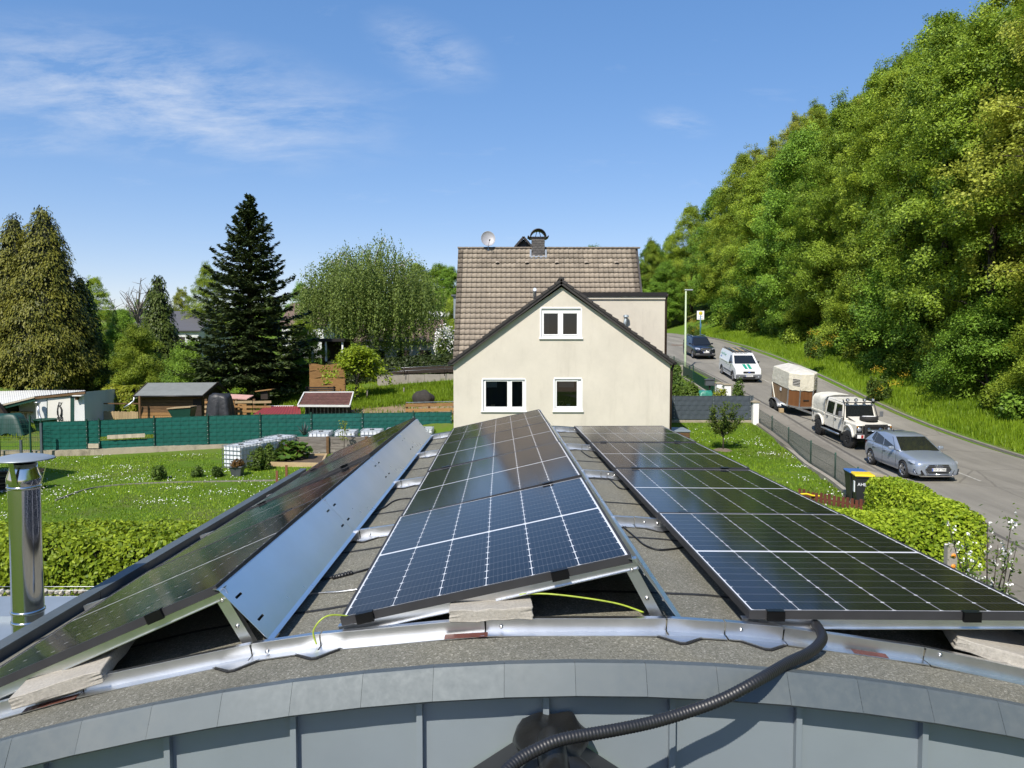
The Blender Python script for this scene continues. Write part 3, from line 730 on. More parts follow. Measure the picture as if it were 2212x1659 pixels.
# ------------------------------------------------------------------ sloping support frames
for rn, org, tilt in ROWS:
    for k in range(5):
        RM = row_M[rn] @ Matrix.Translation((0, k * (PL + .02) + (.012 if k == 0 else -.03), 0))
        t = thing('support_frame', 'aluminium sloping support with leg, %s row, %s' % (rn, ['at the near end', 'first from the near end', 'middle of the five', 'fourth from the near end', 'at the far end'][k]), 'support', group='support frames under the panels')
        t.location = RM @ Vector((0, 0, -PT - .02)); I = Matrix.Translation(-t.location)
        mb = MB(); T = I @ RM
        for (a, b) in (((-.02, -.002, -PT - .0445), (PW + .02, .026, -PT - .0415)), ((-.02, -.002, -PT - .004), (PW + .02, .030, -PT - .001)), ((-.02, .010, -PT - .0415), (PW + .02, .013, -PT - .004))): mb.bb(a, b, 0, T)
        if rn == 'right':    # near plate joining beam and rail on the low side
            pass
        mb.build('beam', M['alu'], t)
        top = RM @ Vector((PW - .012, .012, -PT - .03)); xf = top.x + (.12 if rn != 'right' else .05); foot = Vector((xf, top.y - .004, rz(xf) + .012))
        MB().bar(top - t.location, foot - t.location, .005, .042, 0, (1, 0, 0)).build('leg', M['alu'], t)
        MB().bar(top - t.location + Vector((.016, .02, 0)), foot - t.location + Vector((.016, .02, 0)), .040, .004, 0, (1, 0, 0)).build('leg_flange', M['alu_dull'], t)
        for f_ in (.06, .55, .92):
            p = top.lerp(foot, f_) - t.location; b_ = MB().lathe([(.008, 0), (.008, .005), (0, .006)], 8).build('bolt', M['steel_bolt'], t); b_.location = p + Vector((0, -.003, 0)); b_.rotation_euler = (R(90), 0, 0)
        lo = RM @ Vector((.02, 0, -PT - .025)); b_ = MB().lathe([(.009, 0), (.009, .006), (0, .008)], 8).build('bolt', M['steel_bolt'], t); b_.location = lo - t.location + Vector((-.02, -.004, -.0)); b_.rotation_euler = (R(90), 0, 0)

# ------------------------------------------------------------------ wind deflector sheets on the high side of each row
def deflector(rn, k, label):
    RM = row_M[rn]; y0 = k * (PL + .02) - .01; y1 = y0 + PL + .016
    a = RM @ Vector((PW + .006, y0, -.030)); b = RM @ Vector((PW + .006, y1, -.030))
    off = .185 if rn == 'left' else .16 if rn == 'middle' else .10
    def low(p): x = p.x + off; return Vector((x, p.y, rz(x) + .052))
    c, d = low(a), low(b)
    t = thing('wind_deflector', label, 'metal sheet', a, 0, 'metal sheets behind the panel rows')
    # sheet with four slots: a grid with the slot cells left open
    us = sorted({0, .055, .085, .50, 1 - .085 - .0, 1 - .055, 1}); us = [0, .030, .068, .5, .932, .970, 1]; vs2 = [0, .24, .28, .70, .74, 1]
    mb = MB()
    def pt(u, v): return a.lerp(b, u).lerp(c.lerp(d, u), v) - Vector(t.location)
    for i in range(len(us) - 1):
        for j in range(len(vs2) - 1):
            if i in (1, 4) and j in (1, 3): continue
            mb.quad(pt(us[i], vs2[j]), pt(us[i + 1], vs2[j]), pt(us[i + 1], vs2[j + 1]), pt(us[i], vs2[j + 1]))
    n = (b - a).cross(c - a).normalized()
    f0, f1 = pt(0, 1), pt(1, 1); mb.quad(f0, f1, f1 + Vector((.022, 0, -.004)), f0 + Vector((.022, 0, -.004)))
    f0, f1 = pt(0, 0), pt(1, 0); mb.quad(f0, f1, f1 + Vector((-.02, 0, .004)), f0 + Vector((-.02, 0, .004)))
    o2 = mb.build('sheet', M['backplate'], t)
    m_ = o2.modifiers.new('thickness', 'SOLIDIFY'); m_.thickness = .0015
    for (u, v) in ((.024, .30), (.024, .76), (.976, .30)):
        p = pt(u, v); s_ = MB().lathe([(.008, 0), (.008, .003), (.003, .006), (0, .006)], 8).build('screw', M['steel_bolt'], t); s_.location = p + n * .001; s_.rotation_euler = n.to_track_quat('Z', 'Y').to_euler()
for k in range(4): deflector('left', k, 'shiny slotted metal sheet behind the left panel row, %s' % NTH[k])
for k in range(4): deflector('middle', k, 'shiny slotted metal sheet behind the middle panel row, %s' % NTH[k])

for k in range(4): deflector('right', k, 'shiny slotted metal sheet behind the right panel row, %s' % NTH[k])

# ------------------------------------------------------------------ concrete slabs weighing the frames down
def slab(loc, rot, size, label):
    mb = MB().box((0, 0, 0), size); o_ = mb.build('paving_slab', M['slab']); bm = bmesh.new(); bm.from_mesh(o_.data)
    bmesh.ops.subdivide_edges(bm, edges=bm.edges[:], cuts=5, use_grid_fill=True)
    for v in bm.verts:
        e = sum(abs(abs(v.co[i]) - size[i] / 2) < 1e-4 for i in range(3))
        if e >= 2: v.co += Vector([random.uniform(-.0035, .0035) for _ in range(3)])
    bm.to_mesh(o_.data); bm.free(); o_.location = loc; o_.rotation_euler = rot; bevel(o_, .006, 1)
    return tag(o_, label, 'slab', 'paving slabs on the rails')
def on_roof(X, Y, h=0.): return Vector((X, Y, rz(X) + h))
slab(on_roof(-1.72, 3.02, .082) , (R(3), R(-15), R(8)), (.33, .48, .048), 'concrete paving slab under the left panel row')
slab(on_roof(-.085, 3.02, .082), (0, R(-2), R(2)), (.31, .42, .045), 'concrete paving slab under the middle panel row')
slab(on_roof(1.95, 3.10, .085), (0, R(13), R(-16)), (.36, .48, .05), 'concrete paving slab under the right panel row')
# smears of dark red sealing tape under rails
for (xx, w, lab) in ((-1.72, .20, 'dark red sealing tape below the left slab'), (-.17, .16, 'dark red sealing tape below the middle slab'), (1.33, .13, 'dark red sealing tape on the rail right of the hose')):
    mb = MB(); n = 8
    for i in range(n):
        a = xx - w / 2 + w * i / n; b = xx - w / 2 + w * (i + 1) / n; r1, r2 = random.uniform(.020, .034), random.uniform(.020, .034)
        mb.quad((a, 2.800 - r1 * .4, rz(a) + .009), (b, 2.800 - r2 * .4, rz(b) + .009), (b, 2.822, rz(b) + .014), (a, 2.822, rz(a) + .014))
    tag(mb.build('sealing_tape', M['rust_tape']), lab, 'tape')

# ------------------------------------------------------------------ cables, earth wires, conduit
def spline(pts, n=12):
    pts = [Vector(p) for p in pts]; out = []
    for i in range(len(pts) - 1):
        p0, p1, p2, p3 = pts[max(i - 1, 0)], pts[i], pts[i + 1], pts[min(i + 2, len(pts) - 1)]
        for k in range(n):
            t = k / n; out.append(.5 * ((2 * p1) + (-p0 + p2) * t + (2*p0 - 5*p1 + 4*p2 - p3) * t*t + (-p0 + 3*p1 - 3*p2 + p3) * t**3))
    out.append(pts[-1]); return out
def wire(pts, r, mat, name, label, cat, n=8): return tag(MB().tube(spline(pts, n), r, 7).build(name, mat), label, cat)
wire([on_roof(-.735, 2.84, .02), on_roof(-.745, 2.84, .075), on_roof(-.70, 2.86, .115), on_roof(-.62, 2.90, .09), on_roof(-.5, 2.95, .03)], .0032, M['earth_wire'], 'earth_wire', 'short green and yellow earth wire at the low corner of the middle row', 'wire')
wire([on_roof(-.25, 3.05, .10), on_roof(-.02, 2.93, .118), on_roof(.15, 2.90, .125), on_roof(.38, 2.88, .10), on_roof(.50, 2.88, .065)], .0034, M['earth_wire'], 'earth_wire', 'green and yellow earth wire over the middle slab', 'wire')
def rc(px, py):   # point of the curved roof under a pixel
    d = ray(px, py); o_ = Vector((0, 0, EYE)); t = 1.5
    while t < 14:
        p = o_ + d * t
        if p.z <= rz(p.x): break
        t += .01
    return p + Vector((0, 0, .008))
wire([rc(1345, 1140), rc(1372, 1163), rc(1392, 1180), rc(1420, 1190), rc(1452, 1189), rc(1480, 1184)], .005, M['cable'], 'black_cable', 'black cable on the felt beside the nearest right panel', 'cable')
wire([rc(1290, 1020), rc(1320, 1040), rc(1338, 1056), rc(1362, 1058), rc(1385, 1050)], .005, M['cable'], 'black_cable', 'black cable on the felt beside the second right panel', 'cable')
wire([rc(1255, 975), rc(1268, 985), rc(1280, 990), rc(1300, 990), rc(1316, 983)], .005, M['cable'], 'black_cable', 'black cable on the felt beside the third right panel', 'cable')
wire([rc(800, 1112), rc(830, 1098), rc(850, 1085), rc(875, 1079), rc(905, 1081)], .005, M['cable'], 'black_cable', 'black cable on the felt between the left and middle rows', 'cable')
wire([rc(672, 1262), rc(700, 1254), rc(740, 1246), rc(775, 1238), rc(810, 1228)], .005, M['cable'], 'black_cable', 'black cable with plug connectors on the felt near the middle row', 'cable')
wire([rc(660, 1287), rc(700, 1284), rc(740, 1281), rc(790, 1274)], .0035, M['alu_dull'], 'grey_wire', 'thin grey wire on the felt left of the middle row', 'wire')
a, b = rc(718, 1252), rc(762, 1241)
plug = thing('cable_connector', 'black ribbed plug connector on the felt left of the middle row', 'connector', (a + b) / 2)
MB().tube([a - plug.location, b - plug.location], .011, 8).build('body', M['black_plastic'], plug)
for k in range(7): 
    c_ = a.lerp(b, (k + .5) / 7) - plug.location; d_ = (b - a).normalized() * .004; MB().tube([c_ - d_, c_ + d_], .0145, 8).build('rib', M['black_plastic'], plug)
# corrugated conduit from under the right row, over the edge and down in front of the wall
hp = [P(1750, 1335, 2.98), P(1767, 1356, 2.87), P(1776, 1380, 2.775), P(1752, 1407, 2.68), P(1702, 1432, 2.57), P(1637, 1470, 2.44), P(1561, 1510, 2.40), P(1485, 1538, 2.38), P(1410, 1560, 2.345), P(1328, 1577, 2.30), P(1216, 1597, 2.25), P(1160, 1619, 2.22), P(1112, 1648, 2.18), P(1075, 1690, 2.12), P(1050, 1760, 2.05)]
sp_ = spline(hp, 60); path = [sp_[0]]; 
for p in sp_[1:]:
    while (p - path[-1]).length >= .0028: path.append(path[-1] + (p - path[-1]).normalized() * .0028)
prof = [.0190, .0193, .0183, .0179]
tag(MB().tube(path, [prof[i % 4] for i in range(len(path))], 14).build('conduit', M['hose']), 'black corrugated conduit hanging over the zinc edge in the foreground', 'hose')

# ------------------------------------------------------------------ ridge of the roof the camera looks from, with black membrane
rg = thing('black_roof_ridge', 'black roof ridge with crumpled membrane against the zinc wall at the bottom', 'roof', (.115, 2.2, EYE - 1.3))
mb = MB(); O = Vector(rg.location)
for s_ in (-1, 1):
    A = [Vector((.115, 2.555, EYE - 1.268)), Vector((.115 + s_ * 1.6, 2.555, EYE - 1.268 - 1.6 * .66)), Vector((.115 + s_ * 1.6, -3, EYE - 1.42 - 1.6 * .66)), Vector((.115, -3, EYE - 1.42))]
    mb.quad(*[p - O for p in (A if s_ > 0 else A[::-1])])
mb.build('slope', M['black_plastic'], rg)
mb = MB(); n = 22; m_ = 16; V = []
for j in range(m_ + 1):
    y = 2.55 - .62 * j / m_
    for i in range(n + 1):
        a = math.pi * i / n; w = .105 + .02 * math.sin(j * .9) ; h = .062
        x = .125 - w * math.cos(a); z = EYE - 1.295 + h * math.sin(a) ** .8 - .015 * j / m_
        cr = .005 * math.sin(i * .9 + j * .5) + .005 * math.sin(i * .4 - j * .9 + 1)
        V.append(Vector((x + cr, y + cr * .4, z + cr)) - O)
mb.add(V, [(j * (n + 1) + i, j * (n + 1) + i + 1, (j + 1) * (n + 1) + i + 1, (j + 1) * (n + 1) + i) for j in range(m_) for i in range(n)], 0, True); mb.build('membrane', M['membrane'], rg)
mb = MB(); n = 12                      # grey ridge tile emerging from the membrane
V = []
for y in (2.40, 1.4):
    for i in range(n + 1):
        a = math.pi * i / n; V.append(Vector((.125 - .055 * math.cos(a), y, EYE - 1.285 + .078 * math.sin(a) - (.03 if y < 2 else 0))) - O)
mb.add(V, [(i, i + 1, n + 2 + i, n + 1 + i) for i in range(n)], 0, True); mb.build('ridge_tile', M['membrane'], rg)
# ------------------------------------------------------------------ stainless chimney beside the outbuilding
cp = P(57, 1200, 4.75); ch = thing('steel_chimney', 'shiny stainless steel chimney pipe with round rain hood at the left', 'chimney', (cp.x, cp.y, EYE - 3.2))
zt = lambda py: P(57, py, 4.75).z - (EYE - 3.2)
r = .090
mb = MB(); mb.lathe([(r, 0), (r, zt(1050))], 32).build('pipe', M['stainless'], ch)
for py in (1318, 1340, 1051): 
    z = zt(py); MB().lathe([(r, z - .012), (r + .006, z - .008), (r + .007, z), (r + .006, z + .008), (r, z + .012)], 32).build('clamp_ring', M['stainless'], ch)
MB().lathe([(r, zt(1049)), (r + .006, zt(1046)), (r + .006, zt(1031)), (.078, zt(1013)), (.076, zt(1001)), (.070, zt(1001)), (.070, zt(1030))], 32).build('cone', M['stainless'], ch)
MB().lathe([(.069, zt(1002)), (.069, zt(1060)), (0, zt(1060))], 20).build('flue', M['dark_gap'], ch)
zh = zt(990); MB().lathe([(0, zh + .030), (.06, zh + .027), (.12, zh + .016), (.168, zh + .002), (.175, zh - .006), (.168, zh - .002), (.12, zh + .010), (0, zh + .02)], 40).build('rain_hood', M['zinc_light'], ch)
for a in (-1.52, .35, 2.6):
    c_, s_ = math.cos(a), math.sin(a); MB().bar((c_ * (r + .008), s_ * (r + .008), zt(1040)), (c_ * .135, s_ * .135, zh + .006), .030 if a < 0 else .016, .003, 0, (c_, s_, 0)).build('stay', M['stainless'], ch)
# lower annex with zinc roof at the bottom left
az = lambda py, Y: P(100, py, Y).z
an = thing('zinc_annex', 'flat pale zinc roofed annex beside the steel chimney', 'building', (-5, 6.8, 0))
O = Vector(an.location)
def ab(a, b, name, mat): return MB().bb(Vector(a) - O, Vector(b) - O).build(name, mat, an)
zA = az(1335, 6.92)
ab((-9, 5.2, 0), (-2.86, 7.5, zA - .3), 'wall', M['zinc_wall'])
for k in range(9): ab((-9.0 + k * .69, 5.15, zA - .3), (-9.0 + k * .69 + .68, 6.9, zA - .02 - (k % 2) * .003), 'roof_sheet', M['zinc_light'])
ab((-9, 6.88, zA - .25), (-2.86, 6.96, zA + .03), 'roof_fold', M['zinc_light'])
for k in range(7): ab((-9.0 + k * .88, 6.96, zA - .3), (-9.0 + k * .88 + .872, 7.48, zA + .015 + (k % 2) * .003), 'edge_sheet', M['zinc_light'])
# gabion basket of pale stones behind the annex
gp_ = P(150, 1270, 12.4); zG = gp_.z
gb = thing('gabion', 'low wire basket filled with pale stones below the left hedge', 'gabion', (-7.5, 12.4, zG - .9)); O = Vector(gb.location)
st = []
for k in range(4):
    bm = bmesh.new(); bmesh.ops.create_icosphere(bm, subdivisions=1, radius=1)
    for v in bm.verts: v.co *= random.uniform(.72, 1.15)
    me = bpy.data.meshes.new('stone'); bm.to_mesh(me); bm.free(); me.materials.append(simple('stone_%d' % k, [(.40, .36, .29), (.30, .27, .23), (.46, .43, .37), (.34, .29, .22)][k], .9, var=.25, scale=3, objvar=.25)); st.append(me)
ns = 0
for row in range(3):
    x = -11.5 + random.uniform(0, .05)
    while x < -3.6:
        s_ = random.uniform(.045, .075); o_ = obj('stone', st[random.randrange(4)], gb, Vector((x, 12.36 + random.uniform(-.03, .05), zG - .06 - row * .10 + random.uniform(-.01, .01))) - O, [random.uniform(0, 6) for _ in range(3)]); o_.scale = (s_, s_, s_ * .85); x += s_ * 1.75; ns += 1
MB().bb((-4, -.02, -.3), (3.9, .5, .55)).build('fill', M['soil'], gb)
for zz in (.90, .80, .70, .60): MB().tube([(-4.1, -.12, zz), (3.95, -.12, zz)], .004, 5).build('wire', M['galv'], gb)
MB().tube([(-4.1, .02, .915), (3.95, .02, .915)], .005, 5).build('wire', M['galv'], gb)
# ================================================================== the cream gabled house
HY = 33.0
hb = g(2, 36) - .6
house = thing('cream_house', 'cream rendered house with brown tiled roof and a gable facing the camera', 'house', (2.1, 37.5, hb)); HO = Vector(house.location)
def hp_(px, py, Y=HY): return P(px, py, Y)
def hbuild(mb, name, mat, parent=None):
    for i in range(len(mb.v)): mb.v[i] = Vector(mb.v[i]) - HO
    return mb.build(name, mat, parent or house)
eL, ap, eR = hp_(979.5, 783), hp_(1213, 620), hp_(1447.5, 783)
mb = MB(); mb.prism([(eL.x, hb), (eR.x, hb), (eR.x, eR.z), (ap.x, ap.z), (eL.x, eL.z)], HY, HY + .36, 'y')
for xs_ in ((eL.x, eL.x + .3), (eR.x - .3, eR.x)): hbuild(MB().bb((xs_[0], HY + .361, hb), (xs_[1], 37.5, eL.z)), 'wing_wall', M['plaster'])
wall = hbuild(mb, 'gable_wall', M['plaster'])
WINS = [('upper', (1168, 665), (1255.5, 732), [(862, 970), (1010, 1117)], (750, 910)), ('low', (1042, 818.5), (1135, 889.5), [(415, 580), (617, 697)], (1273, 1468)), ('small', (1197, 817.5), (1256.5, 889.5), [(963, 1118)], (1273, 1465))]
cx_ = lambda c: (1700 + c / 1.952) / 1.8228
cy_ = lambda c: (850 + c / 1.952) / 1.8228
cuts = []
for nm, a, b, panes, pv in WINS:
    A, B = hp_(*a), hp_(*b); c = MB().bb((A.x + .03, HY - .5, B.z + .05), (B.x - .03, HY + 3, A.z - .03)); cuts.append(c)
cut(wall, cuts)
for nm, a, b, panes, pv in WINS:
    A, B = hp_(*a), hp_(*b); y = HY + .055
    w = MB(); fz0, fz1 = B.z + .05, A.z - .03; ys = [(hp_(cx_(p[0]), 700).x, hp_(cx_(p[1]), 700).x) for p in panes]; z1, z0 = hp_(0, cy_(pv[0])).z, hp_(0, cy_(pv[1])).z
    # frame: outer and between panes
    x_prev = A.x + .03; edges = []
    w.bb((A.x + .03, y, fz0), (B.x - .03, y + .07, z0)); w.bb((A.x + .03, y, z1), (B.x - .03, y + .07, fz1))
    xs_ = [A.x + .03] + [v for p in ys for v in p] + [B.x - .03]
    for i in range(0, len(xs_), 2): w.bb((xs_[i], y, z0), (xs_[i + 1], y + .07, z1))
    # raised sash profile round each pane
    for (x0, x1) in ys:
        for (p, q) in (((x0 - .055, y - .02, z0 - .055), (x1 + .055, y, z0)), ((x0 - .055, y - .02, z1), (x1 + .055, y, z1 + .055)), ((x0 - .055, y - .02, z0), (x0, y, z1)), ((x1, y - .02, z0), (x1 + .055, y, z1))): w.bb(p, q)
    wo = hbuild(w, 'window', M['pvc_white']); bevel(wo, .008, 1)
    for (x0, x1) in ys: hbuild(MB().quad((x0, y + .030, z0), (x1, y + .030, z0), (x1, y + .030, z1), (x0, y + .030, z1)), 'pane', M['glass'], wo)
    # white surround and sill
    s_ = MB(); t_ = .065
    for (p, q) in (((A.x - .0, HY - .012, A.z - .03), (B.x, HY + .02, A.z + .035)), ((A.x - .035, HY - .012, B.z + .05), (A.x + .03, HY + .02, A.z - .03)), ((B.x - .03, HY - .012, B.z + .05), (B.x + .035, HY + .02, A.z - .03))): s_.bb(p, q)
    hbuild(s_, 'surround', M['pvc_white'], wo)
    hbuild(MB().bb((A.x - .07, HY - .07, B.z - .01), (B.x + .07, HY + .05, B.z + .05)), 'sill', M['pvc_white'], wo)
    # dark room behind
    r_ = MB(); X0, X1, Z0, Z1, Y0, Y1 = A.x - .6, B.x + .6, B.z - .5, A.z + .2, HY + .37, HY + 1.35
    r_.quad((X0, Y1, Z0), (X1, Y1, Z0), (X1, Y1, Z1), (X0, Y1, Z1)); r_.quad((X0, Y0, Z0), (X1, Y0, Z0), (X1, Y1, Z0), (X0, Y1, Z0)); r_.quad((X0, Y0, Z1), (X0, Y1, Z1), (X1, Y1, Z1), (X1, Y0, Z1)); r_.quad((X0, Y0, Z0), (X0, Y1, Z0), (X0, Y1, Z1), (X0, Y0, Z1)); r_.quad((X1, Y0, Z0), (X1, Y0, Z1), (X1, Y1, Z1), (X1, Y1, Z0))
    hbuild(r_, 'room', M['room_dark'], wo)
    if nm != 'upper':
        x0, x1 = ys[0]; d_ = (x1 - x0)
        hbuild(MB().bb((x0 + (.01 if nm == 'low' else .1) * d_, y + .10, z1 - .26), (x0 + (.52 if nm == 'low' else .86) * d_, y + .105, z1 + .02)), 'roller_blind', M['blind'], wo)
    else: hbuild(MB().bb((ys[0][0], y + .12, z0), (ys[0][0] + .22, y + .13, z1)), 'curtain', M['curtain'], wo)
# things on the window sills
pw = hp_(cx_(1050), cy_(1465), HY + .2)
pt = thing('potted_plant', 'small green plant in a white pot behind the small window', 'plant', pw)
MB().lathe([(.05, 0), (.085, .07), (.085, .11), (.06, .11)], 14).build('pot', M['pvc_white'], pt)
hx = hp_(cx_(992), cy_(1465), HY + .2); mb = MB(); hpth = [Vector((.11 * math.sin(a) ** 3, 0, .035 * (3.2 * math.cos(a) - 1.2 * math.cos(2 * a) - .5 * math.cos(3 * a)) + .13)) for a in np.linspace(0, 2 * math.pi, 24)]
mb.tube(hpth, .014, 6); ho = mb.build('heart_ornament', M['wood_pale']); ho.location = hx; tag(ho, 'small wicker heart ornament on the sill of the small window', 'ornament')
bx = hp_(cx_(470), cy_(1462), HY + .2); bo = bevel(MB().bb((-.09, -.05, 0), (.09, .05, .07)).build('small_box', M['wood_pale']), .01); bo.location = bx; tag(bo, 'small pale box on the sill of the wide window', 'box')
# wing roof: slabs, verge tiles, ridge
ro = hp_(1212, 603); rl = hp_(972, 781); rr = hp_(1456, 781)
for (s_, e) in ((-1, rl), (1, rr)):
    d = Vector((e.x - ro.x, 0, e.z - ro.z)); L = d.length; dn = d.normalized(); nn = Vector((-dn.z, 0, dn.x)) * (1 if s_ > 0 else -1)
    A = Vector((ro.x, 0, ro.z)); mb = MB()
    pts = [A - nn * .10, A + d - nn * .10, A + d - nn * .20, A - nn * .20]
    mb.prism([(p.x, p.z) for p in pts], HY - .20, 37.8, 'y'); hbuild(mb, 'wing_roof', M['tile_dark'])
    n = int(L / .33); tm = None
    for k in range(n):
        t0, t1 = (k - .05) / n, (k + 1.0) / n; a, b = A + d * max(t0, 0), A + d * min(t1, 1); mb = MB()
        lift0, lift1 = .028, .0
        pts = [a + nn * (-.11 + .01), b + nn * (-.11 + lift0 - .01), b + nn * (.0 + .035), a + nn * (-.012)]
        mb.prism([(p.x, p.z) for p in pts], HY - .24, HY + .14, 'y'); o_ = hbuild(mb, 'verge_tile', M['tile_dark'])
mb = MB(); V = [];
for y in (HY - .24, 37.5):
    for i in range(9): a = math.pi * i / 8; V.append((ro.x - .13 * math.cos(a), y, ro.z - .03 + .12 * math.sin(a)))
mb.add(V, [(i, i + 1, 10 + i, 9 + i) for i in range(8)], 0, True); mb.add(V[:9], [tuple(range(9))]); hbuild(mb, 'ridge_tile', M['tile_dark'])
# gutters end stubs and downpipe at right
for e, s_ in ((rl, -1), (rr, 1)): hbuild(MB().tube([(e.x + s_ * .02, HY - .2, e.z - .07), (e.x + s_ * .02, 37.5, e.z - .07)], .075, 10), 'gutter', M['metal_dark'])
q0, q1, q2 = hp_(1456, 786), hp_(1452, 800), hp_(1447, 868)
hbuild(MB().tube([Vector((q0.x, HY + .05, q0.z)), Vector((q1.x, HY + .08, q1.z)), Vector((eR.x + .07, HY + .12, q2.z)), Vector((eR.x + .07, HY + .12, hb))], .05, 10), 'downpipe', M['brown_pipe'])
# main roof slope covered with single tiles
rid = P(990, 536, 38.6); ridR = P(1380, 536, 38.6); SL = R(56); dsl = Vector((0, -math.cos(SL), -math.sin(SL))); nsl = Vector((0, -math.sin(SL), math.cos(SL)))
def tile_mesh():
    w, l, n = .262, .36, 8; prof = []
    for i in range(n + 1):
        u = i / n; prof.append((u * w, .028 * max(0, math.sin(math.pi * (u - .42) / .58)) if u > .42 else -.006 * math.sin(math.pi * u / .42)))
    V = []
    for (x, h) in prof: V.append((x, 0, h))
    for (x, h) in prof: V.append((x, -l, h + .060))
    for (x, h) in prof: V.append((x, -l + .006, h + .040))
    m = n + 1
    F = [(i, m + i, m + i + 1, i + 1) for i in range(n)] + [(m + i, 2 * m + i, 2 * m + i + 1, m + i + 1) for i in range(n)]
    mb_ = MB(); mb_.add(V, F, 0, True); return mb_
TM = tile_mesh(); tme = TM.mesh('roof_tile', M['tile']); tmv = TM.mesh('verge_roof_tile', M['tile_verge'])
rot = Matrix((Vector((1, 0, 0)), -dsl, nsl)).transposed().to_4x4()
EX, WT = .305, .238; ncol = int((ridR.x - rid.x) / WT); nrow = int(6.75 / EX)
tiles = []
for r_ in range(nrow):
    for c in range(ncol):
        p = Vector((rid.x + c * WT, 38.6, rid.z)) + dsl * (EX * r_ + .02)
        q = p + dsl * .2; u = 1106 + q.x / q.y * FPX; v = 750 - (q.z - EYE) / q.y * FPX
        rake = 603 + abs(u - 1212) * .735
        vis = v < rake + 4 and not (u > 1262 and v > 640)
        tiles.append((vis, q.y, p, c))
vis = sorted([t for t in tiles if t[0]], key=lambda t: t[1]); own = set(id(t) for t in vis[:296])
rest = MB()
for t in tiles:
    v_, _, p, c = t; vg = c in (0, ncol - 1)
    Mx = Matrix.Translation(p) @ rot @ Matrix.Rotation(R(random.uniform(-.7, .7)), 4, 'Z')
    if id(t) in own:
        o_ = obj('roof_tile', tmv if vg else tme, house); o_.matrix_local = Matrix.Translation(-HO) @ Mx
    else: rest.add(TM.v, TM.f, 1 if vg else 0, True, Mx)
o_ = hbuild(rest, 'upper_roof_tiles', [M['tile'], M['tile_verge']]); o_['kind'] = 'stuff'
mb = MB(); A = Vector((rid.x + .02, 38.6, rid.z)) - nsl * .05; B = Vector((ridR.x - .05, 38.6, rid.z)) - nsl * .05; mb.quad(A + dsl * 6.8, B + dsl * 6.8, B, A); 
mb.quad(A, B, B + Vector((0, 3.8, -5.4)), A + Vector((0, 3.8, -5.4))); hbuild(mb, 'roof_deck', M['tile_dark'])
for k in range(26):
    x0 = rid.x - .03 + k * (ridR.x - rid.x + .06) / 26; mb = MB(); V = []
    for xx, sc in ((x0, 1.), (x0 + .38, .9)):
        for i in range(7): a = math.pi * i / 6; V.append((xx, 38.6 - .12 * sc * math.cos(a), rid.z - .02 + .09 * sc * math.sin(a)))
    mb.add(V, [(i, 7 + i, 8 + i, 1 + i) for i in range(6)], 0, True); hbuild(mb, 'ridge_tile', M['tile_verge'])
# vent tiles
for cxp in (505, 735, 967, 1197, 1430):
    q = P(cx_(cxp), cy_(345), 37.6); s0 = (q.z - rid.z) / dsl.z; p = Vector((q.x, 38.6, rid.z)) + dsl * s0 + nsl * .04
    mb = MB(); V = []
    for j, (yy_, h) in enumerate(((-.02, .01), (.16, .11), (.18, .0))):
        for i in range(7): a = math.pi * i / 6; V.append(p + Vector((-.11 * math.cos(a), 0, 0)) + dsl * yy_ + nsl * (h * math.sin(a) if j < 2 else 0))
    mb.add(V[:14], [(i, 7 + i, 8 + i, 1 + i) for i in range(6)], 0, True); vt = hbuild(mb, 'vent_tile', M['tile']); hbuild(MB().add([v - dsl * .012 for v in V[7:14]], [tuple(range(7))]), 'vent_opening', M['dark_gap'], vt)
# main walls and the flat-roofed dormer
mw = MB(); zE = rid.z + dsl.z * 6.6; mw.prism([(35.15, hb), (42.2, hb), (42.2, zE), (38.6, rid.z - .25), (35.15, zE)], rid.x + .22, ridR.x - .25, 'x'); hbuild(mw, 'main_wall', M['plaster'])
DY = 34.5; dT = P(1300, 641, DY).z; dR = PX(1435, DY)
hbuild(MB().bb((1.6, DY, hb), (dR, 38.3, dT)), 'dormer_wall', M['plaster_dormer'])
hbuild(MB().bb((1.4, DY - .12, dT), (dR + .07, 38.4, dT + .19)), 'flat_roof_edge', M['metal_dark'])
hbuild(MB().bb((1.4, DY - .07, dT - .11), (dR + .01, DY - .004, dT - .004)), 'fascia', M['plaster_dormer'])
dx = dR + .06; hbuild(MB().tube([(dx + .04, DY - .05, dT + .12), (dx, DY + .02, dT - .10), (dx - .0, DY + .05, dT - .3), (dx, DY + .05, hb)], .055, 10), 'downpipe', M['brown_pipe'])
pv = P(cx_(1484), cy_(830), 34.3); hbuild(MB().tube([pv - Vector((.03, 0, .3)), pv, pv + Vector((.05, 0, .3))], .075, 12), 'vent_pipe', M['zinc_wall']); hbuild(MB().lathe([(.13, 0), (.12, .1), (0, .12)], 12, M=Matrix.Translation(pv + Vector((.05, 0, .29)))), 'vent_cowl', M['zinc_wall'])
pv = P(cx_(791), cy_(605), 36.0); hbuild(MB().tube([pv - Vector((0, 0, .2)), pv + Vector((0, 0, .12)), pv + Vector((0, -.05, .20)), pv + Vector((0, -.16, .22))], .085, 10), 'vent_hood', M['galv'])
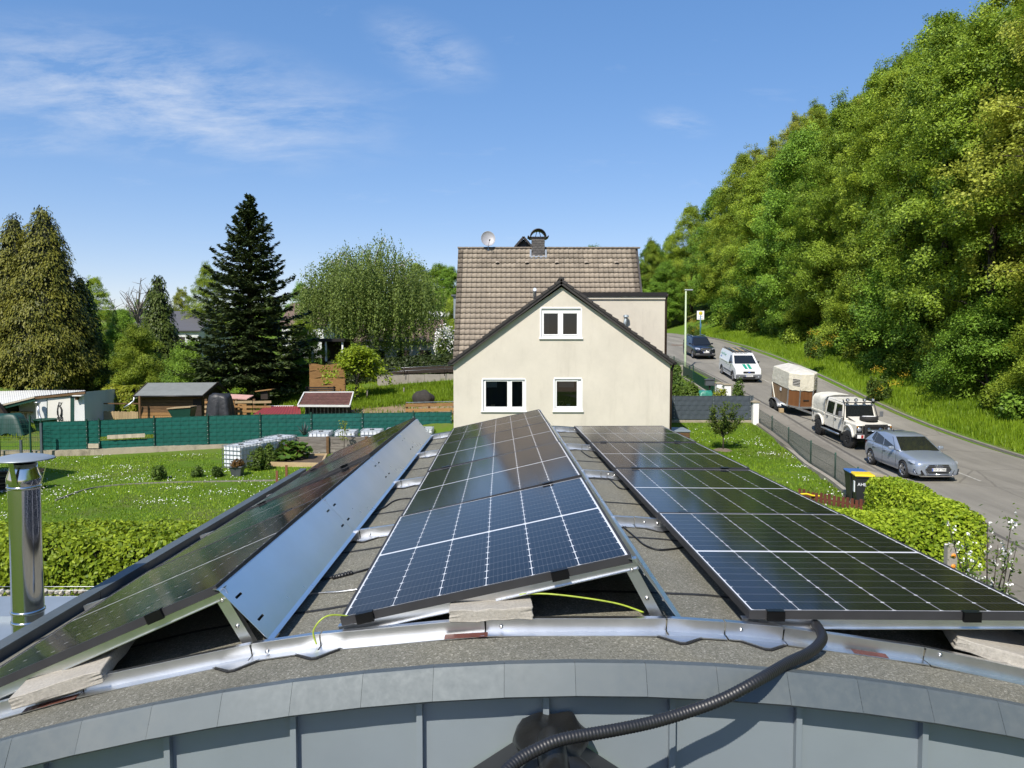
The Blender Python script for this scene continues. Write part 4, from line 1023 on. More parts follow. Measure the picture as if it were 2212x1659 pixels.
# chimney clad in slate shingles with arched hood
c0 = P(cx_(768), cy_(300), 38.0); c1 = P(cx_(872), cy_(160), 38.0); cw = c1.x - c0.x; cz0, cz1 = c0.z - .5, c1.z
chm = hbuild(MB().bb((c0.x + .015, 38.30, cz0), (c1.x - .015, 39.0, cz1 - .02)), 'chimney', M['slate'])
for r_ in range(9):
    for k in range(3):
        z0 = cz0 + .25 + r_ * (cz1 - cz0 - .3) / 9; h = (cz1 - cz0 - .3) / 9; x0 = c0.x + cw * k / 3 + (.06 if r_ % 2 else -.02); x1 = x0 + cw / 3; x0 = max(x0, c0.x); x1 = min(x1, c1.x)
        mb = MB(); mb.add([(x0 + .003, 38.285, z0 + h * 1.1), (x0 + .003, 38.272, z0 + .03), (x0 + .05, 38.270, z0 - .012), (x1 - .02, 38.270, z0), (x1 - .003, 38.272, z0 + .05), (x1 - .003, 38.285, z0 + h * 1.1)], [(0, 1, 2, 3, 4, 5)]); hbuild(mb, 'shingle', M['slate'], chm)
hbuild(MB().bb((c0.x - .06, 38.24, cz1 - .02), (c1.x + .06, 39.05, cz1 + .04)), 'chimney_cap', M['metal_dark'], chm)
mb = MB(); V = []; xm = (c0.x + c1.x) / 2; rad = cw * .62
arc = [math.pi * i / 12 for i in range(13)]
for y in (38.2, 39.1):
    V.append((xm - rad - .08, y, cz1 + .10))
    for a in arc: V.append((xm - rad * math.cos(a), y, cz1 + .02 + .42 * math.sin(a)))
    V.append((xm + rad + .08, y, cz1 + .10))
mb.add(V, [(i, i + 1, 15 + i + 1, 15 + i) for i in range(14)], 0, True); hd = hbuild(mb, 'arched_hood', M['metal_dark'], chm); hd.modifiers.new('thickness', 'SOLIDIFY').thickness = .05
for s_ in (-1, 1): hbuild(MB().bar((xm + s_ * .15, 38.6, cz1), (xm + s_ * .05, 38.6, cz1 + .36), .03, .03), 'hood_stay', M['metal_dark'], chm)
mb = MB(); mb.bb((c0.x - .10, 38.20, c0.z - .16), (c1.x + .10, 38.29, c0.z - .02)); mb.bb((c0.x - .09, 38.25, c0.z - .12), (c0.x - .005, 38.7, c0.z + .30)); mb.bb((c1.x + .005, 38.25, c0.z - .12), (c1.x + .09, 38.7, c0.z + .30)); hbuild(mb, 'lead_flashing', M['galv'], chm)
# gable of the rear dormer peeping over the ridge
pk = P(cx_(705), cy_(172), 40.5); zr = P(0, cy_(240), 40.5).z; hw = (P(cx_(765), 500, 40.5).x - P(cx_(645), 500, 40.5).x) / 2
hbuild(MB().prism([(pk.x - hw, zr - .4), (pk.x - hw, zr), (pk.x, pk.z - .06), (pk.x + hw, zr), (pk.x + hw, zr - .4)], 40.5, 42, 'y'), 'rear_gable', M['slate'])
for s_ in (-1, 1):
    for k in range(4): 
        a = Vector((pk.x + s_ * hw * 1.1 * k / 4, 40.35, pk.z - (pk.z - zr) * 1.1 * k / 4 + .04)); b = Vector((pk.x + s_ * hw * 1.1 * (k + 1) / 4, 40.35, pk.z - (pk.z - zr) * 1.1 * (k + 1) / 4 + .02)); hbuild(MB().bar(a, b, .3, .10), 'rear_verge_tile', M['tile_dark'])
# narrow grey dormer cheek at the left verge
a, b = P(980.5, 640, 37.2), P(987, 688, 37.2); hbuild(MB().bb((a.x - .02, 37.2, b.z), (b.x + .1, 38.3, a.z)), 'side_dormer', M['zinc_wall']); hbuild(MB().bb((a.x - .12, 37.1, a.z), (b.x + .1, 38.4, a.z + .08)), 'side_dormer_roof', M['zinc_dark'])
hbuild(MB().tube([(a.x + .06, 37.3, b.z), (a.x + .06, 37.3, hb)], .04, 8), 'downpipe', M['zinc_wall'])
# satellite dish
dc = P(cx_(433), cy_(176), 38.4); rad = (P(cx_(488), 500, 38.4).x - P(cx_(378), 500, 38.4).x) / 2
dsh = thing('satellite_dish', 'round grey satellite dish above the left part of the roof ridge', 'satellite dish', dc)
dm = Matrix.Rotation(R(8), 4, 'Z') @ Matrix.Rotation(R(98 - 22), 4, 'X')
MB().lathe([(0, -.06), (rad * .35, -.05), (rad * .7, -.02), (rad * .97, .03), (rad, .045), (rad * 1.01, .03), (rad * .7, -.04), (0, -.08)], 28, M=dm @ Matrix.Scale(1.09, 4, (0, 1, 0))).build('reflector', M['dish'], dsh)
MB().tube([dm @ Vector((0, -rad * .95, .03)), dm @ Vector((.03, -rad * .75, .42))], .014, 6).build('arm', M['galv'], dsh)
MB().tube([dm @ Vector((.03, -rad * .75, .40)), dm @ Vector((.03, -rad * .55, .42))], .04, 8).build('receiver', M['black_plastic'], dsh)
MB().tube([(0, .1, 0), (0, .12, -1.2)], .025, 8).build('mast', M['galv'], dsh)
# ================================================================== plants: builders
rng = np.random.default_rng(11)
def unit(a): return a / np.maximum(np.linalg.norm(a, axis=-1, keepdims=True), 1e-9)
def leaf_quads(Cn, N, size, aspect=.55, along=None):
    """one small diamond-shaped leaf at each centre, facing along N"""
    n = len(Cn); N = unit(N)
    r = rng.normal(size=(n, 3)) if along is None else along + rng.normal(size=(n, 3)) * .15
    t = unit(r - N * (r * N).sum(1, keepdims=True)); b = np.cross(N, t); s = np.asarray(size).reshape(-1, 1) * np.ones((n, 1))
    V = np.empty((n, 4, 3)); V[:, 0] = Cn - t * s; V[:, 1] = Cn + b * s * aspect; V[:, 2] = Cn + t * s; V[:, 3] = Cn - b * s * aspect
    return V.reshape(-1, 3)
def qf(n): return np.arange(4 * n, dtype=np.int32).reshape(-1, 4)
def leaf_mesh(name, V, mat, rnd=None):
    n = len(V) // 4
    return fast_mesh(name, V, qf(n), mat, rng.random(n) if rnd is None else rnd)
def merge(Vs): return np.concatenate(Vs, 0)

def clump(center, rx, rz_, n, leafs, droop=.25, out=None):
    """flat spray of leaves, its rim hanging a little"""
    a = rng.random(n) * 2 * np.pi; r = np.sqrt(rng.random(n)); x = r * np.cos(a) * rx; y = r * np.sin(a) * rx; z = rng.normal(size=n) * rz_ * .5 - droop * r * r * rx
    p = np.stack([x, y, z], 1)
    N = np.stack([rng.normal(size=n) * .6 + .35 * np.cos(a) * r, rng.normal(size=n) * .6 + .35 * np.sin(a) * r, np.ones(n)], 1)
    # tip the spray outwards and a little at random
    o = np.array([center[0], center[1], 0.]); o = o / (np.linalg.norm(o) + 1e-6); w = unit(np.array([0, 0, 1.]) + o * .45 + rng.normal(size=3) * .32); u_ = unit(np.cross([0, 1., .1], w)); v_ = np.cross(w, u_); B = np.stack([u_, v_, w], 0)
    p = p @ B + center; N = N @ B
    return p, N
def tree_meshes(seed, H, Rr, base, nclump, nleaf, leafs, mat, trunk_r=.28, crx=1.25, crz=.5, bark='bark', shape=.5, droop=.25, limbs=16):
    """trunk with limbs, and a crown of leaf sprays carried by them"""
    global rng
    rng = np.random.default_rng(seed); rnd_ = random.Random(seed)
    tb = MB(); lean = Vector((rnd_.uniform(-.5, .5), rnd_.uniform(-.5, .5), 0))
    tp = [Vector((lean.x * (t ** 1.5) + rnd_.uniform(-.08, .08) * (t > 0), lean.y * t ** 1.5 + rnd_.uniform(-.08, .08) * (t > 0), H * .86 * t)) for t in [i / 9 for i in range(10)]]
    tb.tube(tp, [trunk_r * (1.25 if i == 0 else 1) * (1 - .9 * i / 9) + .02 for i in range(10)], 8)
    P_, N_, K = [], [], []
    def radius(h):   # crown profile
        t = (h - base) / (H - base); t = min(max(t, 0), 1); return Rr * (math.sin(math.pi * (t ** shape)) ** .75 * .92 + .10) if t < 1 else .2
    def add(c, k=1.):
        n = int(nleaf * rnd_.uniform(.6, 1.4) * k); p, N = clump(np.array(c), crx * rnd_.uniform(.7, 1.25) * k ** .5, crz, n, leafs, droop); P_.append(p); N_.append(N); K.append(np.full(n, rnd_.uniform(-.3, .3)))
    tips = []
    for i in range(limbs):
        h0 = base * .75 + (H * .80 - base * .75) * (i + rnd_.random()) / limbs; a = i * 2.4 + rnd_.uniform(-.4, .4); h1 = min(h0 + rnd_.uniform(.6, 2.4), H * .95); L = radius(h1) * rnd_.uniform(.75, 1.0)
        j = min(int(h0 / (H * .86) * 9), 8); s0 = tp[j].lerp(tp[j + 1], h0 / (H * .86) * 9 - j) if j < 9 else tp[9]
        d = Vector((math.cos(a), math.sin(a), 0)); pts = [s0]
        for k in range(1, 6): t = k / 5; pts.append(s0 + d * L * t + Vector((rnd_.uniform(-.2, .2), rnd_.uniform(-.2, .2), (h1 - h0) * math.sin(t * 1.7))))
        tb.tube(pts, [max(.015, trunk_r * .36 * (1 - h0 / H) * (1 - .85 * k / 5) + .012) for k in range(6)], 5)
        for k in range(2, 6): tips.append(pts[k])
        for q in range(3):
            k = rnd_.randint(2, 4); e = pts[k] + Vector((rnd_.uniform(-1, 1), rnd_.uniform(-1, 1), rnd_.uniform(.1, .8))) * L * .28; tb.tube([pts[k], (pts[k] + e) / 2 + Vector((0, 0, .1)), e], [.03, .02, .008], 4); tips.append(e)
    for tpt in tips: add(tpt, 1.)
    while len(P_) < nclump:
        h = base + (H - base) * rnd_.random() ** .85; r = radius(h) * math.sqrt(rnd_.uniform(.35, 1.05)); a = rnd_.uniform(0, 6.283); add((lean.x * h / H + r * math.cos(a), lean.y * h / H + r * math.sin(a), h), .9)
    for i in range(int(nclump * .22)):   # loose sprays beyond the crown's outline
        h = base + (H * 1.04 - base) * rnd_.random() ** .8; r = (radius(min(h, H * .98)) + .1) * rnd_.uniform(1.0, 1.2); a = rnd_.uniform(0, 6.283); add((lean.x * h / H + r * math.cos(a), lean.y * h / H + r * math.sin(a), h), .32)
    p = merge(P_); N = merge(N_); n = len(p); k = merge(K)
    V = leaf_quads(p, N, leafs * (.65 + .7 * rng.random(n)), .62)
    return tb.mesh('trunk', M[bark]), leaf_mesh('crown', V, M[mat] if isinstance(mat, str) else mat, np.clip(.5 + k + rng.normal(size=n) * .22, 0, 1))
def place_tree(meshes, name, label, loc, s=1., rotz=0., group=None, cat='tree', sz=None):
    t = thing(name, label, cat, loc, rotz, group); t.scale = (s, s, s if sz is None else sz)
    obj('trunk', meshes[0], t); obj('crown', meshes[1], t); return t

def bush_mesh(seed, rx, ry, rz_, n, leafs, mat, lobes=9, up=.4):
    """uneven bush of several leafy lobes standing on the ground"""
    global rng
    rng = np.random.default_rng(seed); P_, N_, K = [], [], []
    for i in range(lobes):
        a = rng.random() * 6.28; q = rng.random() ** .5 * .65; c = np.array([math.cos(a) * rx * q, math.sin(a) * ry * q, rz_ * (.25 + .6 * rng.random() * (1.1 - q))]); s = np.array([rx, ry, rz_]) * (.32 + .22 * rng.random())
        m = n // lobes; d = unit(rng.normal(size=(m, 3))); rr = (.55 + .5 * rng.random(m) ** .5)[:, None]; p = c + d * s * rr; P_.append(p); N_.append(d * .8 + np.array([0, 0, up]) + rng.normal(size=(m, 3)) * .5); K.append(np.full(m, rng.uniform(-.2, .2)))
    p = merge(P_); N = merge(N_); k = merge(K); ok = p[:, 2] > .0; p, N, k = p[ok], N[ok], k[ok]
    V = leaf_quads(p, N, leafs * (.65 + .7 * rng.random(len(p))), .6)
    return leaf_mesh('foliage', V, M[mat], np.clip(.5 + k + rng.normal(size=len(p)) * .22, 0, 1))
def stems_mesh(seed, h, r, n, mat='bark', rad=.012):
    rn = random.Random(seed); mb = MB()
    for i in range(n):
        a = rn.uniform(0, 6.28); e = Vector((math.cos(a) * r * rn.uniform(.3, 1), math.sin(a) * r * rn.uniform(.3, 1), h * rn.uniform(.6, 1))); mb.tube([(rn.uniform(-.03, .03), rn.uniform(-.03, .03), 0), e * .5 + Vector((0, 0, h * .1)), e], [rad, rad * .7, rad * .35], 5)
    return mb.mesh('stem', M[mat])
def bush(name, label, loc, meshes, s=1., rotz=0., group=None, cat='bush', sz=None):
    t = thing(name, label, cat, loc, rotz, group); t.scale = (s, s, s if sz is None else sz); obj('stem', meshes[0], t); obj('foliage', meshes[1], t); return t
def sit(p): return Vector((p.x, p.y, g(p.x, p.y)))
# ================================================================== fences and gardens
def strip_mat(name, col):
    t = NT(name); co = t.coords('UV'); oi = t.n.new('ShaderNodeObjectInfo'); sp = t.n.new('ShaderNodeSeparateXYZ'); t.link(co, sp.inputs[0])
    n = t.noise(co, 3, 4); c = t.ramp(n, [(.3, tuple(x * .85 for x in col)), (.7, tuple(x * 1.15 for x in col))])
    t.set(color=c, rough=.42, spec=.4); return t.mat
M['strip_green'] = simple('strip_green', (.006, .088, .070), .42, var=.12, scale=3, objvar=.08)
M['board_white'] = simple('board_white', (.62, .60, .54), .6, var=.06, scale=2); M['dark_green'] = simple('dark_green', (.008, .045, .035), .5)
M['strip_grey'] = simple('strip_grey', (.060, .075, .092), .45, var=.12, scale=3, objvar=.08)
M['fence_green'] = simple('fence_green', (.012, .060, .040), .45, .2, var=.15)
M['fence_grey'] = simple('fence_grey', (.085, .105, .120), .45, .2, var=.15)
M['mesh_wire'] = simple('mesh_wire', (.050, .075, .062), .5, .3)
def strip_fence(name, label, posts, sh, rows, ms, mp_, over=.07, skip=(), post_over=.10, wire=True):
    """posts: (x, y, zbase, ztop of strips); woven plastic strips in a mat of rods"""
    p0 = Vector(posts[0][:3]); t = thing(name, label, 'fence', p0)
    for i, (x, y, zb, zt_) in enumerate(posts):
        MB().bb((x - .03 - p0.x, y - .075 - p0.y, zb - .12 - p0.z), (x + .03 - p0.x, y - .025 - p0.y, zt_ + post_over - p0.z)).build('post', M[mp_], t)
        mb = MB()
        for k in range(6): mb.bb((x - .022 - p0.x, y - .085 - p0.y, zb + .1 + k * .2 - p0.z), (x + .022 - p0.x, y - .0755 - p0.y, zb + .135 + k * .2 - p0.z))
        mb.build('rod_clips', M['galv'], t)
    for i in range(len(posts) - 1):
        a, b = Vector(posts[i][:3]), Vector(posts[i + 1][:3]); ta, tb_ = posts[i][3], posts[i + 1][3]; L = (b - a).length; n = max(6, int(L / .095))
        nr = rows
        for r_ in range(nr):
            if (i, r_) in skip: continue
            V = []; F = []
            for k in range(n + 1):
                u = k / n; q = a.lerp(b, u); zt_ = ta + (tb_ - ta) * u; z1 = zt_ - r_ * sh; z0 = z1 - sh + .006
                w = .016 * math.sin(2 * math.pi * (u * L / .38 + .5 * r_)); 
                V += [(q.x - p0.x, q.y + w * .4 - p0.y, z0 - p0.z), (q.x - p0.x, q.y + w - .004 - p0.y, (z0 + z1) / 2 - p0.z), (q.x - p0.x, q.y + w * .4 - p0.y, z1 - p0.z)]
            for k in range(n): F += [(k * 3, k * 3 + 3, k * 3 + 4, k * 3 + 1), (k * 3 + 1, k * 3 + 4, k * 3 + 5, k * 3 + 2)]
            MB().add(V, F, 0, True).build('strip', M[ms], t)
        if wire:
            mb = MB()
            for r_ in range(nr + 1):
                for off in ((-.022, .0) if r_ else (-.022,)):
                    za, zb2 = ta - r_ * sh + .004, tb_ - r_ * sh + .004; mb.bar(Vector((a.x, a.y + off, za)) - p0, Vector((b.x, b.y + off, zb2)) - p0, .006, .006)
            m = int(L / .1)
            for k in range(m + 1):
                q = a.lerp(b, k / m); z = ta + (tb_ - ta) * k / m; mb.bar(Vector((q.x, q.y - .026, z - (nr * sh if k % 4 == 0 else .03))) - p0, Vector((q.x, q.y - .026, z + over)) - p0, .0045, .0045)
            mb.build('rod_mat', M[mp_], t)
    return t
def fpost(px, Y, yb, yt): a = P(px, yb, Y); b = P(px, yt, Y); return (a.x, a.y, a.z, b.z)
gp = [fpost(91.5, 36.95, 973, 911.5), fpost(189.7, 37.15, 970.7, 909), fpost(216.5, 37.2, 969.6, 908), fpost(334.8, 37.45, 964, 902.5), fpost(450.5, 37.7, 960.7, 898.6), fpost(563.3, 37.95, 957, 896), fpost(673.2, 38.2, 954, 894.3), fpost(783.3, 38.45, 951, 892.5), fpost(893.2, 38.7, 948, 891), fpost(975, 38.9, 946, 890)]
strip_fence('privacy_fence', 'long dark green woven strip fence behind the left lawn', gp, .2, 7, 'strip_green', 'fence_green', skip={(1, 6), (2, 4)})
# the one pale strip in the green fence
a, b = P(428 / 1.0 * 0 + 232, 940, 37.15), P(313, 936, 37.3)
mb = MB(); n = 14
for k in range(n):
    q0, q1 = a.lerp(b, k / n), a.lerp(b, (k + 1) / n); w0, w1 = .02 * math.sin(k * 1.9), .02 * math.sin((k + 1) * 1.9)
    mb.quad((q0.x, q0.y - .02 + w0, q0.z - .19), (q1.x, q1.y - .02 + w1, q1.z - .19), (q1.x, q1.y - .02 + w1, q1.z), (q0.x, q0.y - .02 + w0, q0.z))
M['strip_pale'] = simple('strip_pale', (.42, .36, .27), .6, var=.2, scale=4); tag(mb.build('privacy_strip', M['strip_pale']), 'pale beige replacement strip in the green fence', 'strip')
a, b = P(191, 963, 37.05), P(215, 962, 37.1); tag(bevel(MB().bb((a.x, a.y - .04, a.z - .12), (b.x, b.y, a.z + .10)).build('privacy_strip', M['strip_pale']), .01), 'short pale strip at the bottom of the green fence between two close posts', 'strip')
# concrete plinth under the green fence, cast in lengths
pl = thing('plinth_wall', 'low stained concrete wall under the green fence', 'wall', (gp[0][0], gp[0][1], gp[0][2] - .5)); p0 = Vector(pl.location)
for i in range(-1, len(gp) - 1):
    if i < 0: a = Vector((-34, 36.6, gp[0][2])); b = Vector(gp[0][:3])
    else: a, b = Vector(gp[i][:3]), Vector(gp[i + 1][:3])
    mb = MB(); V = [(a.x, a.y - .22, g(a.x, a.y - .3) - .2), (b.x, b.y - .22, g(b.x, b.y - .3) - .2), (b.x, b.y - .20, b.z + .01), (a.x, a.y - .20, a.z + .01), (a.x, a.y + .12, a.z + .01), (b.x, b.y + .12, b.z + .01)]
    nn = 10; VV = []; F = []
    for k in range(nn + 1):
        u = k / nn; jit = lambda s_: random.uniform(-s_, s_)
        lo = Vector(V[0]).lerp(Vector(V[1]), u); hi = Vector(V[3]).lerp(Vector(V[2]), u); bk = Vector(V[4]).lerp(Vector(V[5]), u)
        e = 0 if k in (0, nn) else 1
        VV += [lo, hi + Vector((0, jit(.02) * e, jit(.018) * e)), bk + Vector((0, 0, jit(.012) * e))]
    for k in range(nn): F += [(k * 3, k * 3 + 3, k * 3 + 4, k * 3 + 1), (k * 3 + 1, k * 3 + 4, k * 3 + 5, k * 3 + 2)]
    MB().add([v - p0 for v in VV], F).build('wall_length', M['concrete_old'], pl)
# open rod fence at the far left
t = thing('rod_fence', 'open green rod fence at the left edge before the white shed', 'fence', P(67, 975, 36.5)); p0 = Vector(t.location)
for px, yt, mat, yb in ((67, 897, 'fence_green', 978), (0, 905, 'fence_green', 985)):
    a, b = P(px, yb, 36.5), P(px, yt, 36.5); MB().bb(Vector((a.x - .03, 36.45, a.z)) - p0, Vector((a.x + .03, 36.52, b.z)) - p0).build('post', M[mat], t)
for (px, y0, y1) in ((91.5, 889, 985), (47, 925, 978)):
    a, b = P(px, y1, 36.3), P(px, y0 + 25, 36.3); MB().bb(Vector((a.x - .05, 36.22, a.z)) - p0, Vector((a.x + .05, 36.30, b.z)) - p0).build('post', M['fence_grey'], t)
mb = MB()
for k in range(8):
    y = 905 + k * 9.6; mb.bar(P(-40, y + 2, 36.5) - p0, P(91, y + 2, 36.6) - p0, .007, .014)
for k in range(34): px = -40 + k * 3.9; mb.bar(P(px, 905, 36.48) - p0, P(px, 974, 36.48) - p0, .005, .005)
mb.build('rod_mat', M['fence_green'], t)

# grey woven fence right of the house with its low wall
rp = [fpost(1437, 41.5, 906.6, 855.5), fpost(1455.4, 41.5, 906.6, 855.3), fpost(1540.6, 41.5, 906.6, 855.3), fpost(1619.4, 41.5, 906.6, 855.3), fpost(1625, 41.5, 906.6, 855.3)]
strip_fence('privacy_fence', 'dark grey woven strip fence right of the house', rp, (rp[0][3] - rp[0][2] - .02) / 5, 5, 'strip_grey', 'fence_grey', over=.02, post_over=.03)
a, b = P(1430, 907, 41.6), P(1630, 907, 41.6)
pl = thing('plinth_wall', 'low concrete wall under the dark grey fence', 'wall', (a.x, 41.6, a.z - .5)); p0 = Vector(pl.location)
for k in range(4):
    x0 = a.x + (b.x - a.x) * k / 4; x1 = a.x + (b.x - a.x) * (k + 1) / 4 - .006; bevel(MB().bb(Vector((x0, 41.42, a.z - .7)) - p0, Vector((x1, 41.72, a.z - .003 * (k % 2))) - p0).build('wall_length', M['concrete_old'], pl), .015)
def pillar(px0, px1, ytop, Y, zbase, label, cap=True, mat='white_paint', name='gate_pillar', capmat='concrete_old'):
    a, b = P(px0, ytop, Y), P(px1, ytop, Y); w = b.x - a.x; t = thing(name, label, 'pillar', ((a.x + b.x) / 2, Y, zbase), 0, 'white pillars along the pavement')
    h = a.z - zbase; bevel(MB().bb((-w / 2, -w / 2, -.2), (w / 2, w / 2, h - (.09 if cap else 0))).build('shaft', M[mat], t), .015)
    if cap: bevel(MB().prism([(-w / 2 - .05, h - .088), (w / 2 + .05, h - .088), (w / 2 + .05, h - .03), (0, h + .03), (-w / 2 - .05, h - .03)], -w / 2 - .05, w / 2 + .05, 'y').build('cap', M[capmat], t), .012)
    return t
pillar(1625.5, 1638, 866, 41.2, g(13, 41.2), 'white painted pillar at the right end of the dark grey fence')
pillar(1547, 1560.5, 826, 48.5, g(12.8, 48.5), 'white gate pillar with dark cap behind the grey fence, left of two')
pillar(1563, 1577.5, 829, 46.8, g(13, 46.8), 'white gate pillar with dark cap behind the grey fence, right of two')
pillar(1887, 1909, 1043, 23.6, g(11, 23.6), 'white pillar with worn cap beside the wheelie bins')
pillar(1868, 1903, 1022, 26.2, g(11.6, 26.2), 'low white pillar with flat slab behind the wheelie bins')

# chain-link fence along the pavement
cf = [(1632.8, 915.5), (1667.4, 939), (1703, 966.9), (1751, 1007), (1803.6, 1040.5), (1852, 1078)]
cpts = []
for px, py in cf:
    p = G(px, py); cpts.append(Vector((p.x, p.y, g(p.x, p.y))))
cl = thing('chain_link_fence', 'low chain-link fence with green posts between the right lawn and the pavement', 'fence', cpts[0]); p0 = Vector(cl.location)
hs = [.92, .92, .92, 1.0, 1.02, 1.02]
for q, h in zip(cpts, hs): MB().tube([q - p0 - Vector((0, 0, .1)), q - p0 + Vector((0, 0, h + .05))], .032, 8).build('post', M['fence_green'], cl)
mb = MB()
for i in range(len(cpts) - 1):
    a, b, h0, h1 = cpts[i], cpts[i + 1], hs[i], hs[i + 1]; L = (b - a).length; n = int(L / .09)
    def at(u, v): q = a.lerp(b, u); return q - p0 + Vector((-.03, 0, (h0 + (h1 - h0) * u) * v))
    H_ = (h0 + h1) / 2; m = H_ / L
    for k in range(-int(H_ / .09), n + int(H_ / .09)):
        for s_ in (1, -1):
            u0 = k / n; u1 = u0 + m; v0, v1 = (0, 1) if s_ > 0 else (1, 0)
            c0, c1 = max(u0, 0), min(u1, 1)
            if c1 - c0 < .004: continue
            vv = lambda u: v0 + (v1 - v0) * (u - u0) / (u1 - u0)
            mb.bar(at(c0, vv(c0)), at(c1, vv(c1)), .0055, .0055)
    for v in (.02, .5, .98): mb.bar(at(0, v), at(1, v), .006, .006)
mb.build('wire_mesh', M['mesh_wire'], cl)
ed = thing('edging', 'pale concrete edging under the chain-link fence', 'edging', cpts[0]); 
for i in range(len(cpts) - 1):
    a, b = cpts[i], cpts[i + 1]; n = max(1, round((b - a).length))
    for k in range(n):
        q0, q1 = a.lerp(b, k / n), a.lerp(b, (k + .985) / n); off = Vector((-.16, 0, .03)); MB().bar(q0 - p0 + off, q1 - p0 + off, .17, .2).build('edging_stone', M['concrete_wall'], ed)

# wheelie bins
def bin_(name, label, loc, rotz, lid, tilt=0, s=1.):
    t = thing(name, label, 'bin', loc, rotz, 'wheelie bins'); t.scale = (s,) * 3
    mb = MB(); V = []
    for (w, d, z) in ((.43, .50, .08), (.46, .54, .30), (.52, .63, .80), (.545, .67, .95), (.575, .72, .96), (.575, .72, 1.0)):
        V += [(-w / 2, -d / 2, z), (w / 2, -d / 2, z), (w / 2, d / 2, z), (-w / 2, d / 2, z)]
    F = [(0, 3, 2, 1)] + [(i * 4 + k, i * 4 + (k + 1) % 4, i * 4 + 4 + (k + 1) % 4, i * 4 + 4 + k) for i in range(5) for k in range(4)]
    bevel(MB().add(V, F).build('body', M['bin_body'], t), .02)
    lm = MB(); V = []
    for (w, d, z, dy) in ((.60, .76, 1.0, .01), (.60, .76, 1.03, .01), (.56, .68, 1.055, .01), (.42, .50, 1.07, .01)): V += [(-w / 2, -d / 2 + dy, z), (w / 2, -d / 2 + dy, z), (w / 2, d / 2 + dy, z), (-w / 2, d / 2 + dy, z)]
    F = [(0, 3, 2, 1), (12, 13, 14, 15)] + [(i * 4 + k, i * 4 + (k + 1) % 4, i * 4 + 4 + (k + 1) % 4, i * 4 + 4 + k) for i in range(3) for k in range(4)]
    l = bevel(MB().add(V, F).build('lid', lid, t), .015)
    MB().tube([(-.27, .37, .97), (-.27, .42, .99), (.27, .42, .99), (.27, .37, .97)], .014, 8).build('handle', M['bin_body'], t)
    for s_ in (-1, 1): 
        w = MB().lathe([(.03, -.025), (.09, -.025), (.1, -.015), (.1, .015), (.09, .025), (.03, .025)], 18, cap=True).build('wheel', M['black_rubber'], t); w.location = (s_ * .27, .27, .1); w.rotation_euler = (0, R(90), 0)
        MB().lathe([(0, -.028), (.05, -.028), (.05, .028), (0, .028)], 14).build('hub', M['wood_grey'], w)
    return t
M['bin_body'] = simple('bin_body', (.020, .023, .024), .5, var=.2, scale=3); M['bin_yellow'] = simple('bin_yellow', (.74, .53, .02), .4, var=.08); M['bin_blue'] = simple('bin_blue', (.05, .13, .36), .4, var=.1)
M['print_dark'] = simple('print_dark', (.02, .02, .02), .6); M['sticker'] = simple('sticker', (.72, .74, .76), .5, var=.05)
bp = G(1862, 1093); b1_ = bin_('wheelie_bin', 'black wheelie bin with yellow lid by the white pillar', sit(bp), R(-12), M['bin_yellow'])
b2_ = bin_('wheelie_bin', 'black wheelie bin with blue lid behind the yellow-lidded one', sit(bp) + Vector((.08, .66, 0)), R(-8), M['bin_blue'])
bo = MB().bb((-.20, -.318, .68), (-.02, -.312, .82)); st_ = bo.build('sticker', M['bin_body'], b1_)
def text_obj(txt, size, mat, parent, loc, rot=(R(90), 0, 0), name='lettering', extrude=.001, align='LEFT', sx=1.):
    cu = bpy.data.curves.new(name, 'FONT'); cu.body = txt; cu.size = size; cu.extrude = extrude; cu.align_x = align; cu.align_y = 'CENTER'; cu.resolution_u = 2
    o = obj(name, cu, None); bpy.context.view_layer.update(); dg = bpy.context.evaluated_depsgraph_get(); me = bpy.data.meshes.new_from_object(o.evaluated_get(dg)); bpy.data.objects.remove(o); bpy.data.curves.remove(cu)
    me.materials.clear(); me.materials.append(mat); return tag_scale(obj(name, me, parent, loc, rot), sx)
def tag_scale(o, sx): o.scale = (sx, 1, 1); return o
text_obj('AHE', .14, M['sticker'], b1_, (-.22, -.326, .74), (R(83), 0, 0))
MB().bb((-.31, -.30, .50), (-.285, -.14, .84)).build('sticker', M['sticker'], b1_)

# little red picket edging and yellow toy
a, b = G(1728, 1079), G(1880, 1108); n = 17
pk_ = thing('picket_edging', 'low red-brown picket edging in front of the wheelie bins', 'fence', sit(a)); p0 = Vector(pk_.location); z0 = g(a.x, a.y); z1 = g(b.x, b.y)
for k in range(n):
    q = a.lerp(b, k / (n - 1)); z = z0 + (z1 - z0) * k / (n - 1); h = .34 + random.uniform(-.03, .03); o_ = MB().bb((-.045, -.012, -.05), (.045, .012, h)).build('picket', M['wood_red'], pk_); o_.location = Vector((q.x, q.y, z)) - p0; o_.rotation_euler = (random.uniform(-.05, .05), random.uniform(-.05, .05), -.4)
MB().bar(Vector((a.x, a.y + .03, z0 + .15)) - p0, Vector((b.x, b.y + .03, z1 + .15)) - p0, .02, .05).build('rail', M['wood_red'], pk_)
q = sit(G(1735, 1085)); tag(MB().tube(spline([q + Vector((-.2, 0, .25)), q + Vector((.1, .02, .27)), q + Vector((.3, 0, .22)), q + Vector((.55, .02, .2))], 6), .03, 8).build('garden_hose', M['bin_yellow']), 'piece of yellow hose on the picket edging', 'hose')
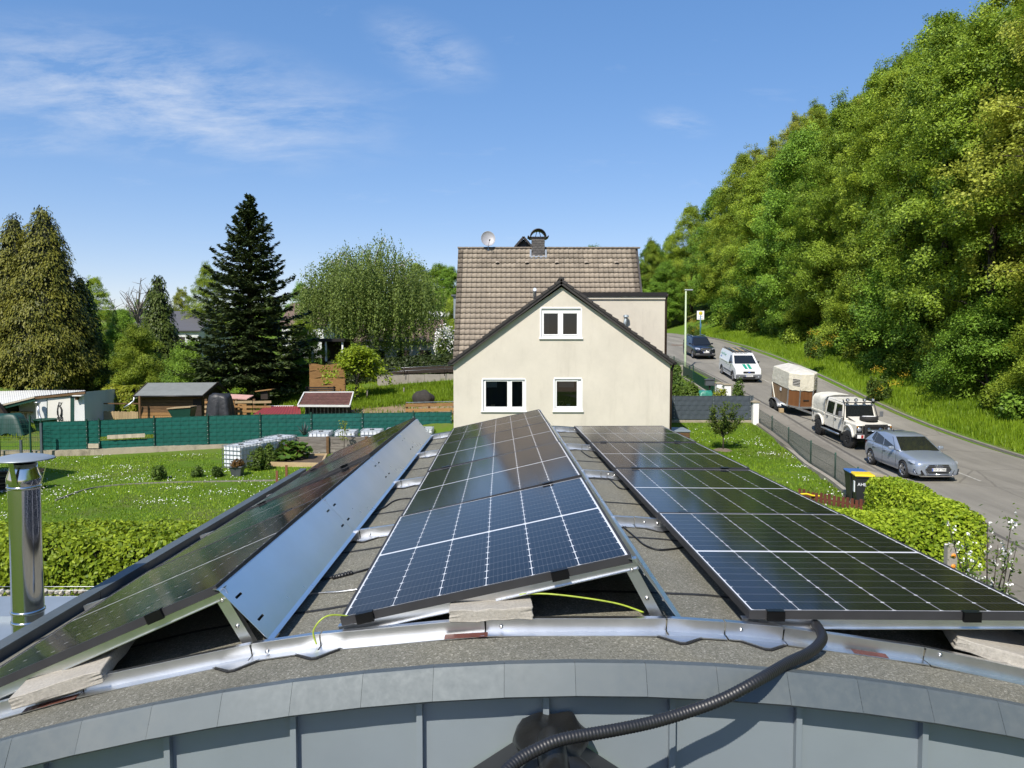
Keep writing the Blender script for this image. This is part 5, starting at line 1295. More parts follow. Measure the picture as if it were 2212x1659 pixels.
# concrete marker post with orange reflectors
q = P(2054, 1175, 15.2); zb = g(q.x, q.y); cpst = thing('marker_post', 'weathered concrete post with two orange discs before the right hedge', 'post', (q.x, q.y, zb))
bevel(MB().bb((-.10, -.08, -.1), (.10, .08, q.z - zb)).build('shaft', M['concrete_wall'], cpst), .02)
M['orange'] = simple('orange', (.80, .28, .03), .4)
for py in (1198, 1221): 
    o_ = MB().lathe([(.045, 0), (.045, .015), (.02, .022), (0, .022)], 14).build('disc', M['orange'], cpst); o_.location = (.012, -.082, P(2054, py, 15.2).z - zb); o_.rotation_euler = (R(90), 0, 0)
# light-well cover beside the house
q = P(1467, 930, 34.2); zb = g(q.x, q.y); lw = thing('light_well', 'grey light-well cover beside the house corner', 'cover', (q.x, q.y, zb)); ww = 36 / FPX * 34.2
bevel(MB().bb((-ww / 2, -.5, -.2), (ww / 2, .9, q.z - zb - .02)).build('kerb', M['wood_brown'], lw), .02); bevel(MB().bb((-ww / 2 - .03, -.53, q.z - zb - .018), (ww / 2 + .03, .93, q.z - zb + .05)).build('lid', M['zinc_wall'], lw), .01)

# ------------------------------------------------------------------ behind the grey fence
def green_sheet_fence():
    t = thing('garden_fence', 'green meshed fence along the pavement behind the grey fence', 'fence', (12, 54, g(12, 54))); p0 = Vector(t.location)
    pp = [(1487, 760), (1517, 782), (1545, 806), (1573, 828)]; pts = []
    L = [(11.2, 60.5), (11.9, 56.5), (12.4, 52.6), (12.9, 49.0)]
    for i, (x, y) in enumerate(L):
        z = g(x, y); MB().bb(Vector((x - .03, y - .03, z - .1)) - p0, Vector((x + .03, y + .03, z + 1.25)) - p0).build('post', M['fence_green'], t)
    for i in range(3):
        a, b = Vector((*L[i], g(*L[i]))), Vector((*L[i + 1], g(*L[i + 1]))); mb = MB()
        mb.quad(a - p0 + Vector((0, 0, .08)), b - p0 + Vector((0, 0, .08)), b - p0 + Vector((0, 0, .85)), a - p0 + Vector((0, 0, .85))); mb.build('sheet', M['fence_green'] if i != 1 else M['mesh_wire'], t)
        mb = MB()
        for v in np.arange(.1, 1.25, .1): mb.bar(a - p0 + Vector((-.02, 0, v)), b - p0 + Vector((-.02, 0, v)), .006, .006)
        for k in range(40): q = a.lerp(b, k / 40) - p0; mb.bar(q + Vector((-.02, 0, .05)), q + Vector((-.02, 0, 1.22)), .005, .005)
        mb.build('rod_mat', M['fence_green'], t)
        MB().bar(a - p0 + Vector((0, 0, -.02)), b - p0 + Vector((0, 0, -.02)), .2, .24).build('plinth', M['concrete_wall'], t)
green_sheet_fence()
M['tarp_teal'] = simple('tarp_teal', (.03, .20, .15), .45, var=.3, scale=3, bump=.5, bscale=3, bdist=.08)
def drape(name, label, loc, sx, sy, h, mat, seed=1, cat='tarp', top=.55, amp=.10):
    """cloth hanging in folds over something"""
    rn = np.random.default_rng(seed); n, m = 40, 9; V = []
    ph = rn.random(6) * 6.28
    for j in range(m):
        v = j / (m - 1)
        for i in range(n):
            a = 2 * math.pi * i / n; fold = 1 + amp * v * (math.sin(5 * a + ph[0]) + .7 * math.sin(9 * a + ph[1]) + .5 * math.sin(14 * a + ph[2])); k = top + (1 - top) * v ** .7
            sq = max(abs(math.cos(a)), abs(math.sin(a))) ** -.6
            zz = h * (1 - v) if v > 0 else h
            V.append((sx * .5 * math.cos(a) * k * fold * sq, sy * .5 * math.sin(a) * k * fold * sq, h * (1 - v ** 1.15) + .06 * math.sin(3 * a + ph[3]) * (1 - v) + (.09 * math.sin(7 * a + ph[4]) * v)))
    V.append((0, 0, h * 1.03)); F = [(j * n + i, j * n + (i + 1) % n, (j + 1) * n + (i + 1) % n, (j + 1) * n + i)[::-1] for j in range(m - 1) for i in range(n)] + [(i, (i + 1) % n, m * n) for i in range(n)]
    o = MB().add(V, F, 0, True).build(name, mat); o.location = loc; return tag(o, label, cat)
q = P(1523, 860, 44.5); drape('tarp', 'teal tarpaulin behind the dark grey fence', (q.x, q.y, g(q.x, q.y)), 1.3, 1.0, P(1523, 845, 44.5).z - g(q.x, q.y), M['tarp_teal'], 4)
q = P(1533, 820, 47.0); mbx = thing('mailbox', 'dark grey mailbox on a post behind the grey fence', 'mailbox', sit(q)); hz = P(1533, 826, 47).z - g(q.x, q.y)
MB().bb((-.05, -.05, -.1), (.05, .05, hz - .2)).build('post', M['metal_dark'], mbx); bevel(MB().bb((-.28, -.16, hz - .2), (.28, .16, hz + .14)).build('box', M['zinc_dark'], mbx), .02); MB().prism([(-.31, hz + .14), (.31, hz + .14), (.31, hz + .17), (0, hz + .25), (-.31, hz + .17)], -.2, .2, 'y').build('lid', M['zinc_dark'], mbx)
# grey paved patch and blue ball
q = sit(P(1505, 808, 49)); tag(MB().bb((-1.6, -2.2, -.2), (1.6, 1.8, .03)).build('paved_patch', M['concrete_wall']), 'small paved patch behind the grey fence', None, None, 'structure').location = q
q = sit(P(1519, 818, 48.5)); M['ball_blue'] = simple('ball_blue', (.10, .12, .32), .4, var=.5, scale=4)
bm = bmesh.new(); bmesh.ops.create_icosphere(bm, subdivisions=3, radius=.2); 
for v in bm.verts: v.co *= 1 - .03 * (abs(math.sin(6 * math.atan2(v.co.y, v.co.x))) > .97)
me = bpy.data.meshes.new('ball'); bm.to_mesh(me); bm.free(); me.materials.append(M['ball_blue']); tag(obj('ball', me, None, q + Vector((0, 0, .23))), 'blue toy ball on the paved patch behind the fence', 'ball')
q = sit(P(1464, 790, 50)); tag(bevel(MB().bb((-.35, -.4, -.2), (.35, .4, .85)).build('brick_pier', M['concrete_wall']), .02), 'low stone pier beside the street lamp', 'pier').location = sit(Vector((PX(1464, 55), 55, 0)))

# ------------------------------------------------------------------ left garden
def ibc(name, label, loc, rotz, h=1.0):
    t = thing(name, label, 'water tank', loc, rotz, 'white caged water tanks')
    bevel(MB().bb((-.47, -.57, .04), (.47, .57, h - .03)).build('tank', M['tank'], t), .07, 3)
    mb = MB()
    for k in range(6):
        z = .04 + k * (h - .06) / 5
        for (a, b) in (((-.5, -.6), (.5, -.6)), ((.5, -.6), (.5, .6)), ((.5, .6), (-.5, .6)), ((-.5, .6), (-.5, -.6))): mb.bar((*a, z), (*b, z), .018, .022)
    for s_ in (-1, 1):
        for k in range(6): x = -.5 + k * .2; mb.bar((x, s_ * .6, 0), (x, s_ * .6, h), .018, .018)
        for k in range(7): y = -.6 + k * .2; mb.bar((s_ * .5, y, 0), (s_ * .5, y, h), .018, .018)
    for k in range(3): mb.bar((-.5, -.4 + .4 * k, h), (.5, -.4 + .4 * k, h), .02, .02)
    mb.build('cage', M['galv'], t)
    MB().lathe([(.11, h - .03), (.11, h + .01), (0, h + .01)], 14).build('cap', M['black_plastic'], t); return t
M['tank'] = simple('tank', (.66, .69, .72), .45, var=.06, scale=2, spec=.4)
q = G(511, 1014); dirv = Vector((.42, 1.0, 0)).normalized(); rz_ = -math.atan2(dirv.x, dirv.y)
ORD = ['nearest of the row', 'second of the row', 'third of the row', 'fourth of the row']
for k in range(3):
    p = q + Vector((.0, .6, 0)) + dirv * 1.27 * k; ibc('water_tank', 'white caged water tank on the left lawn, ' + ORD[k], (p.x, p.y, g(p.x, p.y)), rz_)
for k in range(5):
    p = P(694 + 55 * k, 980, 37.3 + .06 * k); ibc('water_tank', 'white caged water tank along the green fence, %s from the left' % ['first', 'second', 'third', 'fourth', 'fifth'][k], (p.x, p.y, g(p.x, 36.9) - .02), R(3), 1.0)
# plank wall of the raised garden
a, b = P(618, 985, 36.3), P(800, 985, 36.3); zt = P(700, 943.5, 36.3).z; zb = g(-9, 36) - .05
pw_ = thing('plank_wall', 'weathered grey plank wall beside the water tanks', 'wall', (a.x, 36.3, zb)); p0 = Vector(pw_.location); nb = 6
for r_ in range(nb):
    x = a.x
    while x < b.x - .1:
        L = min(random.uniform(1.7, 2.6), b.x - x); z0 = zb + (zt - zb) * r_ / nb; z1 = zb + (zt - zb) * (r_ + .96) / nb; MB().bb(Vector((x, 36.28 + random.uniform(-.012, .012), z0)) - p0, Vector((x + L - .01, 36.36, z1)) - p0).build('plank', M['wood_grey'], pw_); x += L
for px in (706, 790, 620): xx = PX(px, 36.2); MB().bb(Vector((xx - .06, 36.15, zb - .1)) - p0, Vector((xx + .06, 36.27, zt + .03)) - p0).build('post', M['wood_brown'], pw_)
# raised bed
A, B, Cc, D = G(546, 1006), G(695, 1009), G(705, 988), G(575, 991)
bed = thing('garden_bed', 'soil bed with wooden border in front of the plank wall', 'garden bed', sit(A)); p0 = Vector(bed.location)
def gz(v, h=0): return Vector((v.x, v.y, g(v.x, v.y) + h)) - p0
MB().add([gz(A, .10), gz(B, .10), gz(Cc, .10), gz(D, .10)], [(0, 1, 2, 3)]).build('soil', M['soil'], bed)
for u, v in ((A, B), (B, Cc), (Cc, D), (D, A)): MB().bar(gz(u, .08), gz(v, .08), .09, .20).build('border_board', M['wood_pale'], bed)
# flower pot
q = sit(G(513, 1028)); fp = thing('flower_pot', 'square dark flower pot with brown plants on the left lawn', 'flower pot', q)
V = []
for (w, z) in ((.17, 0), (.24, .36), (.27, .36), (.27, .42), (.22, .42), (.21, .37)): V += [(-w, -w, z), (w, -w, z), (w, w, z), (-w, w, z)]
bevel(MB().add(V, [(0, 3, 2, 1)] + [(i * 4 + k, i * 4 + (k + 1) % 4, i * 4 + 4 + (k + 1) % 4, i * 4 + 4 + k) for i in range(5) for k in range(4)] + [(20, 21, 22, 23)]).build('pot', M['zinc_dark'], fp), .01)
M['leaf_rust'] = leaf('leaf_rust', (.06, .05, .012), (.22, .12, .035)); obj('foliage', bush_mesh(5, .34, .34, .32, 500, .05, 'leaf_rust'), fp, (0, 0, .36))
# rusty posts, edging of the lawn
M['rust'] = simple('rust', (.17, .062, .030), .85, var=.3, scale=9)
for px, y0, y1, lab in ((598.5, 1041, 1017, 'rusty post at the roof edge, nearer of two'), (619, 1029, 1005, 'rusty post at the roof edge, farther of two')):
    q = G(px, y0 + 4); h = P(px, y1, q.y).z - q.z; tag(MB().bb((-.045, -.02, -.1), (.045, .02, h)).build('rusty_post', M['rust']), lab, 'post', 'rusty posts on the left lawn').location = sit(q)
eg = thing('lawn_edging', 'thin curved concrete edging across the left lawn', 'edging', sit(G(400, 1042))); p0 = Vector(eg.location)
ep = [G(px, py) for px, py in ((120, 1083), (190, 1058), (260, 1049), (340, 1044.5), (430, 1042), (520, 1040.5), (600, 1039))]; ep = spline([sit(p) for p in ep], 4)
for i in range(len(ep) - 1): MB().bar(Vector(ep[i]) - p0 - Vector((0, 0, .01)), Vector(ep[i]).lerp(ep[i + 1], .98) - p0 - Vector((0, 0, .01)), .05, .12).build('edging_stone', M['kerb'], eg)
# stack of dark boards at the far left and the neighbour's white house corner that shades the lawn
q = sit(G(8, 1066)); wp = thing('board_stack', 'stack of dark weathered boards at the left edge of the lawn', 'boards', q)
for k in range(9):
    for j in range(2): o_ = MB().bb((-1.4, -.11, 0), (1.4, .11, .05)).build('board', M['wood_dark' if k % 3 else 'wood_grey'], wp); o_.location = (-.5 + random.uniform(-.25, .25), .12 + j * .26 + random.uniform(-.03, .03), .03 + k * .085); o_.rotation_euler = (0, random.uniform(-.03, .03), random.uniform(-.12, .12) + .5)
nh = thing('neighbour_house', 'white house wall at the very left edge of the picture', 'house', (-23.5, 26.5, g(-23, 26) - .3)); 
MB().prism([(-3.2, 0), (3.55, 0), (3.55, 4.2), (0, 5.9), (-3.2, 4.2)], -2.5, 2.6, 'y').build('wall', M['plaster_white'], nh)
for s_ in (-1, 1): MB().bar((0, -2.7, 6.02) if s_ < 0 else (0, -2.7, 6.02), (s_ * 3.75, -2.7, 4.2), .1, .14).build('verge', M['tile_dark'], nh); 
for s_ in (-1, 1): MB().add([(0, -2.8, 6.05), (0, 2.8, 6.05), (s_ * 3.8, 2.8, 4.22), (s_ * 3.8, -2.8, 4.22)], [(0, 1, 2, 3)]).build('roof', M['tile'], nh)

# ------------------------------------------------------------------ white shed at the far left
WS = 43.0; zg = g(-26, 43)
ws = thing('white_shed', 'white shed with pale corrugated roof and a horse picture behind the green fence', 'shed', (PX(100, WS), WS, zg)); p0 = Vector(ws.location)
def wb(a, b, name, mat, par=None): return MB().bb(Vector(a) - p0, Vector(b) - p0).build(name, M[mat] if isinstance(mat, str) else mat, par or ws)
def wp_(px, py, Y=WS): return P(px, py, Y)
l, r_, zl, zr = wp_(77, 858), wp_(181.5, 846), wp_(77, 858).z, wp_(181.5, 846).z
MB().prism([(l.x - p0.x, -.3), (r_.x - p0.x, -.3), (r_.x - p0.x, zr - p0.z - .02), (l.x - p0.x, zl - p0.z - .02)], 0, 4.5, 'y').build('front_wall', M['plaster_white'], ws)
wb((PX(-60, 45), 44.2, zg), (l.x, 47.5, zl - .25), 'recessed_wall', 'plaster_white')
# corrugated roof sheets
def corr(name, A, B, Cq, D, mat, par, n=None, amp=.010, o0=p0):
    """corrugated sheet between near edge A-B and far edge D-C"""
    L = (B - A).length; n = n or int(L / .06); V = []
    for k in range(n + 1):
        u = k / n; h = amp * math.cos(k * math.pi); V += [A.lerp(B, u) - o0 + Vector((0, 0, h)), D.lerp(Cq, u) - o0 + Vector((0, 0, h))]
    return MB().add(V, [(2 * k, 2 * k + 2, 2 * k + 3, 2 * k + 1) for k in range(n)]).build(name, mat, par)
M['roof_white'] = simple('roof_white', (.56, .56, .53), .6, var=.12, scale=2)
rA, rB, rC, rD = wp_(75, 856, 42.85), wp_(184, 844.5, 42.85), wp_(184, 843, 47.5), wp_(70, 843, 47.5)
for k in range(3):
    f0, f1 = k / 3, (k + 1) / 3; corr('roof_sheet', rA.lerp(rB, f0), rA.lerp(rB, f1), rD.lerp(rC, f1), rD.lerp(rC, f0), M['roof_white'], ws)
rE, rF = wp_(-40, 884, 42.6), wp_(-40, 846, 48.5)
for k in range(3):
    f0, f1 = k / 3, (k + 1) / 3; A_, B_ = rE.lerp(rA, f0), rE.lerp(rA, f1); corr('roof_sheet', A_, B_, rF.lerp(rD, f1), rF.lerp(rD, f0), M['roof_white'], ws)
MB().bar(rA - p0 - Vector((0, -.02, .10)), rB - p0 - Vector((0, -.02, .10)), .06, .12).build('fascia', M['wood_brown'], ws)
MB().bar(rE - p0 - Vector((0, -.05, .18)), rA - p0 - Vector((0, -.05, .14)), .06, .22).build('fascia', M['fence_green'], ws)
MB().bar(rE - p0 - Vector((0, .0, .06)), rA - p0 - Vector((0, .0, .05)), .10, .08).build('gutter', M['strip_pale'], ws)
yF = WS - .03
pnl = MB().add([wp_(103, 860.5, yF) - p0, wp_(152, 857.5, yF) - p0, wp_(152, 915, yF) - p0, wp_(103, 915, yF) - p0], [(3, 2, 1, 0)]).build('picture_board', M['board_white'] if 'board_white' in M else M['plaster_white'], ws)
MB().add([wp_(101, 859.5, yF + .01) - p0, wp_(160, 855.5, yF + .01) - p0, wp_(160, 915, yF + .01) - p0, wp_(101, 915, yF + .01) - p0], [(3, 2, 1, 0)]).build('door_opening', M['dark_green'] if 'dark_green' in M else M['fence_green'], ws)
# horse head in black brush strokes
def ink(pts, r): return MB().tube([wp_((x / 4.1476) / 1.8228, (1500 + y / 4.1476) / 1.8228, yF - .012) - p0 for x, y in pts], r, 5)
for pts, r in (([(950, 400), (940, 470), (945, 540), (960, 600), (965, 650)], .035), ([(985, 420), (1008, 470), (1005, 530), (990, 580)], .05), ([(1005, 470), (1015, 540), (1005, 590)], .03), ([(965, 345), (960, 380), (950, 405)], .025), ([(985, 350), (1000, 385), (975, 405)], .02), ([(1015, 350), (990, 380)], .015), ([(935, 595), (1000, 600), (1025, 590)], .03), ([(1000, 600), (985, 640), (1025, 640), (1020, 600)], .035), ([(945, 430), (930, 500), (935, 560)], .015), ([(960, 410), (985, 405)], .025)):
    ink(pts, r).build('brush_stroke', M['print_dark'], pnl)
wb((wp_(167, 850).x, WS - .25, wp_(167, 850).z - .35), (wp_(171, 850).x, WS - .02, wp_(167, 850).z - .1), 'lamp_bracket', 'wood_brown'); wb((wp_(164, 850).x, WS - .4, wp_(164, 851).z - .10), (wp_(184, 850).x, WS - .1, wp_(164, 851).z - .06), 'lamp', 'white_paint')
# recess with shelf and a near-black panel painting its shade, leaning roof edge, funnel pipe and tub
wb((PX(-20, 44.1), 44.05, zg), (PX(36, 44.1), 44.15, zl - .55), 'recess_shade', 'dark_gap')
wb((PX(22, 43.9), 43.8, wp_(25, 892, 43.9).z), (PX(64, 43.9), 44.1, wp_(25, 889, 43.9).z), 'shelf', 'wood_pale')
for px in (38, 50): wb((PX(px, 43.9), 43.9, wp_(25, 905, 43.9).z), (PX(px + 2, 43.9), 44.0, wp_(25, 889, 43.9).z), 'shelf_leg', 'wood_pale')
MB().bar(wp_(-14, 862, 42.3) - p0, wp_(22, 912, 42.3) - p0, .3, .22).build('leaning_beam', M['wood_dark'], ws)
MB().tube([wp_(82, 876, 42.6) - p0, wp_(83, 890, 42.6) - p0, wp_(86, 902, 42.6) - p0, wp_(91, 908, 42.5) - p0], .07, 10).build('downpipe', M['galv'], ws)
MB().lathe([(.06, -.2), (.09, -.05), (.16, .08), (.17, .12), (.15, .12)], 14, M=Matrix.Translation(wp_(81, 873, 42.6) - p0)).build('funnel', M['galv'], ws)
q = P(98, 907, 41.9); tb_ = thing('rain_tub', 'dark green rain tub in front of the white shed', 'tub', (q.x, q.y, g(q.x, q.y))); hh = q.z - g(q.x, q.y); MB().lathe([(.42, 0), (.58, hh), (.62, hh), (.62, hh + .05), (.54, hh + .05), (.52, hh - .2), (0, hh - .2)], 24).build('tub', M['fence_green'], tb_)
q = P(18, 945, 41.0); tag(drape('tarp', 'green tarpaulin behind the open rod fence', (q.x, q.y, g(q.x, q.y)), 2.2, 1.2, 1.05, M['dark_green'], 9), None)
# picket fence and mesh between shed and hut
a, b = P(186, 893, 45), P(300, 890, 45); wf = thing('wooden_fence', 'short brown picket fence between the white shed and the wooden hut', 'fence', (a.x, 45, g(a.x, 45))); p0 = Vector(wf.location); n = 34
for k in range(n):
    x = a.x + (b.x - a.x) * k / n; o_ = MB().bb((-.04, -.012, 0), (.04, .012, a.z - p0.z + .12 + random.uniform(-.03, .03))).build('picket', M['wood_pale'], wf); o_.location = (x - p0.x, 0, 0)
for zz in (.3, 1.0): MB().bb((0, .015, zz), (b.x - a.x, .05, zz + .07)).build('rail', M['wood_brown'], wf)

# ------------------------------------------------------------------ wooden hut
HYT = 42.0; ra, rb_, ea, eb = P(319, 826.7, 43.6), P(470, 825.8, 43.6), P(289, 855, HYT - .35), P(438, 854, HYT - .35)
zg = g(-19, 42); hut = thing('wooden_hut', 'brown log-board garden hut with grey felt roof behind the green fence', 'hut', (PX(370, HYT), HYT, zg)); p0 = Vector(hut.location)
x0, x1 = PX(301, HYT), PX(434, HYT)
nb = 10; zt = ea.z - .04
for r_ in range(nb):
    z0, z1 = zg + (zt - zg) * r_ / nb, zg + (zt - zg) * (r_ + .94) / nb
    bevel(MB().bb(Vector((x0, HYT, z0)) - p0, Vector((x1, HYT + .06, z1)) - p0).build('wall_board', M['wood_brown' if r_ > 4 else 'wood_warm'], hut), .012, 1)
    MB().bb(Vector((x1 - .05, HYT + .06, z0)) - p0, Vector((x1, HYT + 3.1, z1)) - p0).build('wall_board', M['wood_brown'], hut)
MB().bb(Vector((x0 + .05, HYT + .065, zg)) - p0, Vector((x1 - .06, HYT + 3.0, zt)) - p0).build('core', M['wood_dark'], hut)
nrm = Vector((0, 0, .06))
rM = simple('hut_felt', (.165, .175, .165), .85, var=.12, scale=3, objvar=.06); 
for k in range(3):
    f0, f1 = k / 3, (k + 1) / 3 + .01; A_, B_, C_, D_ = ea.lerp(ra, f0), eb.lerp(rb_, f0), eb.lerp(rb_, f1), ea.lerp(ra, f1); off = Vector((0, 0, -.006 * k))
    MB().add([A_ + off - p0, B_ + off - p0, C_ + off - p0, D_ + off - p0, A_ - p0 - nrm, B_ - p0 - nrm], [(0, 1, 2, 3), (0, 4, 5, 1)]).build('roof_felt', rM, hut)
back = Vector((0, 1.7, -.65)); MB().add([ra - p0, rb_ - p0, rb_ + back - p0, ra + back - p0], [(0, 1, 2, 3)]).build('roof_back', rM, hut)
MB().bar(eb - p0 + Vector((.02, 0, -.05)), rb_ - p0 + Vector((.02, 0, -.05)), .05, .16).build('bargeboard', M['wood_dark'], hut); MB().bar(rb_ - p0 + Vector((.02, 0, -.05)), rb_ + back - p0 + Vector((.02, 0, -.05)), .05, .16).build('bargeboard', M['wood_dark'], hut)
MB().bar(ea - p0 - Vector((.02, 0, .05)), ra - p0 - Vector((.02, 0, .05)), .05, .14).build('bargeboard', M['wood_dark'], hut)
MB().prism([(.02, zt - zg), (3.2, zt - zg), (1.6, ra.z - zg - .1)], x1 - p0.x - .08, x1 - p0.x - .02, 'x').build('gable', M['wood_dark'], hut)
MB().tube([ea - p0 + Vector((0, -.05, -.04)), eb - p0 + Vector((0, -.05, -.04))], .05, 8).build('gutter', M['metal_dark'], hut)
MB().tube([P(290, 858, 41.5) - p0, P(289, 866, 41.5) - p0, P(280, 873, 41.4) - p0, P(268, 881, 41.3) - p0], .05, 8).build('downpipe', M['galv'], hut)
MB().bb(Vector((PX(299, 41.5), 41.4, zg)) - p0, Vector((PX(303, 41.5), 41.5, ea.z)) - p0).build('post', M['wood_brown'], hut)
MB().bb(Vector((PX(414, 41.9), HYT - .02, zg)) - p0, Vector((PX(432, 41.9), HYT - .001, zt - .15)) - p0).build('door', M['wood_dark'], hut)
# green trough with wooden lid
q = P(394, 899, 40.3); tr = thing('feed_trough', 'green sloping trough with wooden lid in front of the hut', 'trough', (q.x, q.y, g(q.x, q.y))); zz = q.z - g(q.x, q.y); hw = 25 / FPX * 40.3
MB().add([(-hw * .5, -.3, zz - .2), (hw * .8, -.3, zz - .2), (hw * .8, .3, zz - .2), (-hw * .5, .3, zz - .2), (-hw, -.4, zz + .38), (hw, -.4, zz + .46), (hw, .4, zz + .46), (-hw, .4, zz + .38)], [(0, 3, 2, 1), (0, 1, 5, 4), (1, 2, 6, 5), (2, 3, 7, 6), (3, 0, 4, 7)]).build('body', M['fence_green'], tr)
MB().box((0, 0, zz + .47), (hw * 2.05, .9, .05), (0, R(-4), 0)).build('lid', M['wood_pale'], tr); MB().bb((-hw * .4, -.25, 0), (hw * .7, .25, zz - .2)).build('stand', M['wood_dark'], tr)
M['tarp_black'] = simple('tarp_black', (.022, .023, .025), .5, var=.3, scale=3, bump=.6, bscale=3, bdist=.06)
q = P(476, 905, 40.2); drape('tarp', 'black tarpaulin draped over a machine beside the hut', (q.x, q.y, g(q.x, q.y)), 1.45, 1.2, P(476, 852, 40.2).z - g(q.x, q.y), M['tarp_black'], 21, top=.66, amp=.17)
# hutch with pink lid and pallet boards
q = P(515, 866, 42.0); hc = thing('wooden_hutch', 'small wooden hutch with pale pink lid beside the black tarpaulin', 'hutch', (q.x, q.y, g(q.x, q.y))); zz = P(515, 862, 42).z - g(q.x, q.y); w = 22 / FPX * 42
for k in range(6): bevel(MB().bb((-w, -.35, zz * k / 6), (w, -.31, zz * (k + .9) / 6)).build('board', M['wood_warm'], hc), .006, 1)
MB().bb((-w + .03, -.30, 0), (w - .03, .4, zz)).build('box', M['wood_brown'], hc); M['pink_lid'] = simple('pink_lid', (.55, .32, .27), .6, var=.15); MB().box((0, 0, zz + .12), (w * 2.35, 1.1, .05), (R(7), R(3), 0)).build('lid', M['pink_lid'], hc)
pf = thing('pallet_fence', 'fence of pale pallet boards beside the black tarpaulin', 'fence', (PX(520, 41.2), 41.2, g(PX(520, 41.2), 41.2))); p0 = Vector(pf.location)
for (pa, pb) in ((442, 506), (507, 545), (546, 586)):
    for k in range(4):
        y = 899 - k * 10; a, b = P(pa, y, 41.2), P(pb, y - (k % 2), 41.2); MB().bar(a - p0, b - p0, .03, .13).build('board', M['wood_pale' if random.random() < .6 else 'wood_warm'], pf)
    a = P(pa + 3, 906, 41.25); MB().bb(Vector((a.x - .06, 41.26, pf.location.z)) - p0, Vector((a.x + .06, 41.36, P(pa, 862, 41.2).z)) - p0).build('post', M['wood_brown'], pf)
q = P(573, 845, 44.0); bf = thing('bird_feeder', 'small roofed feeder on a wooden post behind the pallets', 'bird feeder', (q.x, q.y, g(q.x, q.y))); zz = q.z - g(q.x, q.y)
MB().bb((-.06, -.06, 0), (.06, .06, zz)).build('post', M['wood_brown'], bf); MB().bb((-.2, -.2, zz - .45), (.2, .2, zz)).build('box', M['wood_dark'], bf); MB().box((0, 0, zz + .06), (.95, .7, .05), (0, R(-7), 0)).build('roof', M['wood_warm'], bf)
# coop with red shingle roof
ca, cb, cc, cd_ = P(643, 876.5, 41.0), P(755.5, 877, 41.0), P(763.5, 847.5, 42.6), P(657.5, 848.3, 42.6)
zg = g(-10, 41.5); cp_ = thing('chicken_coop', 'small coop with dark red shingle roof and pale trim', 'coop', ((ca.x + cb.x) / 2, 41.6, zg)); p0 = Vector(cp_.location)
M['shingle_red'] = simple('shingle_red', (.105, .045, .036), .9, var=.2, scale=9, objvar=.16); rows = 9; cols = 16
for r_ in range(rows):
    for c in range(cols):
        f0, f1 = r_ / rows, (r_ + 1.15) / rows; u0, u1 = (c + (.5 if r_ % 2 else 0)) / cols, (c + (.5 if r_ % 2 else 0) + .96) / cols; u1 = min(u1, 1)
        if u0 >= 1: continue
        A_, B_, C_, D_ = ca.lerp(cd_, f0).lerp(cb.lerp(cc, f0), u0), ca.lerp(cd_, f0).lerp(cb.lerp(cc, f0), u1), ca.lerp(cd_, min(f1, 1)).lerp(cb.lerp(cc, min(f1, 1)), u1), ca.lerp(cd_, min(f1, 1)).lerp(cb.lerp(cc, min(f1, 1)), u0)
        up_ = Vector((0, -.012, .022)); MB().add([A_ + up_ - p0, B_ + up_ - p0, C_ - p0 + Vector((0, 0, .004)), D_ - p0 + Vector((0, 0, .004)), A_ - p0, B_ - p0], [(0, 1, 2, 3), (4, 5, 1, 0)]).build('shingle', M['shingle_red'], cp_)
for u, v in ((ca, cd_), (cb, cc), (ca, cb), (cd_, cc)): MB().bar(u - p0, v - p0, .06, .11).build('trim_board', M['roof_white'], cp_)
MB().bb(Vector((ca.x + .25, 41.5, zg)) - p0, Vector((cb.x - .2, 42.4, ca.z - .05)) - p0).build('inside', M['wood_dark'], cp_)
for k in range(12): x = ca.x + .3 + k * (cb.x - ca.x - .55) / 11; MB().bb(Vector((x - .025, 41.42, zg)) - p0, Vector((x + .025, 41.47, ca.z)) - p0).build('slat', M['wood_grey'], cp_)
# low red metal roof
ma, mb_, mc_, md = P(548, 895, 40.2), P(650, 895, 40.2), P(648, 877, 41.4), P(575, 877.5, 41.4); rr_ = thing('red_sheet_roof', 'low red corrugated metal roof beside the coop', 'roof', (ma.x, 40.2, g(ma.x, 40.2))); M['red_metal'] = simple('red_metal', (.26, .045, .045), .45, .2, var=.12)
corr('sheet', ma, mb_, mc_, md, M['red_metal'], rr_, 30, .02, Vector(rr_.location)); o_ = MB().bar(P(635, 877, 41.45) - Vector(rr_.location), P(577, 877.5, 41.45) - Vector(rr_.location), .12, .06).build('ridge_cap', M['roof_white'], rr_)
for px in (556, 600, 645): q = P(px, 890, 40.6); MB().bb((q.x - .04 - rr_.location.x, .5, 0), (q.x + .04 - rr_.location.x, .58, q.z - rr_.location.z)).build('post', M['wood_brown'], rr_)
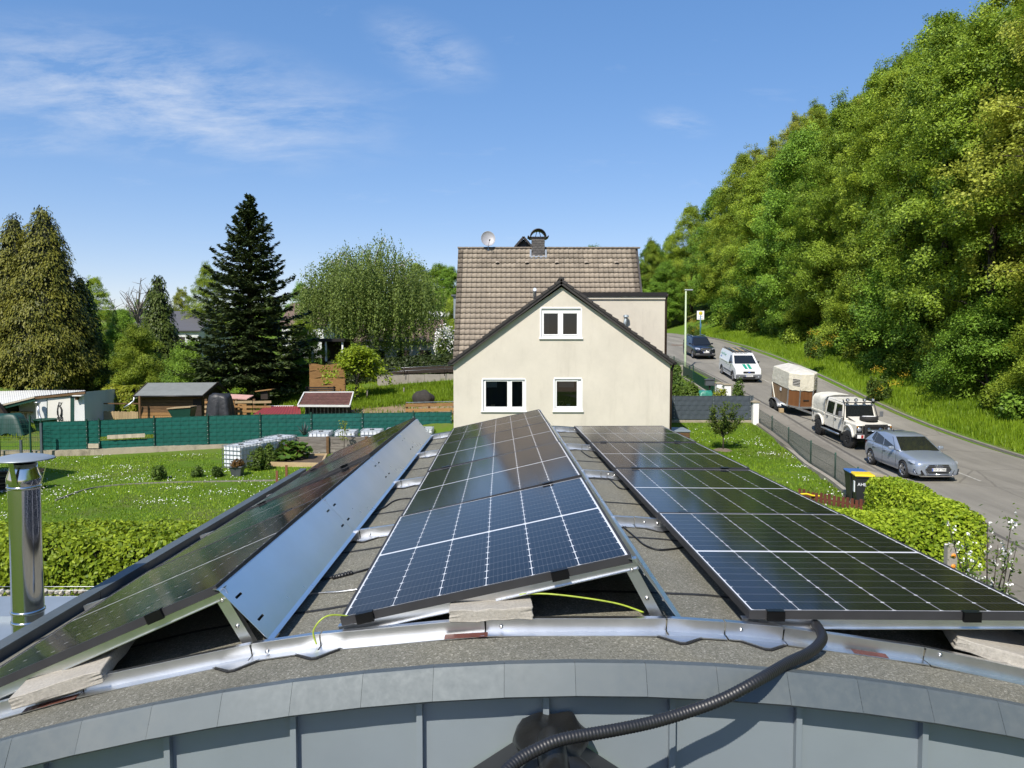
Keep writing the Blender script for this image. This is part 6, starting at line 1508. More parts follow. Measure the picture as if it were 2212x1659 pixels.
# live-edge board screen with bench
WY = 48.8; zg = g(PX(700, WY), WY); sc = thing('board_screen', 'screen of warm brown live-edge boards under the fir', 'screen', (PX(705, WY), WY, zg)); p0 = Vector(sc.location)
for k in range(4):
    y0, y1 = 845 - k * 14.5, 845 - (k + 1) * 14.5; a, b = P(669, y0, WY), P(745, y1, WY); n = 16; V = []
    for i in range(n + 1):
        x = a.x + (b.x - a.x) * i / n; V += [(x - p0.x, -.015 * k, a.z - p0.z + .04 * math.sin(i * .7 + k * 2)), (x - p0.x, -.015 * k - .06, b.z - p0.z + .05 * math.sin(i * .55 + k * 2 + 1))]
    MB().add(V, [(2 * i, 2 * i + 2, 2 * i + 3, 2 * i + 1) for i in range(n)]).build('board', M['wood_warm'], sc)
for px in (670, 708, 744): xx = PX(px, WY); MB().bb(Vector((xx - .06, WY + .02, zg)) - p0, Vector((xx + .06, WY + .1, P(px, 787, WY).z)) - p0).build('post', M['wood_brown'], sc)
q = P(690, 846, 48.0); bn = thing('garden_bench', 'dark wooden bench in front of the board screen', 'bench', (q.x, q.y, g(q.x, q.y)))
for k in range(3): MB().bb((-.95, -.25 + k * .17, .42), (.95, -.11 + k * .17, .46)).build('seat_slat', M['wood_dark'], bn); MB().bb((-.95, .27, .55 + k * .13), (.95, .30, .65 + k * .13)).build('back_slat', M['wood_dark'], bn)
for x in (-.85, .85):
    for y in (-.2, .25): MB().bb((x - .04, y - .04, 0), (x + .04, y + .04, .42 if y < 0 else .95)).build('leg', M['wood_dark'], bn)
# grassy bank wall, dark beams, wires
WY2 = 50.9; a, b = P(815, 826, WY2), P(985, 824, WY2); zt = P(900, 810, WY2).z; bw = thing('bank_wall', 'grey concrete retaining wall below the dark hedge', 'wall', (a.x, WY2, a.z - .3)); p0 = Vector(bw.location)
for k in range(5):
    x0 = a.x + (b.x - a.x) * k / 5; x1 = a.x + (b.x - a.x) * (k + 1) / 5 - .008; bevel(MB().bb(Vector((x0, WY2, a.z - .5)) - p0, Vector((x1, WY2 + .3, zt + .012 * k)) - p0).build('wall_length', M['concrete_wall'], bw), .01)
for (pa, pb, y0, y1, d) in ((832, 980, 806, 801, .2), (850, 982, 801, 798, .5), (870, 980, 796, 793, .8)):
    o_ = MB().bar(P(pa, y0, WY2 + d), P(pb, y1, WY2 + d), .18, .16).build('timber', M['wood_dark']); tag(o_, 'dark timber lying on the retaining wall, %s' % {.2: 'lowest of three', .5: 'middle of three', .8: 'topmost of three'}[d], 'timber', 'timbers on the retaining wall')
wr = thing('wire_fence', 'thin wire fence in front of the dark hedge', 'fence', P(870, 808, 50.7)); p0 = Vector(wr.location)
for px in (873, 830, 960): MB().tube([P(px, 812, 50.7) - p0, P(px + 1, 790, 50.7) - p0], .025, 6).build('post', M['metal_dark'], wr)
for y in (793, 800): MB().tube([P(828, y + 5, 50.7) - p0, P(875, y + 1, 50.7) - p0, P(980, y - 5, 50.7) - p0], .008, 5).build('wire', M['galv'], wr)
# sandy paddock with path, rails and dark mound
def patch(name, pts, mat, label, lift=.03):
    c = [G(px, py) for px, py in pts]; V = []; n = 8
    A_, B_, C_, D_ = c
    for j in range(n + 1):
        for i in range(n + 1):
            u, v = i / n, j / n; q = A_.lerp(B_, u).lerp(D_.lerp(C_, u), v); V.append((q.x, q.y, g(q.x, q.y) + lift))
    o_ = MB().add(V, [(j * (n + 1) + i, j * (n + 1) + i + 1, (j + 1) * (n + 1) + i + 1, (j + 1) * (n + 1) + i) for j in range(n) for i in range(n)], 0, True).build(name, mat); return tag(o_, label, None, None, 'structure')
patch('paddock', [(700, 897), (1000, 897), (1000, 874), (740, 885)], M['sand_dirt'], 'sandy ground behind the green fence')
patch('path', [(745, 886), (1000, 873.5), (1000, 860.5), (775, 877)], M['gravel_path'], 'pale gravel path below the grass bank', .05)
rf = thing('rail_fence', 'brown wooden rail fence left of the house', 'fence', (PX(930, 40.3), 40.3, g(PX(930, 40.3), 40.3))); p0 = Vector(rf.location)
for px in (879, 927, 980): a, b = P(px, 895, 40.3), P(px, 868, 40.3); MB().bb(Vector((a.x - .05, 40.32, a.z - .4)) - p0, Vector((a.x + .05, 40.42, b.z)) - p0).build('post', M['wood_brown'], rf)
for y in (875.5, 886.5): MB().bar(P(876, y, 40.3) - p0, P(984, y - 2, 40.3) - p0, .05, .16).build('rail', M['wood_warm'], rf)
MB().bar(P(877, 869.5, 40.3) - p0, P(984, 867, 40.3) - p0, .03, .03).build('top_wire', M['galv'], rf)
q = P(914, 885, 43.0); M['mound'] = simple('mound', (.030, .026, .022), .9, var=.4, scale=5, bump=.6, bscale=8, bdist=.05)
bm = bmesh.new(); bmesh.ops.create_icosphere(bm, subdivisions=4, radius=1)
for v in bm.verts: v.co = Vector((v.co.x * .62 * (1 + .06 * math.sin(5 * v.co.z)), v.co.y * .5, v.co.z * .55)) * (1 + .05 * math.sin(7 * v.co.x + 3 * v.co.y))
me = bpy.data.meshes.new('mound'); bm.to_mesh(me); bm.free(); me.materials.append(M['mound']); 
for p_ in me.polygons: p_.use_smooth = True
tag(obj('hay_roll', me, None, Vector((q.x, q.y, g(q.x, q.y) + .35))), 'dark wrapped roll behind the rail fence', 'bale')
for (px, y0, y1, lab) in ((751 + 15, 1, 1, ''),): pass
for px, py, h, lab in ((793, 864, .62, 'short wooden stake on the grass bank, nearest the acer'), (872, 855, .5, 'short wooden stake on the grass bank, nearest the house')):
    q = sit(G(px, py)); tag(MB().tube([q, q + Vector((.02, 0, h))], .045, 6).build('stake', M['wood_grey']), lab, 'stake', 'stakes on the grass bank')
# ================================================================== vehicles (local axes: front towards -y, z up)
def carpaint(name, col, metal=.0, rough=.28, coat=.8, var=.04):
    t = NT(name); co = t.coords('Object'); n = t.noise(co, 2.5, 6, .7)
    t.set(color=t.ramp(n, [(.3, tuple(x * (1 - var) for x in col)), (.7, clampc(tuple(x * (1 + var) for x in col)))]), metal=metal, rough=rough, coat=coat, coat_rough=.06); return t.mat
M['paint_silver'] = carpaint('paint_silver', (.36, .41, .49), .55, .32)
M['paint_white_van'] = carpaint('paint_white_van', (.74, .75, .75), 0, .3)
M['paint_cream'] = carpaint('paint_cream', (.70, .67, .59), 0, .42, .3, .10)
M['paint_dark'] = carpaint('paint_dark', (.016, .020, .034), .5, .3)
M['car_glass'] = simple('car_glass', (.012, .014, .015), .04, var=.1, spec=.7); M['car_trim'] = simple('car_trim', (.022, .023, .025), .45, var=.2)
M['chrome'] = simple('chrome', (.75, .75, .76), .12, 1.); M['lamp_glass'] = simple('lamp_glass', (.55, .58, .62), .10, .55, var=.2, scale=12); M['rim'] = simple('rim', (.50, .51, .53), .25, .9); M['tyre'] = simple('tyre', (.018, .018, .018), .8, var=.25, scale=15)
M['plate_white'] = simple('plate_white', (.74, .74, .72), .4, var=.02); M['plate_blue'] = simple('plate_blue', (.02, .07, .40), .4); M['grey_bumper'] = simple('grey_bumper', (.12, .125, .135), .55, var=.1)
M['canvas'] = simple('canvas', (.60, .58, .50), .85, var=.10, scale=3, bump=.5, bscale=5, bdist=.06); M['canvas_cream'] = simple('canvas_cream', (.66, .62, .50), .7, var=.10, scale=3, bump=.6, bscale=5, bdist=.06); M['canvas_grey'] = simple('canvas_grey', (.52, .50, .45), .8, var=.2, scale=4, bump=.4, bscale=6, bdist=.05)
M['ply_brown'] = wood('ply_brown', (.105, .045, .016), (.175, .078, .030), 2.5, (3, 3, .35), .55); M['ply_worn'] = wood('ply_worn', (.13, .085, .045), (.26, .17, .09), 2.5, (3, 3, .35), .7)
M['amber'] = simple('amber', (.55, .22, .02), .3); M['red_lens'] = simple('red_lens', (.35, .02, .02), .3); M['green_stripe'] = simple('green_stripe', (.01, .27, .17), .35)

def wheel(parent, x, y, r, w, rimr, spokes, side, tyre='tyre', rim='rim', knob=False, steer=0):
    wr = obj('wheel', None, parent, (x, y, r), (0, 0, steer)); wr.empty_display_size = .1
    pr = [(rimr, -w / 2 + .02), (r - .05, -w / 2), (r - .012, -w / 2 + .025), (r, -w / 2 + .05), (r, w / 2 - .05), (r - .012, w / 2 - .025), (r - .05, w / 2), (rimr, w / 2 - .02)]
    rotm = Matrix.Rotation(R(90), 4, 'Y'); t_ = MB().lathe(pr, 28, M=rotm)
    if knob:
        for k in range(24):
            a = 2 * math.pi * k / 24
            for s_ in (-1, 1): t_.box((0, 0, 0), (.07, .055, .03), None, 0, rotm @ Matrix.Rotation(a + s_ * .06, 4, 'Z') @ Matrix.Translation((r + .004, 0, s_ * w * .3)) @ Matrix.Rotation(R(90), 4, 'Y'))
    t_.build('tyre', M[tyre], wr)
    s_ = side; d = s_ * (w / 2 - .03); m = MB(); m.lathe([(0, 0), (rimr * .30, 0), (rimr * .32, .0), (rimr * .30, -.02)], 20, M=Matrix.Translation((d, 0, 0)) @ Matrix.Rotation(R(90) * s_, 4, 'Y'))
    m.lathe([(rimr, -.03), (rimr * .97, .012), (rimr * .90, .012), (rimr * .88, -.05)], 28, M=Matrix.Translation((d, 0, 0)) @ Matrix.Rotation(R(90) * s_, 4, 'Y'))
    for k in range(spokes):
        a = 2 * math.pi * k / spokes; m.add([(d, 0, 0)], []) if False else None
        c_, n_ = math.cos(a), math.sin(a); m.bar((d + s_ * .006, c_ * rimr * .2, n_ * rimr * .2), (d + s_ * .004, c_ * rimr * .93, n_ * rimr * .93), .02, rimr * (.34 if spokes < 8 else .2), 0, (0, -n_, c_))
    m.build('rim', M[rim], wr)
    MB().lathe([(0, 0), (rimr * .98, 0)], 20, M=Matrix.Translation((d - s_ * .05, 0, 0)) @ Matrix.Rotation(R(90) * s_, 4, 'Y')).build('brake_disc', M['car_trim'], wr)
    return wr
def loft_body(st, mat, parent, name='body', arches=(), sub=2):
    """st: stations (y, zlow, ztop, halfwidth, crown)"""
    V = []; F = []
    for (y, zl, zt_, w, cr) in st:
        h = zt_ - zl; half = [(0, zl), (w * .86, zl), (w * .97, zl + h * .14), (w, zl + h * .45), (w * .985, zl + h * .72), (w * .93, zt_ - .035), (w * .78, zt_ + cr * .35), (0, zt_ + cr)]
        ring = [(x, y, z) for x, z in half] + [(-x, y, z) for x, z in half[-2:0:-1]]; V += ring
    n = len(V) // len(st)
    for i in range(len(st) - 1):
        for k in range(n): F.append((i * n + k, (i + 1) * n + k, (i + 1) * n + (k + 1) % n, i * n + (k + 1) % n))
    F.append(tuple(range(n))); F.append(tuple(range((len(st) - 1) * n, len(st) * n))[::-1])
    o = MB().add(V, F, 0, True).build(name, M[mat]); o.modifiers.new('sub', 'SUBSURF').levels = sub; o.modifiers['sub'].render_levels = sub
    bpy.context.view_layer.update(); bake(o)
    if arches:
        cs = []
        for (y, z, r) in arches:
            c = MB(); c.lathe([(r, -1.2), (r, 1.2)], 32, M=Matrix.Translation((0, y, z)) @ Matrix.Rotation(R(90), 4, 'Y'), cap=True, smooth=False); cs.append(c)
        o.data.materials.append(M['dark_gap']); cut(o, cs)
    for p_ in o.data.polygons: p_.use_smooth = True
    o.data.set_sharp_from_angle(angle=R(32)); o.parent = parent
    return o
def cabin(parent, pb, zb, wb_, pt, zt_, wt, mat, roofmid=.04):
    """glasshouse: pb = y at base front/rear, pt = y at roof front/rear"""
    (y0, y3), (y1, y2) = pb, pt
    V = [(-wb_, y0, zb), (wb_, y0, zb), (wb_, y3, zb), (-wb_, y3, zb), (-wt, y1, zt_), (wt, y1, zt_), (wt, y2, zt_ - .03), (-wt, y2, zt_ - .03)]
    ym = (y1 + y2) / 2 - .05; V += [(-wt, ym, zt_ + roofmid), (wt, ym, zt_ + roofmid)]
    F = [(0, 1, 5, 4), (1, 2, 6, 9, 5), (2, 3, 7, 6), (3, 0, 4, 8, 7), (4, 5, 9, 8), (8, 9, 6, 7), (0, 3, 2, 1)]
    o = MB().add(V, F, 0, True).build('cabin', M[mat], parent); b = bevel(o, .07, 3); 
    def side(s_, poly, name='side_window', off=.004):
        """poly in (u along base->front..rear 0..1, v height 0..1)"""
        pts = []
        for (u, v) in poly:
            ya, yb = y0 + (y1 - y0) * v, y3 + (y2 - y3) * v; w = wb_ + (wt - wb_) * v; pts.append((s_ * (w + off), ya + (yb - ya) * u, zb + (zt_ - zb) * v))
        return MB().add(pts, [tuple(range(len(pts)))] if s_ < 0 else [tuple(range(len(pts)))[::-1]]).build(name, M['car_glass'], parent)
    def front(u0, u1, v0, v1, rear=False, name='windscreen'):
        ya, yb = (y3, y2) if rear else (y0, y1); off = .006 if rear else -.006; pts = []
        for (u, v) in ((u0, v0), (u1, v0), (u1, v1), (u0, v1)): w = wb_ + (wt - wb_) * v; pts.append((-w + 2 * w * u, ya + (yb - ya) * v + off, zb + (zt_ - zb) * v + (.006)))
        return MB().add(pts, [(0, 1, 2, 3)]).build(name, M['car_glass'], parent)
    return o, side, front
def plate(parent, loc, txt, rx=R(90), w=.52):
    p = MB().bb((-w / 2, -.006, -.056), (w / 2, .006, .056)).build('number_plate', M['plate_white'], parent); p.location = loc; p.rotation_euler = (rx - R(90), 0, 0)
    MB().bb((-w / 2 + .002, -.0075, -.052), (-w / 2 + .045, -.005, .052)).build('blue_band', M['plate_blue'], p)
    text_obj(txt, .105, M['print_dark'], p, (-w / 2 + .06, -.0075, .0), (R(90), 0, 0), 'plate_text', .0005, sx=.9 * (w / .52)); return p
def mirror(parent, x, y, z, mat, s_):
    m = MB().box((0, 0, 0), (.20, .12, .13)).build('mirror', M[mat], parent); m.location = (x + s_ * .10, y, z); bevel(m, .04, 2); return m
def park(root, X, Y, yaw):
    sl_ = float(Hr(Y + 1) - Hr(Y - 1)) / 2; root.location = (X, Y, float(Hr(Y)) + .004); root.rotation_euler = (math.atan(sl_), 0, yaw)

# ------------------------------------------------------------------ silver hatchback
car = thing('hatchback', 'silver blue hatchback parked nearest the camera', 'car', group='vehicles parked along the kerb')
ST = [(-2.17, .28, .66, .66, .02), (-2.11, .21, .72, .78, .02), (-1.92, .17, .79, .84, .03), (-1.60, .16, .85, .895, .035), (-1.1, .17, .92, .905, .035), (-.75, .17, .965, .905, .03), (0, .17, .985, .905, .02), (.8, .17, 1.0, .905, .02), (1.35, .18, 1.02, .905, .02), (1.8, .20, 1.02, .88, .02), (2.05, .26, .98, .80, .01), (2.15, .36, .90, .70, .01)]
loft_body(ST, 'paint_silver', car, arches=((-1.315, .33, .365), (1.315, .33, .365)))
o_, side, front = cabin(car, (-.92, 2.06), .93, .85, (-.02, 1.50), 1.415, .62, 'paint_silver', .05)
front(.06, .94, .05, .93); front(.12, .88, .35, .92, True, 'rear_window')
for s_ in (-1, 1):
    side(s_, [(.08, .12), (.415, .12), (.415, .90), (.04, .90)], 'front_side_window'); side(s_, [(.435, .12), (.70, .12), (.78, .90), (.435, .90)], 'rear_side_window'); side(s_, [(.715, .14), (.84, .35), (.90, .90), (.80, .90)], 'quarter_window')
    for (a, b) in (((-.80, .30), (-.80, .93)), ((.28, .25), (.28, .97)), ((1.18, .55), (1.08, .97))): MB().bar((s_ * .908, a[0], a[1]), (s_ * .893, b[0], b[1]), .004, .008).build('door_gap', M['dark_gap'], car)
    for y in (.12, 1.0): bevel(MB().box((s_ * .905, y, .82), (.03, .20, .03)).build('door_handle', M['paint_silver'], car), .01)
    mirror(car, s_ * .86, -.55, 1.02, 'paint_silver', s_)
    wheel(car, s_ * .80, -1.315, .325, .215, .235, 5, s_); wheel(car, s_ * .80, 1.315, .325, .215, .235, 5, s_)
    # headlight: swept wedge on the corner
    MB().add([(s_ * .50, -2.165, .60), (s_ * .74, -2.085, .625), (s_ * .875, -1.90, .69), (s_ * .905, -1.66, .765), (s_ * .80, -1.92, .775), (s_ * .52, -2.135, .705)], [(0, 1, 2, 3, 4, 5) if s_ > 0 else (5, 4, 3, 2, 1, 0)]).build('headlight', M['lamp_glass'], car)
    MB().add([(s_ * .50, -2.185, .28), (s_ * .76, -2.09, .28), (s_ * .83, -2.02, .47), (s_ * .60, -2.165, .45)], [(0, 1, 2, 3) if s_ > 0 else (3, 2, 1, 0)]).build('air_intake', M['dark_gap'], car)
    MB().tube([(s_ * .50, -2.19, .27), (s_ * .77, -2.095, .275), (s_ * .845, -2.02, .48)], .012, 6).build('intake_trim', M['chrome'], car)
    MB().add([(s_ * .72, 2.10, .82), (s_ * .86, 1.85, .86), (s_ * .85, 1.86, .95), (s_ * .70, 2.06, .93)], [(0, 1, 2, 3) if s_ < 0 else (3, 2, 1, 0)]).build('tail_light', M['red_lens'], car)
gr = MB().add([(-.36, -2.207, .30), (.36, -2.207, .30), (.48, -2.185, .47), (.36, -2.180, .66), (-.36, -2.180, .66), (-.48, -2.185, .47)], [(0, 1, 2, 3, 4, 5)]).build('grille', M['car_trim'], car)
MB().tube([(-.36, -2.210, .30), (.36, -2.210, .30), (.48, -2.188, .47), (.36, -2.183, .66), (-.36, -2.183, .66), (-.48, -2.188, .47), (-.36, -2.210, .30)], .010, 6).build('grille_surround', M['chrome'], gr)
for k in range(5):
    z = .34 + k * .065; MB().bar((-.42, -2.209 + k * .004, z), (.42, -2.209 + k * .004, z), .006, .010).build('grille_bar', M['grey_bumper'], gr)
for k in range(4):
    a = [(-.105 + k * .07 + .046 * math.cos(t), -2.203, .595 + .046 * math.sin(t)) for t in np.linspace(0, 6.283, 17)]; MB().tube(a, .008, 6).build('ring_emblem', M['chrome'], gr)
plate(car, (0, -2.222, .48), 'HA·LF 7882')
MB().bb((-.62, -2.15, .20), (.62, -2.0, .235)).build('lip', M['chrome'], car)
MB().lathe([(.03, 0), (.02, .05), (.005, .11), (0, .11)], 8, M=Matrix.Translation((0, 1.25, 1.40))).build('aerial', M['black_plastic'], car)
MB().bb((-.72, 1.62, 1.33), (.72, 1.92, 1.36)).build('roof_spoiler', M['paint_silver'], car)
MB().tube([(.20 + .17 * math.cos(t), -.12 + .05 * math.sin(t), 1.02 + .15 * math.sin(t)) for t in np.linspace(0, 6.28, 14)], .012, 6).build('steering_wheel', M['car_trim'], car)
park(car, 15.72, 30.36, R(0))

# ------------------------------------------------------------------ white crew-cab off-road pickup
dv = thing('offroad_pickup', 'cream white crew-cab off-road pickup with canvas back and bonnet spare wheel', 'pickup', group='vehicles parked along the kerb')
W2 = .80
def dbox(a, b, name, mat, bw=.03, par=None): return bevel(MB().bb(a, b).build(name, M[mat], par or dv), bw, 2)
body = MB().bb((-W2, -2.30, .62), (W2, 2.55, 1.22)); bo = body.build('body', M['paint_cream']); bo.data.materials.append(M['dark_gap'])
cs = []
for y in (-1.61, 1.61):
    c = MB(); c.lathe([(.50, -1.2), (.50, 1.2)], 24, M=Matrix.Translation((0, y, .52)) @ Matrix.Rotation(R(90), 4, 'Y'), cap=True, smooth=False); cs.append(c)
cut(bo, cs); bo.parent = dv; bevel(bo, .03, 2)
# bonnet, wings, front panel
MB().add([(-.52, -2.28, 1.20), (.52, -2.28, 1.20), (.60, -.98, 1.36), (-.60, -.98, 1.36), (-.52, -2.28, 1.12), (.52, -2.28, 1.12)], [(0, 1, 2, 3), (4, 5, 1, 0), (1, 5, 2), (4, 0, 3)]).build('bonnet', M['paint_cream'], dv)
for s_ in (-1, 1): dbox((s_ * .50, -2.34, .66), (s_ * .82, -1.05, 1.21), 'wing', 'paint_cream', .04)
dbox((-.50, -2.33, .72), (.50, -2.29, 1.16), 'grille_panel', 'car_trim', .01)
for k in range(6): MB().bb((-.48, -2.345, .78 + k * .06), (.48, -2.331, .80 + k * .06)).build('grille_slat', M['dark_gap'], dv)
for s_ in (-1, 1):
    dbox((s_ * .53, -2.36, .82), (s_ * .81, -2.342, 1.16), 'lamp_panel', 'car_trim', .01)
    l = MB().lathe([(0, .03), (.06, .025), (.088, .008), (.095, 0)], 20).build('headlight', M['lamp_glass'], dv); l.location = (s_ * .67, -2.362, .99); l.rotation_euler = (R(90), 0, 0)
    l = MB().lathe([(0, .02), (.03, .015), (.036, 0)], 12).build('indicator', M['amber'], dv); l.location = (s_ * .76, -2.362, 1.11); l.rotation_euler = (R(90), 0, 0)
    l = MB().lathe([(0, .05), (.07, .045), (.09, .03), (.095, .0), (.05, -.04)], 18).build('fog_lamp', M['lamp_glass'], dv); l.location = (s_ * .26, -2.42, 1.0); l.rotation_euler = (R(90), 0, 0)
    # wheel arch flares
    for y in (-1.61, 1.61):
        pts = [(s_ * (W2 + .05), y + .54 * math.cos(a), .52 + .54 * math.sin(a)) for a in np.linspace(.15, math.pi - .15, 14)]; MB().tube(pts, .055, 6).build('arch_flare', M['paint_cream'], dv)
    wheel(dv, s_ * .74, -1.61, .405, .26, .215, 8, s_, rim='car_trim', knob=True, steer=R(8)); wheel(dv, s_ * .74, 1.61, .405, .26, .215, 8, s_, rim='car_trim', knob=True)
    MB().tube([(s_ * .93, -.95, .50), (s_ * .93, 1.02, .50)], .045, 8).build('side_step', M['alu'], dv)
    dbox((s_ * .60, -1.0, .25), (s_ * .88, -.97, .60), 'mud_flap', 'black_rubber', .005)
dbox((-.86, -2.52, .60), (.86, -2.36, .80), 'bumper', 'car_trim', .02)
for s_ in (-1, 1): MB().bb((s_ * .45, -2.525, .62), (s_ * .83, -2.520, .78)).build('bumper_marking', M['pvc_white'], dv); MB().bb((s_ * .55, -2.530, .63), (s_ * .66, -2.526, .77)).build('bumper_stripe', M['red_lens'], dv)
# bull bar
for s_ in (-1, 1): bevel(MB().bb((s_ * .40, -2.60, .58), (s_ * .52, -2.50, 1.22)).build('bull_bar_upright', M['car_trim'], dv), .03)
bevel(MB().bb((-.52, -2.58, 1.14), (.52, -2.50, 1.26)).build('bull_bar_top', M['car_trim'], dv), .03)
plate(dv, (.22, -2.61, .68), 'HA', w=.30)
# cab
zc0, zc1 = 1.22, 2.02
cabV = [(-.80, -1.00, zc0), (.80, -1.00, zc0), (.80, 1.05, zc0), (-.80, 1.05, zc0), (-.70, -.72, zc1 - .08), (.70, -.72, zc1 - .08), (.70, 1.02, zc1 - .05), (-.70, 1.02, zc1 - .05)]
cb_ = MB().add(cabV, [(0, 1, 5, 4), (1, 2, 6, 5), (2, 3, 7, 6), (3, 0, 4, 7), (4, 5, 6, 7), (0, 3, 2, 1)]).build('cab', M['paint_cream'], dv); bevel(cb_, .05, 2)
dbox((-.68, -.70, zc1 - .085), (.68, 1.02, zc1 + .0), 'roof', 'paint_cream', .05)
MB().add([(-.68, -.985, 1.30), (.68, -.985, 1.30), (.63, -.79, zc1 - .16), (-.63, -.79, zc1 - .16)], [(0, 1, 2, 3)]).build('windscreen', M['car_glass'], dv)
def dside(s_, poly, name):
    pts = [(s_ * (.805 - (z - zc0) / (zc1 - .08 - zc0) * .10), y, z) for y, z in poly]; return MB().add(pts, [tuple(range(len(pts)))[::-1 if s_ > 0 else 1]]).build(name, M['car_glass'], dv)
for s_ in (-1, 1):
    dside(s_, [(-.80, 1.30), (-.10, 1.30), (-.10, 1.86), (-.66, 1.86)], 'front_door_window'); dside(s_, [(.12, 1.30), (.86, 1.30), (.86, 1.86), (.12, 1.86)], 'rear_door_window')
    for y in (-.92, .01, .97): MB().bb((s_ * .803, y - .006, .66), (s_ * .808, y + .006, 1.24)).build('door_gap', M['dark_gap'], dv)
    for y in (-.18, .72): dbox((s_ * .80, y - .10, 1.10), (s_ * .84, y + .06, 1.14), 'door_handle', 'car_trim', .008)
    MB().tube([(s_ * .80, -.95, 1.34), (s_ * .98, -1.02, 1.40)], .014, 6).build('mirror_arm', M['car_trim'], dv); dbox((s_ * .90, -1.06, 1.36), (s_ * 1.06, -1.00, 1.62), 'mirror', 'grey_bumper', .02)
    MB().tube([(s_ * .84, -1.05, 1.15), (s_ * .80, -1.04, 1.35), (s_ * .70, -.83, 1.95), (s_ * .66, -.55, 2.10)], .024, 8).build('roll_bar', M['car_trim'], dv)
    MB().bb((s_ * .803, -1.28, 1.0), (s_ * .828, -1.20, 1.15)).build('vent', M['car_trim'], dv)
MB().tube([(-.72, -.84, 2.00), (.72, -.84, 2.00)], .026, 8).build('light_bar', M['car_trim'], dv)
for k in range(4):
    x = -.60 + k * .40; l = MB().lathe([(0, .05), (.06, .045), (.085, .02), (.088, 0), (.07, -.05), (.02, -.075)], 16).build('roof_lamp', M['car_trim'], dv); l.location = (x, -.90, 2.13); l.rotation_euler = (R(90), 0, 0); MB().lathe([(0, .053), (.05, .05), (.07, .035)], 14).build('lens', M['lamp_glass'], l)
sw = obj('spare_wheel', None, dv, (.08, -1.66, 1.385), (R(-7), 0, 0)); MB().lathe([(.24, -.09), (.35, -.10), (.395, -.07), (.40, 0), (.395, .07), (.35, .10), (.25, .09)], 28).build('tyre', M['tyre'], sw); MB().lathe([(.30, .09), (.28, .112), (0, .118)], 24).build('disc', M['white_paint'], sw)
# canvas back
cv = []; nseg = 9; prof = [(-.80, 1.24), (-.82, 1.62), (-.80, 1.84), (-.68, 2.02), (-.34, 2.09), (0, 2.11), (.34, 2.09), (.68, 2.02), (.80, 1.84), (.82, 1.62), (.80, 1.24)]
for i in range(nseg):
    y = 1.06 + 1.49 * i / (nseg - 1); sag = .035 * abs(math.sin(i / (nseg - 1) * math.pi * 2)); 
    for (x, z) in prof: cv.append((x * (1 - .03 * (z > 1.3) * sag / .035), y, z - sag * (1 if z > 1.9 else .3) - (.05 if i == nseg - 1 and z > 1.5 else 0)))
nP = len(prof); Fc = [(i * nP + k, (i + 1) * nP + k, (i + 1) * nP + k + 1, i * nP + k + 1) for i in range(nseg - 1) for k in range(nP - 1)] + [tuple(range(nP))[::-1], tuple(range((nseg - 1) * nP, nseg * nP))]
MB().add(cv, Fc, 0, True).build('canvas_top', M['canvas'], dv)
dbox((-.84, 1.06, 1.16), (-.78, 2.56, 1.25), 'bed_rail', 'paint_cream', .01); dbox((.78, 1.06, 1.16), (.84, 2.56, 1.25), 'bed_rail', 'paint_cream', .01)
MB().bb((-.812, 2.32, .92), (-.80, 2.40, 1.08)).build('side_vent', M['dark_gap'], dv)
dbox((-.75, 2.50, .50), (.75, 2.62, .64), 'rear_bumper', 'car_trim', .02); MB().tube([(0, 2.55, .48), (0, 2.85, .48)], .03, 6).build('tow_ball', M['car_trim'], dv)
MB().bb((-.62, -2.2, .45), (.62, 2.4, .63)).build('chassis', M['dark_gap'], dv)
park(dv, 16.33, 37.1, R(1.5))

# ------------------------------------------------------------------ horse trailer
ht = thing('horse_trailer', 'brown wooden horse trailer with cream canvas top behind the white pickup', 'trailer', group='vehicles parked along the kerb')
pl_ = [(-.80, 1.55), (-.80, -.85), (-.36, -1.42), (.36, -1.42), (.80, -.85), (.80, 1.55)]; z0, z1, z2 = .58, 1.58, 2.42
for i in range(6):
    a, b = Vector((*pl_[i], 0)), Vector((*pl_[(i + 1) % 6], 0)); nrm_ = Vector((b.y - a.y, -(b.x - a.x), 0)).normalized()
    MB().add([a + Vector((0, 0, z0)), b + Vector((0, 0, z0)), b + Vector((0, 0, z1)), a + Vector((0, 0, z1))], [(0, 1, 2, 3)]).build('side_panel', M['ply_worn' if i == 0 else 'ply_brown'], ht).modifiers.new('thickness', 'SOLIDIFY').thickness = .03
    MB().bar(a * 1.015 + Vector((0, 0, z0 - .06)), a * 1.015 + Vector((0, 0, z1)), .07, .05, 0, (1, 0, 0)).build('corner_post', M['galv'], ht)
    MB().bar(a * 1.01 + Vector((0, 0, z0 - .03)), b * 1.01 + Vector((0, 0, z0 - .03)), .06, .10).build('frame_bar', M['galv'], ht)
for (pa, pb, f) in ((2, 3, .5),): 
    a, b = Vector((*pl_[pa], 0)), Vector((*pl_[pb], 0))
